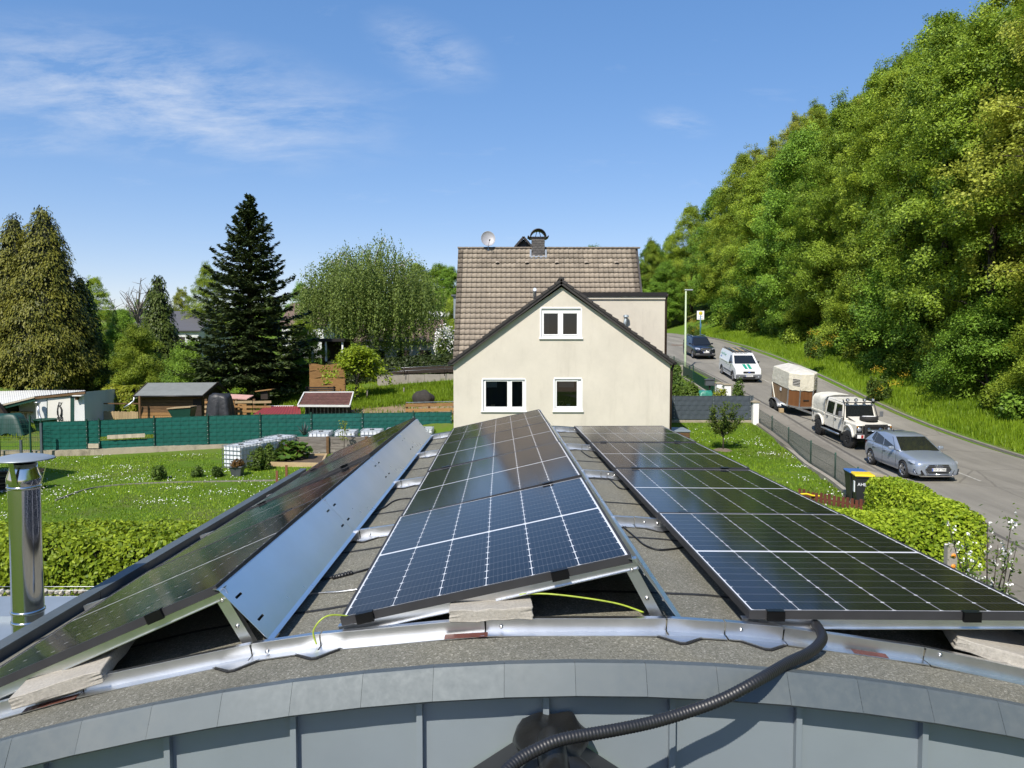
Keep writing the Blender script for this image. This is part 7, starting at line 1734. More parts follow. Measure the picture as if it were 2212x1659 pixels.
# canvas: skirt, shoulder and hipped roof with ridge
V = []; lv = [(1.03, 1.50), (1.035, 1.75), (1.025, 2.1), (1.015, 2.42), (.97, 2.47)]
for li, (sc_, z) in enumerate(lv):
    for i, (x, y) in enumerate(pl_):
        for q in range(3):
            nx_, ny_ = pl_[(i + 1) % 6]; u = q / 3; fx = x + (nx_ - x) * u; fy = y + (ny_ - y) * u; wv = 1 + .008 * math.sin(i * 5 + q * 2.1 + li * 1.3); V.append((fx * sc_ * wv, fy * sc_ * wv, z + (.02 * math.sin(i * 3 + q * 2) if li == 0 else 0)))
n = 18; F = [(l * n + k, l * n + (k + 1) % n, (l + 1) * n + (k + 1) % n, (l + 1) * n + k) for l in range(4) for k in range(n)]
MB().add(V, F, 0, False).build('canvas_sides', M['canvas_cream'], ht)
top = V[4 * n:]; rf_, rb2 = (0, -.85, 2.66), (0, 1.40, 2.66); tv = list(top) + [rf_, rb2]; Ft = []
for k in range(n):
    y = (top[k][1] + top[(k + 1) % n][1]) / 2; Ft.append((k, (k + 1) % n, n if y < .3 else n + 1))
Ft += [(k, (k + 1) % n, 0) for k in []]
for k in range(n):
    a_, b_ = Ft[(k - 1) % n][2], Ft[k][2]
    if a_ != b_: Ft.append((k, b_, a_))
MB().add(tv, Ft, 0).build('canvas_roof', M['canvas_grey'], ht)
Bq = [v for v in tv]; 
def facet_window(i, u0, u1, za, zb, bars=True):
    a, b = Vector((*pl_[i], 0)) * 1.045, Vector((*pl_[i + 1], 0)) * 1.045; p, q = a.lerp(b, u0), a.lerp(b, u1)
    w = MB().add([p + Vector((0, 0, za)), q + Vector((0, 0, za)), q + Vector((0, 0, zb)), p + Vector((0, 0, zb))], [(0, 1, 2, 3)]).build('canvas_window', M['car_glass'], ht)
    for k in range(5): z = za + (zb - za) * k / 4; MB().bar(p * 1.006 + Vector((0, 0, z)), q * 1.006 + Vector((0, 0, z)), .015, .03).build('window_bar', M['canvas_grey'], w)
facet_window(1, .34, .92, 1.80, 2.14); facet_window(3, .25, .8, 1.85, 2.2)
o_ = MB().bb((-.16, -1.47, .95), (.16, -1.44, .99)).build('handle', M['car_trim'], ht)
for s_ in (-1, 1):
    for y in (-.12, .62): wheel(ht, s_ * .98, y + .35, .30, .17, .17, 8, s_, rim='car_trim')
    MB().tube([(s_ * .98, .60 + .62 * math.cos(a) * 1.15, .30 + .40 * math.sin(a)) for a in np.linspace(.1, math.pi - .1, 14)], .02, 5).build('mudguard_edge', M['galv'], ht)
    V = []
    for x in (.84, 1.09):
        for a in np.linspace(.05, math.pi - .05, 12): V.append((s_ * x, .60 + .70 * math.cos(a), .32 + .38 * math.sin(a)))
    MB().add(V, [(k, k + 1, 12 + k + 1, 12 + k) for k in range(11)], 0, True).build('mudguard', M['galv'], ht)
    MB().bar((s_ * .45, -1.2, .50), (s_ * .04, -2.75, .46), .07, .10).build('drawbar', M['galv'], ht)
    MB().bar((s_ * .86, 1.5, 1.5), (s_ * .88, .9, .62), .05, .02).build('strap', M['canvas'], ht)
MB().tube([(0, -2.7, .47), (0, -3.05, .50)], .04, 8).build('coupling', M['car_trim'], ht); MB().tube([(.12, -2.2, .02), (.12, -2.2, .75)], .03, 8).build('jockey_wheel', M['galv'], ht)
MB().bb((-.78, -1.0, .42), (.78, 1.5, .56)).build('floor', M['dark_gap'], ht); MB().bb((-.845, .1, 1.22), (-.825, .3, 1.40)).build('notice', M['sticker'], ht)
park(ht, 16.42, 44.55, R(2))
q_ = Vector((15.55, 44.3, float(Hr(44.3)))); tag(bevel(MB().bb((-.13, -.1, 0), (.13, .1, .26)).build('wheel_chock', M['wood_pale']), .02), 'pale wooden block beside the trailer wheel', 'block').location = q_

# ------------------------------------------------------------------ white van with green stripes
vn = thing('delivery_van', 'white small van with green bonnet stripes and roof rack', 'van', group='vehicles parked along the kerb')
vp = [(-2.10, .28), (-2.13, .55), (-2.08, .78), (-1.98, .94), (-1.25, 1.16), (2.06, 1.16), (2.10, .5), (2.06, .28)]
lo_ = MB(); W3 = .89
secs = [(0, 1.0), ]
V = []; n = len(vp)
for (x, k) in ((-W3, .965), (-W3 * .93, 1.0), (0, 1.012), (W3 * .93, 1.0), (W3, .965)):
    for (y, z) in vp: V.append((x, y * k, z if abs(x) < W3 * .95 else z * .99 + .005))
F = [(i * n + k, i * n + (k + 1) % n, (i + 1) * n + (k + 1) % n, (i + 1) * n + k) for i in range(4) for k in range(n)] + [tuple(range(n))[::-1], tuple(range(4 * n, 5 * n))]
bo = MB().add(V, F, 0, True).build('body', M['paint_white_van']); bo.data.materials.append(M['dark_gap']); cs = []
for y in (-1.33, 1.33): c = MB(); c.lathe([(.37, -1.2), (.37, 1.2)], 24, M=Matrix.Translation((0, y, .33)) @ Matrix.Rotation(R(90), 4, 'Y'), cap=True, smooth=False); cs.append(c)
cut(bo, cs); bo.parent = vn; bo.data.set_sharp_from_angle(angle=R(35))
# upper body: windscreen slope and box
up = [(-1.28, 1.14), (-.52, 1.72), (-.20, 1.81), (1.90, 1.80), (2.03, 1.70), (2.06, 1.14)]
V = []; n = len(up)
for (x, xt) in ((-W3 * .985, -.72), (W3 * .985, .72)):
    for (y, z) in up: t_ = (z - 1.14) / .67; V.append((x + (xt - x) * t_, y, z))
F = [tuple(range(n))[::-1], tuple(range(n, 2 * n))] + [(k, k + 1, n + k + 1, n + k)[::-1] for k in range(n - 1)] + [(n - 1, 0, n, 2 * n - 1)[::-1]]
bevel(MB().add(V, F).build('upper_body', M['paint_white_van'], vn), .06, 3)
def vx(z, s_, off=.006): t_ = (z - 1.14) / .67; return s_ * (W3 * .985 + (.72 - W3 * .985) * t_ + off)
def vf(u, z): t_ = (z - 1.14) / .58; return (u * abs(vx(z, 1, -.05)), -1.28 + .76 * t_ - .012, z + .008)
MB().add([vf(-.94, 1.19), vf(.94, 1.19), vf(.93, 1.68), vf(-.93, 1.68)], [(0, 1, 2, 3)]).build('windscreen', M['car_glass'], vn)
for s_ in (-1, 1):
    MB().add([(vx(z, s_), y, z) for y, z in ((-1.02, 1.20), (-.22, 1.20), (-.22, 1.68), (-.46, 1.68))], [(0, 1, 2, 3) if s_ < 0 else (3, 2, 1, 0)]).build('side_window', M['car_glass'], vn)
    mirror(vn, s_ * .88, -.92, 1.26, 'car_trim', s_)
    wheel(vn, s_ * .79, -1.33, .315, .2, .21, 7, s_); wheel(vn, s_ * .79, 1.33, .315, .2, .21, 7, s_)
    for y in (-1.33, 1.33): MB().tube([(s_ * (W3 - .01), y + .40 * math.cos(a), .33 + .40 * math.sin(a)) for a in np.linspace(0, math.pi, 14)], .045, 6).build('arch_trim', M['grey_bumper'], vn)
    MB().bb((s_ * .86, -.90, .50), (s_ * .895, .92, .62)).build('rub_strip', M['grey_bumper'], vn)
    MB().add([(s_ * .60, -2.10, .70), (s_ * .83, -1.98, .70), (s_ * .84, -1.86, .96), (s_ * .66, -2.0, .95)], [(0, 1, 2, 3) if s_ > 0 else (3, 2, 1, 0)]).build('headlight', M['lamp_glass'], vn)
    for y in (-.15, .30): bevel(MB().box((s_ * .885, y, .98), (.03, .16, .04)).build('door_handle', M['car_trim'], vn), .01)
    MB().bb((s_ * .875, .1, 1.06), (s_ * .897, 1.6, 1.075)).build('slide_rail', M['car_trim'], vn)
bevel(MB().bb((-.88, -2.20, .26), (.88, -1.85, .60)).build('bumper', M['grey_bumper'], vn), .07, 3); bevel(MB().bb((-.40, -2.16, .68), (.40, -2.06, .80)).build('grille', M['car_trim'], vn), .03); MB().bb((-.42, -2.215, .34), (.42, -2.19, .44)).build('lower_grille', M['dark_gap'], vn)
MB().lathe([(0, .012), (.07, .008), (.08, 0)], 16, M=Matrix.Translation((0, -2.165, .74)) @ Matrix.Rotation(R(90), 4, 'X') @ Matrix.Scale(.5, 4, (0, 1, 0))).build('oval_badge', M['plate_blue'], vn)
for s_ in (-1, 1): l = MB().lathe([(0, .02), (.05, .015), (.06, 0)], 12).build('fog_lamp', M['lamp_glass'], vn); l.location = (s_ * .66, -2.20, .42); l.rotation_euler = (R(90), 0, 0)
plate(vn, (0, -2.215, .50), 'HA·VO 6')
def hood(x0, x1, name): MB().add([(x0, -2.0, .953), (x1, -2.0, .953), (x1 * 1.05, -1.26, 1.172), (x0 * 1.05, -1.26, 1.172)], [(0, 1, 2, 3)]).build(name, M['green_stripe'], vn)
hood(-.24, -.05, 'bonnet_stripe'); hood(.05, .24, 'bonnet_stripe')
for sgn in (-1,):
    text_obj('Forst Team', .26, M['green_stripe'], vn, (-.815, 1.85, 1.55), (R(90 - 14), 0, R(-90)), 'side_lettering', .001); text_obj('Hasl', .17, M['plate_blue'], vn, (-.86, 1.85, 1.32), (R(90 - 14), 0, R(-90)), 'side_lettering', .001)
text_obj('Forst Team Hasl', .12, M['print_dark'], vn, (-.5, -.42, 1.80), (R(38), 0, 0), 'roof_lettering', .001)
for k in range(3): MB().bb((-.893, -.85, .44 - k * .05), (-.889, .9, .455 - k * .05)).build('side_line', M['print_dark'], vn)
rk = obj('roof_rack', None, vn, (0, 0, 0))
for s_ in (-1, 1): MB().tube([(s_ * .66, -.35, 1.88), (s_ * .66, 1.85, 1.90)], .018, 6).build('rack_rail', M['car_trim'], rk); MB().tube([(s_ * .66, -.35, 1.97), (s_ * .66, 1.85, 1.99)], .014, 6).build('rack_rail', M['car_trim'], rk)
for k in range(8): MB().bb((-.66, -.33 + k * .30, 1.875), (.66, -.29 + k * .30, 1.90)).build('rack_bar', M['car_trim'], rk)
for k in range(5): MB().bb((-.5 + k * .21, -.2, 1.905), (-.36 + k * .21, 1.6, 1.925)).build('ladder_rail', M['wood_pale' if k % 2 else 'alu_dull'], rk)
MB().tube([(-.66, -.35, 1.95), (.66, -.35, 1.95)], .016, 6).build('rack_rail', M['car_trim'], rk)
park(vn, 16.28, 55.1, R(1))

# ------------------------------------------------------------------ dark estate SUV
sv = thing('dark_suv', 'dark blue estate car with roof rails, farthest of the parked cars', 'car', group='vehicles parked along the kerb')
ST = [(-2.28, .34, .78, .66, .02), (-2.20, .26, .86, .80, .02), (-1.95, .22, .98, .87, .03), (-1.4, .22, 1.04, .895, .04), (-.85, .22, 1.08, .895, .03), (0, .22, 1.10, .895, .02), (1.2, .22, 1.12, .895, .02), (2.0, .26, 1.12, .87, .02), (2.26, .36, 1.0, .80, .01)]
loft_body(ST, 'paint_dark', sv, arches=((-1.33, .36, .40), (1.33, .36, .40)))
o_, side, front = cabin(sv, (-.98, 2.22), 1.06, .83, (-.28, 1.85), 1.66, .62, 'paint_dark', .03); front(.06, .94, .06, .93)
for s_ in (-1, 1):
    side(s_, [(.09, .12), (.40, .12), (.40, .90), (.05, .90)], 'front_side_window'); side(s_, [(.42, .12), (.68, .12), (.70, .90), (.42, .90)], 'rear_side_window'); side(s_, [(.70, .12), (.90, .14), (.90, .90), (.72, .90)], 'cargo_window')
    mirror(sv, s_ * .85, -.62, 1.14, 'paint_dark', s_); wheel(sv, s_ * .79, -1.33, .35, .22, .23, 5, s_); wheel(sv, s_ * .79, 1.33, .35, .22, .23, 5, s_)
    MB().tube([(s_ * .57, -.15, 1.70), (s_ * .57, 0, 1.75), (s_ * .57, 1.5, 1.75), (s_ * .57, 1.75, 1.69)], .022, 6).build('roof_rail', M['alu_dull'], sv)
    MB().add([(s_ * .50, -2.262, .80), (s_ * .82, -2.10, .82), (s_ * .86, -1.88, .94), (s_ * .74, -2.08, .96), (s_ * .50, -2.215, .93)], [(0, 1, 2, 3, 4) if s_ > 0 else (4, 3, 2, 1, 0)]).build('headlight', M['lamp_glass'], sv)
    MB().bb((s_ * .52, -2.28, .42), (s_ * .80, -2.16, .50)).build('fog_lamp', M['chrome'], sv)
MB().add([(-.36, -2.31, .70), (.36, -2.31, .70), (.44, -2.27, .86), (.36, -2.255, .95), (-.36, -2.255, .95), (-.44, -2.27, .86)], [tuple(range(6))]).build('grille', M['car_trim'], sv)
MB().tube([(-.36, -2.315, .70), (.36, -2.315, .70), (.45, -2.275, .86), (.36, -2.26, .95), (-.36, -2.26, .95), (-.45, -2.275, .86), (-.36, -2.315, .70)], .016, 6).build('grille_surround', M['chrome'], sv); MB().bb((-.40, -2.31, .81), (.40, -2.285, .845)).build('grille_bar', M['chrome'], sv)
bevel(MB().bb((-.80, -2.33, .28), (.80, -2.15, .44)).build('lower_bumper', M['car_trim'], sv), .05); plate(sv, (0, -2.335, .60), 'HA·AL 491')
park(sv, 15.95, 65.9, R(2))

# ------------------------------------------------------------------ street lamp and bus stop
q = Vector((PX(1480, 57.5), 57.5, 0)); q.z = g(q.x, q.y); zt = P(1480, 627, 57.5).z - q.z
lp = thing('street_lamp', 'pale green street lamp post beside the house', 'street lamp', q); M['lamp_green'] = simple('lamp_green', (.42, .50, .33), .5, var=.08)
MB().tube([(0, 0, -.1), (0, 0, 1.0), (0, 0, zt)], [.10, .085, .055], 12).build('post', M['lamp_green'], lp); bevel(MB().bb((-.10, -.09, zt - .02), (.52, .09, zt + .07)).build('lamp_head', M['galv'], lp), .03); MB().bb((.05, -.07, zt - .035), (.48, .07, zt - .021)).build('lens', M['lamp_glass'], lp)
q = Vector((PX(1512, 86), 86, 0)); q.z = float(Hr(86)) + .12; bs = thing('bus_stop_sign', 'white bus stop sign with yellow H disc on a blue post', 'sign', (q.x + .0, 86, q.z)); zt = P(1512, 671.5, 86).z - q.z
M['post_blue'] = simple('post_blue', (.05, .16, .26), .5); M['sign_yellow'] = simple('sign_yellow', (.78, .58, .02), .4); M['sign_green'] = simple('sign_green', (.01, .20, .08), .4)
MB().tube([(0, 0, -.1), (0, 0, zt - .5)], .06, 8).build('post', M['post_blue'], bs); bevel(MB().bb((-.40, -.03, zt - .98), (.40, .03, zt)).build('plate', M['pvc_white'], bs), .02)
pl3 = bs.children[-1]; d = MB().lathe([(0, .004), (.20, .004), (.205, 0)], 24).build('disc', M['sign_yellow'], bs); d.location = (0, -.034, zt - .26); d.rotation_euler = (R(90), 0, 0)
d2 = MB().lathe([(.205, .0), (.205, .006), (.18, .006)], 24).build('disc_rim', M['sign_green'], bs); d2.location = (0, -.034, zt - .26); d2.rotation_euler = (R(90), 0, 0)
text_obj('H', .30, M['sign_green'], bs, (0, -.042, zt - .26), align='CENTER'); text_obj('Im Ollen', .14, M['print_dark'], bs, (0, -.034, zt - .62), align='CENTER'); MB().bb((-.3, -.034, zt - .83), (.3, -.0315, zt - .80)).build('route_line', M['print_dark'], bs)
bevel(MB().bb((-.09, -.1, 1.0), (.09, -.06, 1.45)).build('timetable', M['post_blue'], bs), .01)
# ================================================================== hedges, bushes, trees
def hedge(name, label, boxes, dens, leafs, mat, core='leaf_deep', seed=3, cat='hedge', wob=.06, groupn=None, thick=.12):
    """clipped hedge: boxes (x0,x1,y0,y1,h) on the ground, covered with leaves, with an added dark core that blocks light"""
    global rng
    rng = np.random.default_rng(seed); c0 = Vector(((boxes[0][0] + boxes[0][1]) / 2, (boxes[0][2] + boxes[0][3]) / 2, 0)); c0.z = g(c0.x, c0.y)
    t = thing(name, label, cat, c0, 0, groupn); P_, N_ = [], []; core_mb = MB()
    for (x0, x1, y0, y1, h) in boxes:
        A = {'t': (x1 - x0) * (y1 - y0), 'f': (x1 - x0) * h, 'b': (x1 - x0) * h, 'l': (y1 - y0) * h, 'r': (y1 - y0) * h}
        for k, a in A.items():
            n = int(a * dens); u, v = rng.random(n), rng.random(n); d = rng.random(n) ** 1.5 * thick - .03
            X = x0 + u * (x1 - x0); Y = y0 + u * (y1 - y0)
            if k == 't': p = np.stack([X, y0 + v * (y1 - y0), h - d], 1); N = np.array([0, 0, 1.])
            elif k == 'f': p = np.stack([X, y0 + d, v * h], 1); N = np.array([0, -1., .35])
            elif k == 'b': p = np.stack([X, y1 - d, v * h], 1); N = np.array([0, 1., .35])
            elif k == 'l': p = np.stack([x0 + d, Y, v * h], 1); N = np.array([-1., 0, .35])
            else: p = np.stack([x1 - d, Y, v * h], 1); N = np.array([1., 0, .35])
            # round the shoulders, make the faces uneven
            cx, cy = (x0 + x1) / 2, (y0 + y1) / 2; up = np.clip((p[:, 2] / h - .8) / .2, 0, 1) ** 2
            p[:, 0] += (cx - p[:, 0]) / max((x1 - x0) / 2, .01) * .08 * up; p[:, 1] += (cy - p[:, 1]) / max((y1 - y0) / 2, .01) * .08 * up
            wv = wob * (np.sin(p[:, 0] * 3.1 + p[:, 2] * 2) + np.sin(p[:, 1] * 2.7 + p[:, 0] * 1.3 + 1) + .6 * np.sin(p[:, 0] * 7.3 - p[:, 2] * 5)) / 2
            p += np.outer(wv, N)
            p[:, 2] += ground(p[:, 0], p[:, 1]); P_.append(p); N_.append(N + rng.normal(size=(n, 3)) * .55)
        q = .16; gz0 = g((x0 + x1) / 2, (y0 + y1) / 2); core_mb.bb(Vector((x0 + q, y0 + q, gz0 - .2)) - c0, Vector((x1 - q, y1 - q, gz0 + h - q)) - c0)
    p = merge(P_) - np.array(c0); N = merge(N_); n = len(p)
    pat = .5 + .5 * np.sin(p[:, 0] * 1.9 + 1.3 * np.sin(p[:, 1] * 1.7)) * np.sin(p[:, 2] * 3 + p[:, 0]); 
    obj('foliage', leaf_mesh('foliage', leaf_quads(p, N, leafs * (.6 + .8 * rng.random(n)), .6), M[mat], np.clip(.25 + .3 * pat + rng.normal(size=n) * .24, 0, 1)), t)
    core_mb.build('shade_core', M['hedge_core'], t); return t  # added solid core, stops light and keeps gaps between leaves dark
M['hedge_core'] = simple('hedge_core', (.020, .024, .008), .95, var=.4, scale=9)
hedge('beech_hedge', 'bright green clipped hedge below the left lawn', [(-16, -2.4, 14.0, 15.7, 1.78)], 900, .050, 'leaf_hedge', seed=5, wob=.05)
hedge('beech_hedge', 'bright green rounded hedge at the right beside the pavement', [(10.15, 11.15, 17.9, 21.9, 1.50), (8.0, 10.3, 17.9, 19.6, 1.08)], 900, .050, 'leaf_hedge', seed=6, wob=.07)
hedge('yew_hedge', 'long dark green clipped hedge above the retaining wall', [(PX(700, 52.5), PX(985, 52.5), 51.9, 53.2, 1.45)], 260, .10, 'leaf_yew', seed=7, wob=.04)
hedge('laurel_hedge', 'yellow-green laurel bush between the white shed and the hut', [(PX(232, 47), PX(300, 47), 46.3, 47.8, 1.75)], 200, .11, 'leaf_laurel', seed=8, wob=.12)
q = Vector((PX(1457, 51.5), 51.5)); hedge('box_hedge', 'small clipped hedge between house and street lamp', [(q.x - .55, q.x + .35, 51, 52.4, 1.45)], 300, .08, 'leaf_shrub', seed=9)

# ------------------------------------------------------------------ lawn shrubs
SH = [(stems_mesh(40 + k, .45, .22, 9), bush_mesh(50 + k, .34, .34, .60, 1500, .045, 'leaf_shrub')) for k in range(3)]
for k, (px, py, s_, lab) in enumerate(((343, 1036, 1.05, 'dark green currant bush on the left lawn, left of three'), (427, 1031, .72, 'small currant bush on the left lawn, middle of three'), (470, 1030, .82, 'currant bush on the left lawn beside the water tanks'))): bush('currant_bush', lab, sit(G(px, py)), SH[k], s_, k * 2.1, 'currant bushes on the left lawn')
bush('currant_bush', 'leafy bush beside the right face of the water tanks', sit(G(562, 1016)), (stems_mesh(44, .7, .3, 9), bush_mesh(54, .48, .42, .98, 2200, .06, 'leaf_shrub')), 1., 0, 'currant bushes on the left lawn')
bush('berry_bush', 'leafy bush behind the soil bed', sit(G(588, 1003)), (stems_mesh(45, .7, .3, 9), bush_mesh(55, .42, .4, .9, 1700, .06, 'leaf_shrub')), .95, 0)
# rhubarb: big crinkled leaves
def rhubarb(seed, n=46):
    rn = random.Random(seed); mb = MB(); st = MB()
    for i in range(n):
        a = rn.uniform(0, 6.28); d = rn.uniform(.1, .62); h = rn.uniform(.25, .75) * (1.15 - d * .7); c = Vector((math.cos(a) * d * 1.2, math.sin(a) * d, h)); st.tube([(0, 0, 0), c * .6 + Vector((0, 0, .05)), c], .014, 5)
        L, W = rn.uniform(.22, .34), rn.uniform(.16, .26); dv_ = Vector((math.cos(a), math.sin(a), rn.uniform(-.7, .1))).normalized(); sd_ = dv_.cross(Vector((0, 0, 1))).normalized(); nm = sd_.cross(dv_)
        V = []
        for j in range(5):
            u = j / 4; w = W * math.sin(math.pi * (.12 + .86 * u)) ** .8
            for s2 in (-1, -.5, 0, .5, 1): V.append(c + dv_ * L * (u - .2) + sd_ * w * s2 + nm * (.05 * (1 - abs(s2)) * -1 + .03 * math.sin(j * 2 + s2 * 5 + i)))
        mb.add(V, [(j * 5 + k, j * 5 + k + 1, (j + 1) * 5 + k + 1, (j + 1) * 5 + k) for j in range(4) for k in range(4)], 0, True)
    me = mb.mesh('foliage', M['leaf_rhub']); a_ = me.attributes.new('rnd', 'FLOAT', 'FACE'); a_.data.foreach_set('value', np.repeat(np.random.default_rng(seed).random(n), 16).astype(np.float32)); return st.mesh('stem', M['wood_red']), me
M['leaf_rhub'] = leaf('leaf_rhub', (.05, .11, .014), (.13, .21, .03), .25)
bush('rhubarb', 'big-leaved rhubarb plant in the soil bed', sit(G(622, 1000)) + Vector((0, .3, .05)), rhubarb(4), 1.25, 0, None, 'plant')
# agave in the tank, sapling
q = P(657.5, 940, 37.2); ag = thing('agave', 'spiky blue-grey agave standing in front of the green fence', 'plant', q); mb = MB()
for i in range(22):
    a = i * 2.4; el = R(30 + 55 * (i / 22)); L = .55 + .2 * random.random(); d = Vector((math.cos(a) * math.cos(el), math.sin(a) * math.cos(el), math.sin(el))); s2 = d.cross(Vector((0, 0, 1))).normalized(); V = []
    for j in range(5): u = j / 4; c = d * L * u + Vector((0, 0, -.18 * u * u * (1 - i / 22))); w = .055 * (1 - u) ** .7 + .003; V += [c - s2 * w, c + s2 * w]
    mb.add(V, [(2 * j, 2 * j + 1, 2 * j + 3, 2 * j + 2) for j in range(4)], 0, True)
mb.build('leaves', M['leaf_grey'], ag)
q = G(742, 1000); q = Vector((PX(741, 35.6), 35.6, 0)); q.z = g(q.x, q.y); zt = P(741, 909, 35.6).z - q.z
sp2 = thing('sapling', 'thin young sapling in front of the plank wall', 'tree', q); MB().tube([(0, 0, 0), (.02, 0, zt * .5), (0, .01, zt)], [.02, .014, .006], 6).build('trunk', M['bark'], sp2)
rng = np.random.default_rng(2); n = 150; pz = zt * (.45 + .55 * rng.random(n)); p = np.stack([rng.normal(size=n) * .11, rng.normal(size=n) * .11, pz], 1); obj('crown', leaf_mesh('crown', leaf_quads(p, rng.normal(size=(n, 3)) + [0, -.3, .6], .05, .5), M['leaf_laurel']), sp2)
# plants behind the grey fence
bush('flowering_shrub', 'green shrub with pale pink blossoms behind the dark grey fence', sit(Vector((PX(1480, 44.5), 44.5, 0))), (stems_mesh(60, .9, .5, 10), bush_mesh(61, 1.25, .8, 1.75, 5200, .075, 'leaf_shrub')), 1.0)
bush('small_shrub', 'light green low shrub behind the middle of the grey fence', sit(Vector((PX(1556, 43.5), 43.5, 0))), (stems_mesh(62, .5, .3, 8), bush_mesh(63, .6, .5, 1.6, 2200, .07, 'leaf_laurel')), .92)
bush('small_shrub', 'upright dark green shrub behind the right end of the grey fence', sit(Vector((PX(1595, 43.2), 43.2, 0))), (stems_mesh(64, .5, .3, 8), bush_mesh(65, .5, .5, 1.9, 1900, .06, 'leaf_shrub')), 1.0)
# young fruit tree on the right lawn with its mulch ring
q = sit(G(1561.4, 973.6)); 
def young_tree(seed, H, base, R_, n, leafs, mat, flowers=0, trunk=.035, droop=0, nb=14):
    global rng
    rng = np.random.default_rng(seed); rn = random.Random(seed); tb = MB(); tb.tube([(0, 0, -.05), (.02, 0, base * .6), (-.01, .01, base)], [trunk, trunk * .85, trunk * .75], 7); P_ = []
    for i in range(nb):
        a = i * 2.4 + rn.uniform(-.4, .4); s0 = Vector((0, 0, base * rn.uniform(.75, 1.0))); rr = R_ * rn.uniform(.5, 1); hh = rn.uniform(.35, 1) * (H - base); e = Vector((math.cos(a) * rr, math.sin(a) * rr, base + hh)); m = s0.lerp(e, .5) + Vector((math.cos(a) * rr * .12, math.sin(a) * rr * .12, -.03)); pts = spline([s0, m, e], 5); tb.tube(pts, [trunk * .45 * (1 - .8 * k / (len(pts) - 1)) for k in range(len(pts))], 5)
        for k in range(n // nb): P_.append(pts[rn.randint(3, len(pts) - 1)] + Vector([rn.gauss(0, .09) for _ in range(3)]))
        for q_ in range(3):
            b = pts[rn.randint(3, len(pts) - 2)]; e2 = b + Vector([rn.uniform(-.3, .3), rn.uniform(-.3, .3), rn.uniform(.05, .35)]) * R_ * .8; tb.tube([b, e2], [.008, .004], 4)
            for k in range(n // nb // 3): P_.append(b.lerp(e2, rn.random()) + Vector([rn.gauss(0, .05) for _ in range(3)]))
    p = np.array([tuple(v) for v in P_]); V = leaf_quads(p, rng.normal(size=p.shape) * .6 + [0, -.2, .9], leafs * (.6 + .8 * rng.random(len(p))), .55); crown = leaf_mesh('crown', V, M[mat]); fl = None
    if flowers:
        idx = rng.integers(0, len(p), flowers); pf_ = p[idx] + rng.normal(size=(flowers, 3)) * .035; pf_ = np.repeat(pf_, 5, 0) + rng.normal(size=(flowers * 5, 3)) * .016; fl = leaf_mesh('blossom', leaf_quads(pf_, rng.normal(size=pf_.shape) + [0, -.5, .5], .018, .8), M['petal'])
    return tb.mesh('trunk', M['bark']), crown, fl
ft = young_tree(70, 2.1, .75, .95, 1500, .048, 'leaf_shrub'); t = place_tree(ft, 'fruit_tree', 'young fruit tree on the right lawn before the grey fence', q)
M['mulch'] = simple('mulch', (.16, .125, .09), .95, var=.4, scale=14, bump=.9, bscale=40, bdist=.03)
mb = MB(); rn = random.Random(3); pr = [Vector((math.cos(a) * .42 * (1 + rn.uniform(-.15, .15)), math.sin(a) * .42 * (1 + rn.uniform(-.15, .15)), .0)) for a in np.linspace(0, 6.28, 19)[:-1]]; V = [Vector((0, 0, .07))] + [v * .6 + Vector((0, 0, .05)) for v in pr] + pr
sl_ = (g(q.x, q.y + .4) - g(q.x, q.y - .4)) / .8
for v in V: v.z += v.y * sl_ + .02
mo = mb.add(V, [(0, 1 + k, 1 + (k + 1) % 18) for k in range(18)] + [(1 + k, 19 + k, 19 + (k + 1) % 18, 1 + (k + 1) % 18) for k in range(18)], 0, True).build('mulch_ring', M['mulch']); mo.location = q; tag(mo, 'ring of brown mulch under the young fruit tree', 'mulch')
# blossoming apple tree at the right edge
q = Vector((PX(2150, 10.6), 10.6, 0)); q.z = g(q.x, q.y); ap_ = young_tree(71, EYE - 2.35 - q.z, 1.7, .55, 380, .028, 'leaf_shrub', 75, nb=10)
t = place_tree(ap_, 'apple_tree', 'small apple tree with white blossoms at the right edge', q); obj('blossom', ap_[2], t)
# plant in the window pot
obj('foliage', bush_mesh(80, .16, .10, .30, 160, .035, 'leaf_shrub'), pt, (0, 0, .10))

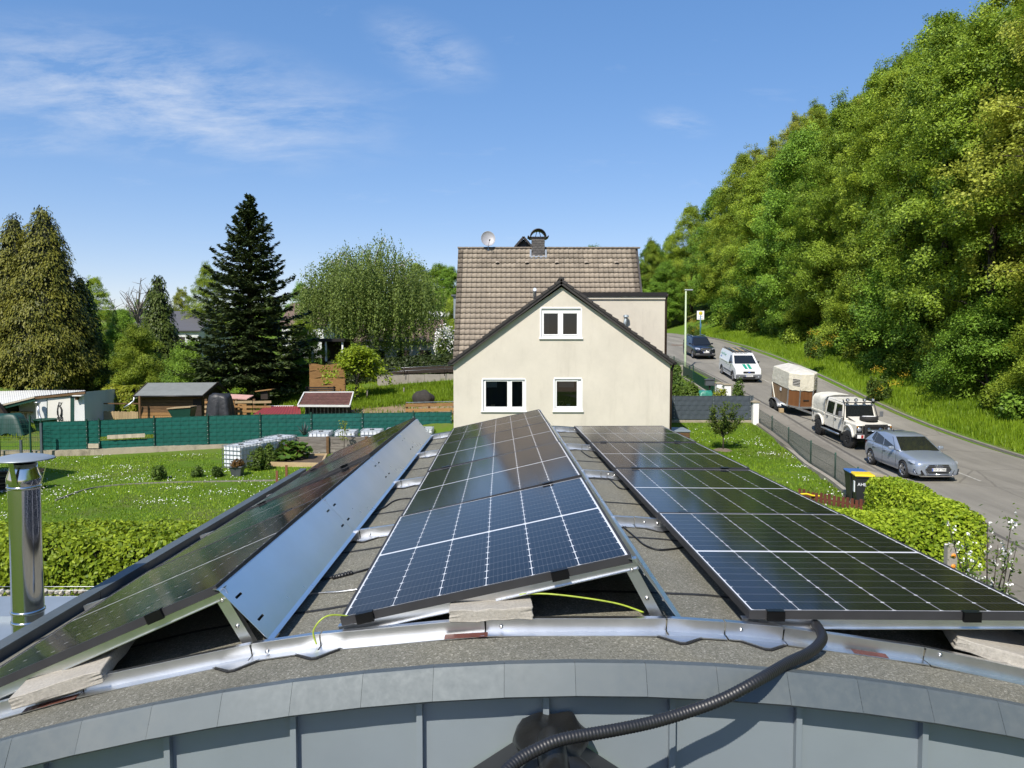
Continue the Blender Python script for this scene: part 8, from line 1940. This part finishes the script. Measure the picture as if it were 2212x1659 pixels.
# ------------------------------------------------------------------ conifers on the left
def fir_meshes(seed, H, R_, base, mat='leaf_fir'):
    global rng
    rng = np.random.default_rng(seed); rn = random.Random(seed); tb = MB(); tb.tube([(0, 0, -.3), (0, 0, H * .5), (.05, 0, H)], [.34, .2, .02], 9); Pn, Nn, An, Sn = [], [], [], []
    z = base
    while z < H - .1:
        f = (z - base) / (H - base); Lr = R_ * (1 - f) ** .85 * (1 - .25 * (f < .06)) + .12; nbr = int(9 - 3 * f) + rn.randint(0, 2); a0 = rn.uniform(0, 6.28)
        for b in range(nbr):
            a = a0 + 6.283 * b / nbr + rn.uniform(-.25, .25); L = Lr * rn.uniform(.70, 1.12); rise = .25 * L * (f - .35); dr = np.array([math.cos(a), math.sin(a), 0]); sd = np.array([-math.sin(a), math.cos(a), 0]); zz = z + rn.uniform(-.12, .12)
            pts = [Vector((dr[0] * L * u, dr[1] * L * u, zz + rise * u - .22 * L * u * (1 - f) + .22 * L * u ** 3 * (.6 + f))) for u in (0, .25, .5, .75, 1)]; tb.tube(pts, [.035 * (1 - f) + .01, .03 * (1 - f) + .008, .02, .012, .005], 4)
            n = int(26 + L * 62); u = rng.random(n) ** .75 * .95 + .05; w = L * .30 * np.sin(np.pi * np.clip(u * .9 + .1, 0, 1)) ** .8 * (rng.random(n) * 2 - 1); i4 = np.clip(u * 4, 0, 3.999); i0 = i4.astype(int); fr_ = (i4 - i0)[:, None]; PA = np.array([tuple(p) for p in pts]); c = PA[i0] * (1 - fr_) + PA[i0 + 1] * fr_
            c = c + sd * w[:, None]; c[:, 2] += rng.normal(size=n) * .05 - np.abs(w) * .18; Pn.append(c); Nn.append(np.tile([0, 0, 1.], (n, 1)) + rng.normal(size=(n, 3)) * .38); An.append(dr * .8 + sd * np.sign(w)[:, None] * .75 + [0, 0, -.1]); Sn.append(np.full(n, .14 + .06 * (1 - f)))
        z += .30 + .16 * (1 - f)
    p = merge(Pn); n = len(p); V = leaf_quads(p, merge(Nn), merge(Sn) * (.7 + .6 * rng.random(n)), .36, merge(An))
    return tb.mesh('trunk', M['bark']), leaf_mesh('crown', V, M[mat])
def cypress_meshes(seed, tops, mat, dens=15., base=.5, sz=.26):
    """tops: (x, y, height, radius): dense cones of drooping sprays"""
    global rng
    rng = np.random.default_rng(seed); tb = MB(); core = MB(); Pn, Nn, An, Kn = [], [], [], []
    for (tx, ty, H, R_) in tops:
        tb.tube([(tx, ty, -.3), (tx, ty, H * .95)], [.3, .02], 8)
        prof = lambda f: R_ * np.clip(1.02 * (1 - f) ** .72 * np.minimum(1, .72 + 1.6 * f), .02, 2)
        core.lathe([(float(prof(f)) * .80, base + (H - base) * f) for f in (0, .1, .25, .4, .55, .7, .85, .96)], 18, M=Matrix.Translation((tx, ty, 0)))
        ncl = int(dens * R_ * H * 3.4); f = 1 - np.sqrt(rng.random(ncl)) * .99; a = rng.random(ncl) * 6.283; r = prof(f) * (.82 + .24 * rng.random(ncl) ** 2 + .07 * np.sin(a * 5 + f * 20) + .06 * np.sin(a * 3 - f * 33)); c = np.stack([tx + r * np.cos(a), ty + r * np.sin(a), base + (H - base) * f], 1); out = np.stack([np.cos(a), np.sin(a), np.zeros(ncl)], 1); ton = rng.normal(size=ncl) * .16
        for k in range(17):
            sd = np.stack([-np.sin(a), np.cos(a), np.zeros(ncl)], 1) * (rng.normal(size=(ncl, 1)) * .17); u = k / 16; p = c + out * (.42 * u - .08) + sd + np.stack([np.zeros(ncl), np.zeros(ncl), .10 - .34 * u * u + rng.normal(size=ncl) * .07], 1)
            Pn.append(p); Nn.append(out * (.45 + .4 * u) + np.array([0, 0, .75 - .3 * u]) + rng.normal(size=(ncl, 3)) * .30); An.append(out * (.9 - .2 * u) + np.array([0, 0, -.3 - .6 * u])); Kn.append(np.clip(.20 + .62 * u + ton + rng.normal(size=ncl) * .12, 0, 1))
    V = leaf_quads(merge(Pn), merge(Nn), sz * (.55 + .6 * rng.random(sum(map(len, Pn)))), .42, merge(An)); return tb.mesh('trunk', M['bark']), leaf_mesh('crown', V, M[mat], merge(Kn)), core.mesh('shade_core', M['hedge_core'])  # core: added near-black cones that darken the inside of the crown
def conifer(name, label, ms, loc, rotz=0): t = place_tree(ms, name, label, loc, 1, rotz); (obj('shade_core', ms[2], t) if len(ms) > 2 else None); return t
Yc = 52.; zb = g(PX(95, Yc), Yc); Hh = lambda py, Y, z0: P(1106, py, Y).z - z0
xa, xb = PX(40, Yc), PX(102, Yc); cx0 = (xa + xb) / 2
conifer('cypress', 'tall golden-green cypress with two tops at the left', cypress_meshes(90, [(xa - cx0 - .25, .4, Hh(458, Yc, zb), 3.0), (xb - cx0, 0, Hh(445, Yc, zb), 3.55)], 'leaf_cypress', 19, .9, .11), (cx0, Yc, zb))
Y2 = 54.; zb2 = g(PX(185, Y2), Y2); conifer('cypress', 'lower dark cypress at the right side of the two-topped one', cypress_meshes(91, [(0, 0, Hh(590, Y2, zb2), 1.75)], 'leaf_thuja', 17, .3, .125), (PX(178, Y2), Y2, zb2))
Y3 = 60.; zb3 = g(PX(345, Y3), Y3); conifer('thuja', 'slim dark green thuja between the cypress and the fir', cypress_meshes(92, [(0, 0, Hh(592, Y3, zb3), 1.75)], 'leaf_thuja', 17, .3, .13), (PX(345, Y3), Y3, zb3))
Y4 = 49.; zb4 = g(PX(540, Y4), Y4); conifer('fir', 'tall dark fir tree behind the wooden hut', fir_meshes(93, Hh(424, Y4, zb4), 4.7, 1.7), (PX(543, Y4), Y4, zb4))
# weeping birch
def birch_meshes(seed, H, R_, n_str):
    global rng
    rng = np.random.default_rng(seed); rn = random.Random(seed); tb = MB(); tb.tube([(0, 0, -.3), (.1, 0, H * .4), (-.1, .1, H * .9)], [.30, .2, .04], 8); starts = []
    for i in range(26):
        a = i * 2.4; h0 = H * rn.uniform(.22, .75); L = R_ * rn.uniform(.45, 1.0); e = Vector((math.cos(a) * L, math.sin(a) * L, min(h0 + L * rn.uniform(.35, .9), H * rn.uniform(.86, 1.0)))); pts = spline([Vector((0, 0, h0)), Vector((e.x * .45, e.y * .45, h0 + (e.z - h0) * .7)), e, e + Vector((math.cos(a) * .5, math.sin(a) * .5, -.35))], 4); tb.tube(pts, [.07 * (1 - .85 * k / (len(pts) - 1)) + .008 for k in range(len(pts))], 5); starts += pts[2:]
    for i in range(420): a = rn.uniform(0, 6.28); q_ = math.sqrt(rn.random()); starts.append(Vector((math.cos(a) * R_ * q_, math.sin(a) * R_ * q_, H * (1.0 - .34 * q_ ** 2) * rn.uniform(.72, 1.0))))
    P_, N_, A_, K = [], [], [], []
    for i in range(n_str):
        s0 = starts[rn.randrange(len(starts))] + Vector((rn.gauss(0, .45), rn.gauss(0, .45), rn.gauss(0, .3))); L = min(rn.uniform(1.2, 4.6), max(.5, s0.z - 1.0)); m = int(L * 11); u = np.linspace(0, 1, m); sway = rng.normal(size=2) * .35
        p = np.stack([s0.x + sway[0] * u + rng.normal(size=m) * .07, s0.y + sway[1] * u + rng.normal(size=m) * .07, s0.z - L * u + rng.normal(size=m) * .05], 1); P_.append(p); N_.append(rng.normal(size=(m, 3)) * .7 + [0, -.35, .35]); A_.append(np.tile([0, 0, -1.], (m, 1)) + rng.normal(size=(m, 3)) * .3); K.append(np.full(m, rng.normal() * .18))
    p = merge(P_); V = leaf_quads(p, merge(N_), .078 * (.6 + .8 * rng.random(len(p))), .62, merge(A_)); return tb.mesh('trunk', M['bark_birch']), leaf_mesh('crown', V, M['leaf_birch'], np.clip(.5 + merge(K) + rng.normal(size=len(p)) * .2, 0, 1))
Y5 = 62.; zb5 = g(PX(800, Y5), Y5); place_tree(birch_meshes(94, Hh(520, Y5, zb5), 5.5, 2700), 'weeping_birch', 'wide weeping birch left of the house', (PX(803, Y5), Y5, zb5))
# acer shrub tree
Y6 = 46.8; q = Vector((PX(770, Y6), Y6, 0)); q.z = g(q.x, q.y); place_tree(tree_meshes(95, Hh(752, Y6, q.z) * 1.0, 2.05, .75, 95, 75, .085, 'leaf_acer', .09, .55, .22, shape=.6, droop=.2, limbs=12), 'acer', 'bright yellow-green acer in front of the dark hedge', q)
# ------------------------------------------------------------------ broadleaved trees: a few builds, each copied
KD = {'beech': [tree_meshes(101, 22, 5.6, 2.6, 370, 300, .078, 'leaf_beech', .34, .92, .40, droop=.16, limbs=22), tree_meshes(102, 20, 5.2, 2.2, 340, 300, .078, 'leaf_beech', .30, .90, .40, shape=.6, droop=.16)],
      'oak': [tree_meshes(103, 22, 6.0, 4.0, 400, 260, .078, 'leaf_oak', .38, .78, .45, shape=.55, limbs=26, droop=.12)],
      'lime': [tree_meshes(104, 17, 5.0, 1.6, 340, 255, .088, 'leaf_deep', .3, .9, .45, droop=.14)],
      'low': [tree_meshes(105, 9, 3.8, .5, 140, 420, .070, 'leaf_beech', .12, 1.0, .45, shape=.45), tree_meshes(106, 6.5, 3.2, .2, 110, 400, .066, 'leaf_deep', .09, .95, .42, shape=.4)]}
def tree(kind, k, X, Y, H, label, name='tree', group=None, spread=1., lift=0.):
    ms = KD[kind][k]; h0 = {'beech': (22, 20), 'oak': (22,), 'lime': (17,), 'low': (9, 6.5)}[kind][k]; s_ = H / h0
    return place_tree(ms, name, label, (X, Y, g(X, Y) - .1 + lift), s_ * spread, random.uniform(0, 6.28), group, 'tree', s_)
# the wood across the road
rw = random.Random(5); WL = 'leafy beech tree in the dense wood across the road'; WO = 'olive-green oak in the dense wood across the road'; WS_ = 'low leafy tree at the foot of the wood across the road'
GW = 'trees of the wood across the road'
front = [(27.5, 24.0, 'oak', 0, 23), (29.0, 31.5, 'beech', 0, 22), (28.6, 38.5, 'oak', 0, 22.5), (28.4, 45.5, 'beech', 1, 21), (28.0, 52.5, 'beech', 0, 20.5), (28.6, 59.5, 'beech', 1, 20.5), (28.0, 67, 'beech', 0, 20), (27.6, 75, 'lime', 0, 18), (27.5, 83, 'beech', 1, 18), (27.0, 92, 'beech', 0, 17.5), (26.5, 101, 'lime', 0, 16.5), (24.5, 110, 'beech', 1, 16), (19.5, 114, 'lime', 0, 13)]
NO = 'first second third fourth fifth sixth seventh eighth ninth tenth eleventh twelfth thirteenth fourteenth fifteenth'.split()
for n_, (x, y, k, i, h) in enumerate(front): tree(k, i, x + .6 + rw.uniform(-.8, .8), y, h + rw.uniform(-1.2, 1.6), 'tall %s tree in the front row of the wood, %s from the right' % ('olive-green' if k == 'oak' else 'leafy', NO[n_]), {'oak': 'oak_tree'}.get(k, 'beech_tree'), GW, .98)
for j, (x, y0, hh) in enumerate(((35, 28, 22), (42, 34, 21), (50, 44, 21))):
    for i in range(10): y = y0 + i * 9 + rw.uniform(-1.5, 1.5); k = rw.choice(['beech', 'beech', 'oak']); tree(k, 0, x + rw.uniform(-1.5, 1.5), y, hh + rw.uniform(-2, 2) - i * .35, WL if k == 'beech' else WO, 'beech_tree' if k == 'beech' else 'oak_tree', GW, 1.1)
for i in range(15): tree('low', i % 2, 27.0 + rw.uniform(-.4, 1.0), 27 + i * 5.2 + rw.uniform(-.8, .8), rw.uniform(4.2, 8.0), WS_ + ', %s from the right' % NO[i], 'low_tree', GW, 1.1)
for i, (x, y, h) in enumerate(((21, 106, 9), (16, 112, 11), (12, 118, 12), (8, 116, 11), (13, 108, 6), (18, 104, 5), (9, 108, 6), (4, 112, 9))): tree('lime' if h > 8 else 'low', 0 if h > 8 else i % 2, x, y, h, 'leafy tree closing the far end of the road', 'far_tree', 'trees at the far end of the road', 1.15)
# undergrowth at the foot of the wood
UG = [bush_mesh(120 + k, 1.5, 1.3, 1.7, 3600, .10, 'leaf_beech' if k % 2 else 'leaf_deep', 12) for k in range(3)]; US = stems_mesh(119, 1.1, .6, 10)
for i in range(34):
    y = 26 + i * 2.0 + rw.uniform(-.6, .6); x = float(Qx(y)) + 4.0 + rw.uniform(-.4, 1.0); bush('woodland_shrub', 'leafy green shrub at the edge of the wood', (x, y, g(x, y) - .1), (US, UG[i % 3]), rw.uniform(.65, 1.15), rw.uniform(0, 6), 'shrubs along the wood')
# yellow broom bushes
BR = (stems_mesh(130, 1.2, .5, 14), bush_mesh(131, .8, .7, 1.6, 1700, .07, 'leaf_shrub')); rng = np.random.default_rng(4); pb_ = rng.normal(size=(10, 1, 3)) * [.5, .4, .5] + rng.normal(size=(10, 42, 3)) * .13 + [0, -.2, 1.1]; pb_ = pb_.reshape(-1, 3); BF = leaf_mesh('blossom', leaf_quads(pb_, rng.normal(size=(len(pb_), 3)) + [0, -.5, .4], .026, .7), M['petal_yellow'])
for (px, py, Y, lab) in ((1496, 712, 88, 'yellow flowering broom beside the bus stop'), (1757, 745, 56, 'yellow flowering broom at the wood edge above the pickup'), (1898, 830, 47, 'yellow flowering broom in the undergrowth right of the pickup')):
    x = PX(px, Y); b_ = bush('broom', lab, (x, Y, P(px, py, Y).z - 1.0 if Y < 60 else g(x, Y)), BR, 1.0, 0, 'yellow broom bushes'); obj('blossom', BF, b_)
# background trees on the left
def bt(kind, k, px, pytop, Y, label, spread=1., name='tree', group=None):
    X = PX(px, Y); z = g(X, Y); return tree(kind, k, X, Y, P(1106, pytop, Y).z - z, label, name, group, spread)
bt('lime', 0, 262, 668, 56, 'fresh green rounded tree behind the laurel', .95); bt('beech', 1, 205, 600, 72, 'pale green tree behind the two-topped cypress', .9); bt('low', 0, 300, 700, 53, 'light green bushy tree left of the slim thuja', 1.0)
bt('beech', 0, 450, 572, 78, 'pale loose tree behind the fir, left side', .95); bt('oak', 0, 395, 625, 84, 'olive tree between the thuja and the fir', .9); bt('lime', 0, 655, 612, 95, 'yellowish tree between the fir and the birch', 1.0); bt('lime', 0, 945, 572, 105, 'dense green tree between the birch and the house', 1.15); bt('beech', 1, 905, 570, 112, 'dark green tree just right of the birch', 1.2); bt('lime', 0, 978, 578, 100, 'dense green tree partly behind the house roof', 1.1)
bt('low', 1, 415, 735, 50, 'green conifer-like bush at the left foot of the fir', .9); bt('low', 1, 640, 760, 51, 'dark bush at the right foot of the fir', .9); bt('low', 0, 655, 690, 56, 'leafy bush hiding the house right of the fir', 1.0); bt('low', 0, 985, 640, 80, 'green tree beside the white building', 1.0)
bt('beech', 0, 1405, 520, 112, 'tall tree behind the right end of the house roof', .75); bt('beech', 1, 1445, 508, 118, 'pale thin tree at the start of the wood', .8)
for i, px in enumerate((-60, 60, 150, 300, 520, 590, 720, 780, 850)): bt('lime', 0, px, 615 + (i * 37) % 40, 120 + (i * 13) % 20, 'distant green tree behind the gardens', 1.25, 'far_tree', 'distant trees behind the gardens')
for (x, y, k, h) in ((29, 16.5, 'beech', 22), (30, 9, 'oak', 22), (30, 1, 'beech', 21)): tree(k, 0, x, y, h, 'leafy tree of the wood beyond the right picture edge', 'wood_tree', 'trees beyond the right edge', 1.12)
for i in range(11): tree('lime' if i % 3 else 'beech', 0, -.75 * (42 + i * 7) - 6 - (i * 7) % 15, 42 + i * 7, 11 + (i * 5) % 6, 'garden tree beyond the left picture edge', 'garden_tree', 'trees beyond the left edge', 1.1)
for (px, y, Y, lab) in ((300, 600, 75, 'bare twiggy tree behind the slim thuja'), (262, 650, 76, 'bare twiggy tree left of the grey roof')):
    X = PX(px, Y); z = g(X, Y); H = P(1106, y, Y).z - z; rn = random.Random(px); mb = MB(); mb.tube([(0, 0, 0), (.1, 0, H * .45), (.3, 0, H * .7)], [.18, .12, .06], 6)
    for k in range(26):
        a = rn.uniform(0, 6.28); b = Vector((.1, 0, H * rn.uniform(.4, .7))); e = b + Vector((math.cos(a) * H * .16, math.sin(a) * H * .16, H * rn.uniform(.08, .36))); m = b.lerp(e, .5) + Vector((rn.uniform(-.3, .3), 0, rn.uniform(-.2, .3))); mb.tube([b, m, e], [.07, .045, .02], 4)
        for j in range(3): e2 = m.lerp(e, rn.random()); mb.tube([e2, e2 + Vector((rn.uniform(-.8, .8), rn.uniform(-.8, .8), rn.uniform(.1, .9)))], [.03, .012], 3)
    t = thing('bare_tree', lab, 'tree', (X, Y, z)); mb.build('trunk', M['twig'], t)
# blossoming shrub left of the house
Y7 = 57.; X = PX(962, Y7); ms = (stems_mesh(140, 2.2, .8, 9), bush_mesh(141, 1.0, 1.0, 3.7, 3600, .075, 'leaf_shrub')); z = g(X, Y7); hS = P(1106, 700, Y7).z - z
b_ = bush('blossoming_shrub', 'tall shrub with white blossoms left of the house', (X, Y7, z), ms, 1., 0, None, 'bush', hS / 3.6); rng = np.random.default_rng(6); pb_ = unit(rng.normal(size=(1100, 3))) * [.85, .85, 1.5] * (.6 + .5 * rng.random((1100, 1))) + [0, 0, 2.0]; obj('blossom', leaf_mesh('blossom', leaf_quads(pb_, rng.normal(size=(1100, 3)) + [0, -.5, .4], .07, .8), M['petal']), b_)
# ------------------------------------------------------------------ houses far behind
def far_house(name, label, px0, px1, yeave, yridge, Y, depth, wallmat, roofmat, ground_y=None):
    x0, x1 = PX(px0, Y), PX(px1, Y); xm = (x0 + x1) / 2; z = g(xm, Y) - .5; ze, zr = P(1106, yeave, Y).z, P(1106, yridge, Y + depth / 2).z; t = thing(name, label, 'house', (xm, Y, z)); w = (x1 - x0) / 2
    MB().prism([(0, 0), (depth, 0), (depth, ze - z), (depth / 2, zr - z - .1), (0, ze - z)], -w, w, 'x').build('wall', M[wallmat], t)
    MB().add([(-w - .3, -.3, ze - z - .1), (w + .3, -.3, ze - z - .1), (w + .3, depth / 2, zr - z), (-w - .3, depth / 2, zr - z), (-w - .3, depth + .3, ze - z - .1), (w + .3, depth + .3, ze - z - .1)], [(0, 1, 2, 3), (3, 2, 5, 4)]).build('roof', M[roofmat], t).modifiers.new('thickness', 'SOLIDIFY').thickness = .12
    return t, w, ze - z
M['roof_grey'] = simple('roof_grey', (.085, .085, .095), .7, var=.15, scale=1, vscale=(.5, 12, 12)); M['roof_brown'] = simple('roof_brown', (.14, .095, .07), .8, var=.25, scale=2)
t, w, h = far_house('far_house', 'house with dark grey roof behind the slim thuja', 282, 430, 712, 672, 74, 9, 'plaster_white', 'roof_grey')
for x in (-w * .8, -w * .3, w * .3): wv = MB().bb((x, -.03, h - 1.9), (x + 1.0, .02, h - .7)).build('window', M['car_glass'], t); MB().bb((x - .08, -.05, h - 2.0), (x + 1.08, -.031, h - 1.9)).build('sill', M['pvc_white'], wv)
t, w, h = far_house('far_house', 'brown roofed house behind the fir', 610, 700, 700, 655, 78, 9, 'plaster_white', 'roof_brown'); MB().bb((-.2, 4, h + 1.8), (.9, 4.8, h + 3.6)).build('chimney', M['slate'], t)
t, w, h = far_house('far_house', 'cream house with brown roof under the weeping birch', 770, 945, 735, 690, 70, 9, 'plaster', 'roof_brown')
for x in (-w * .6, 0, w * .55): wv = MB().bb((x, -.03, h - 2.2), (x + 1.1, .02, h - .9)).build('window', M['car_glass'], t); MB().bb((x - .08, -.05, h - 2.3), (x + 1.18, -.031, h - 2.2)).build('sill', M['pvc_white'], wv)
x0, x1, Y = PX(900, 84), PX(1000, 84), 84; z = g(x0, Y) - .5; wt = thing('white_building', 'white flat-roofed building behind the blossoming shrub', 'building', ((x0 + x1) / 2, Y, z)); w = (x1 - x0) / 2; zt = P(1106, 687, Y).z - z; zt2 = P(1106, 671, Y).z - z
MB().bb((-w, 0, 0), (w, 6, zt)).build('wall', M['white_paint'], wt); MB().bb((-w - .1, -.1, zt), (w + .1, 6.1, zt + .2)).build('roof_edge', M['zinc_dark'], wt)
n = 40
for k in range(n): MB().bb((-w * .6 + 1.55 * w * k / n, 1.5, zt + .2), (-w * .6 + 1.55 * w * (k + .86) / n, 1.56, zt2)).build('cladding_board', M['white_paint'], wt)
for k in range(3): MB().bb((-w * .7 + k * w * .55, -.03, zt - 2.0), (-w * .7 + k * w * .55 + 1.3, .01, zt - .9)).build('window', M['car_glass'], wt)
x0, x1, Y = PX(675, 56), PX(740, 56), 56; z = g(x0, Y) - .3; cpt = thing('carport', 'dark flat-roofed carport left of the weeping birch', 'carport', ((x0 + x1) / 2, Y, z)); w = (x1 - x0) / 2; zt = P(1106, 738, Y).z - z
MB().bb((-w - .2, -.2, zt), (w + .2, 3, zt + .22)).build('roof', M['metal_dark'], cpt)
for x in (-w, -w * .1, w): MB().bb((x - .06, 0, 0), (x + .06, .12, zt)).build('post', M['white_paint'], cpt)
MB().bb((-w, 2.8, 0), (w, 2.9, zt)).build('back_wall', M['wood_dark'], cpt)

# ------------------------------------------------------------------ grass and daisies
def tufts(name, label, n, area, hmin, hmax, mat, keep=None, seed=1, w=.012, lean=.45):
    """short blades of grass"""
    r_ = np.random.default_rng(seed); x = area[0] + (area[1] - area[0]) * r_.random(n); y = area[2] + (area[3] - area[2]) * r_.random(n)
    if keep is not None: m = keep(x, y); x, y = x[m], y[m]
    n = len(x); z = ground(x, y); a = r_.random(n) * 6.283; h = hmin + (hmax - hmin) * r_.random(n); d = np.stack([np.cos(a), np.sin(a), np.zeros(n)], 1); s_ = np.stack([-np.sin(a), np.cos(a), np.zeros(n)], 1); b = np.stack([x, y, z - .01], 1); ww = (w * (.7 + .6 * r_.random(n)))[:, None]; ln = (lean * r_.random(n) * h)[:, None]
    V = np.empty((n, 3, 3)); V[:, 0] = b - s_ * ww; V[:, 1] = b + s_ * ww; V[:, 2] = b + d * ln; V[:, 2, 2] += h
    me = fast_mesh(name, V.reshape(-1, 3), np.arange(3 * n).reshape(-1, 3), M[mat], np.clip(.5 + .3 * np.sin(x * .8) * np.sin(y * .7) + r_.normal(size=n) * .25, 0, 1)); return tag(obj(name, me), label, None, None, 'stuff')
def not_built(x, y):
    pt_ = np.sin(x * .9 + 1.7 * np.sin(y * .6)) + np.sin(y * 1.1 + 1.3 * np.sin(x * .5 + 2)) + .6 * np.sin(x * 3.1 + y * 2.3)
    k = pt_ < 1.35 + np.random.default_rng(len(x)).random(len(x)) * .8; k &= ~((x > -2.9) & (x < 3.4) & (y < 10.3)); k &= ~((x > -2.8) & (x < 7) & (y > 32.9) & (y < 43)); return k
tufts('lawn_grass', 'short grass of the left lawn', 95000, (-25, -2.2, 15.5, 36.9), .03, .09, 'leaf_grass', not_built, 1, .02, .9)
tufts('lawn_grass', 'short grass of the right lawn', 75000, (4.5, 13, 12, 41.4), .03, .09, 'leaf_grass', lambda x, y: not_built(x, y) & (x < Lx(y) - 2.35), 2, .02, .9)
tufts('bank_grass', 'long grass on the bank left of the house', 26000, (-14, -2.6, 43.5, 50.8), .12, .40, 'leaf_grass', None, 3, .03)
tufts('verge_grass', 'tall grass on the verge below the wood', 115000, (21.8, 28, 24, 92), .08, .34, 'leaf_grass', lambda x, y: (x > Qx(y) + .35) & (x < Qx(y) + 5.2), 4, .03)
tufts('garden_grass', 'rough grass in the gardens behind the fence', 26000, (-30, -3, 39.5, 58), .08, .25, 'leaf_grass', not_built, 5, .03)
def daisies(name, label, n, ncl, area, keep, seed):
    r_ = np.random.default_rng(seed); cx, cy = area[0] + (area[1] - area[0]) * r_.random(ncl), area[2] + (area[3] - area[2]) * r_.random(ncl); i = r_.integers(0, ncl, n); sp_ = .18 + .5 * r_.random(ncl); x = cx[i] + r_.normal(size=n) * sp_[i] * 1.5; y = cy[i] + r_.normal(size=n) * sp_[i]; m = keep(x, y) & (x > area[0]) & (x < area[1]) & (y > area[2]) & (y < area[3]); x, y = x[m], y[m]; n = len(x)
    p = np.stack([x, y, ground(x, y) + .07 + .04 * r_.random(n)], 1); global rng; rng = r_; V = leaf_quads(p, np.tile([-.1, -.45, 1.], (n, 1)) + r_.normal(size=(n, 3)) * .25, .019 * (.7 + .6 * r_.random(n)), .95); return tag(obj(name, leaf_mesh(name, V, M['petal'])), label, None, None, 'stuff')
daisies('daisies', 'white daisies scattered over the left lawn', 1700, 48, (-24, -5, 21, 36.6), not_built, 8)
daisies('daisies', 'white daisies scattered over the right lawn', 700, 26, (6.5, 12.5, 21, 41), lambda x, y: not_built(x, y) & (x < Lx(y) - 2.5), 9)
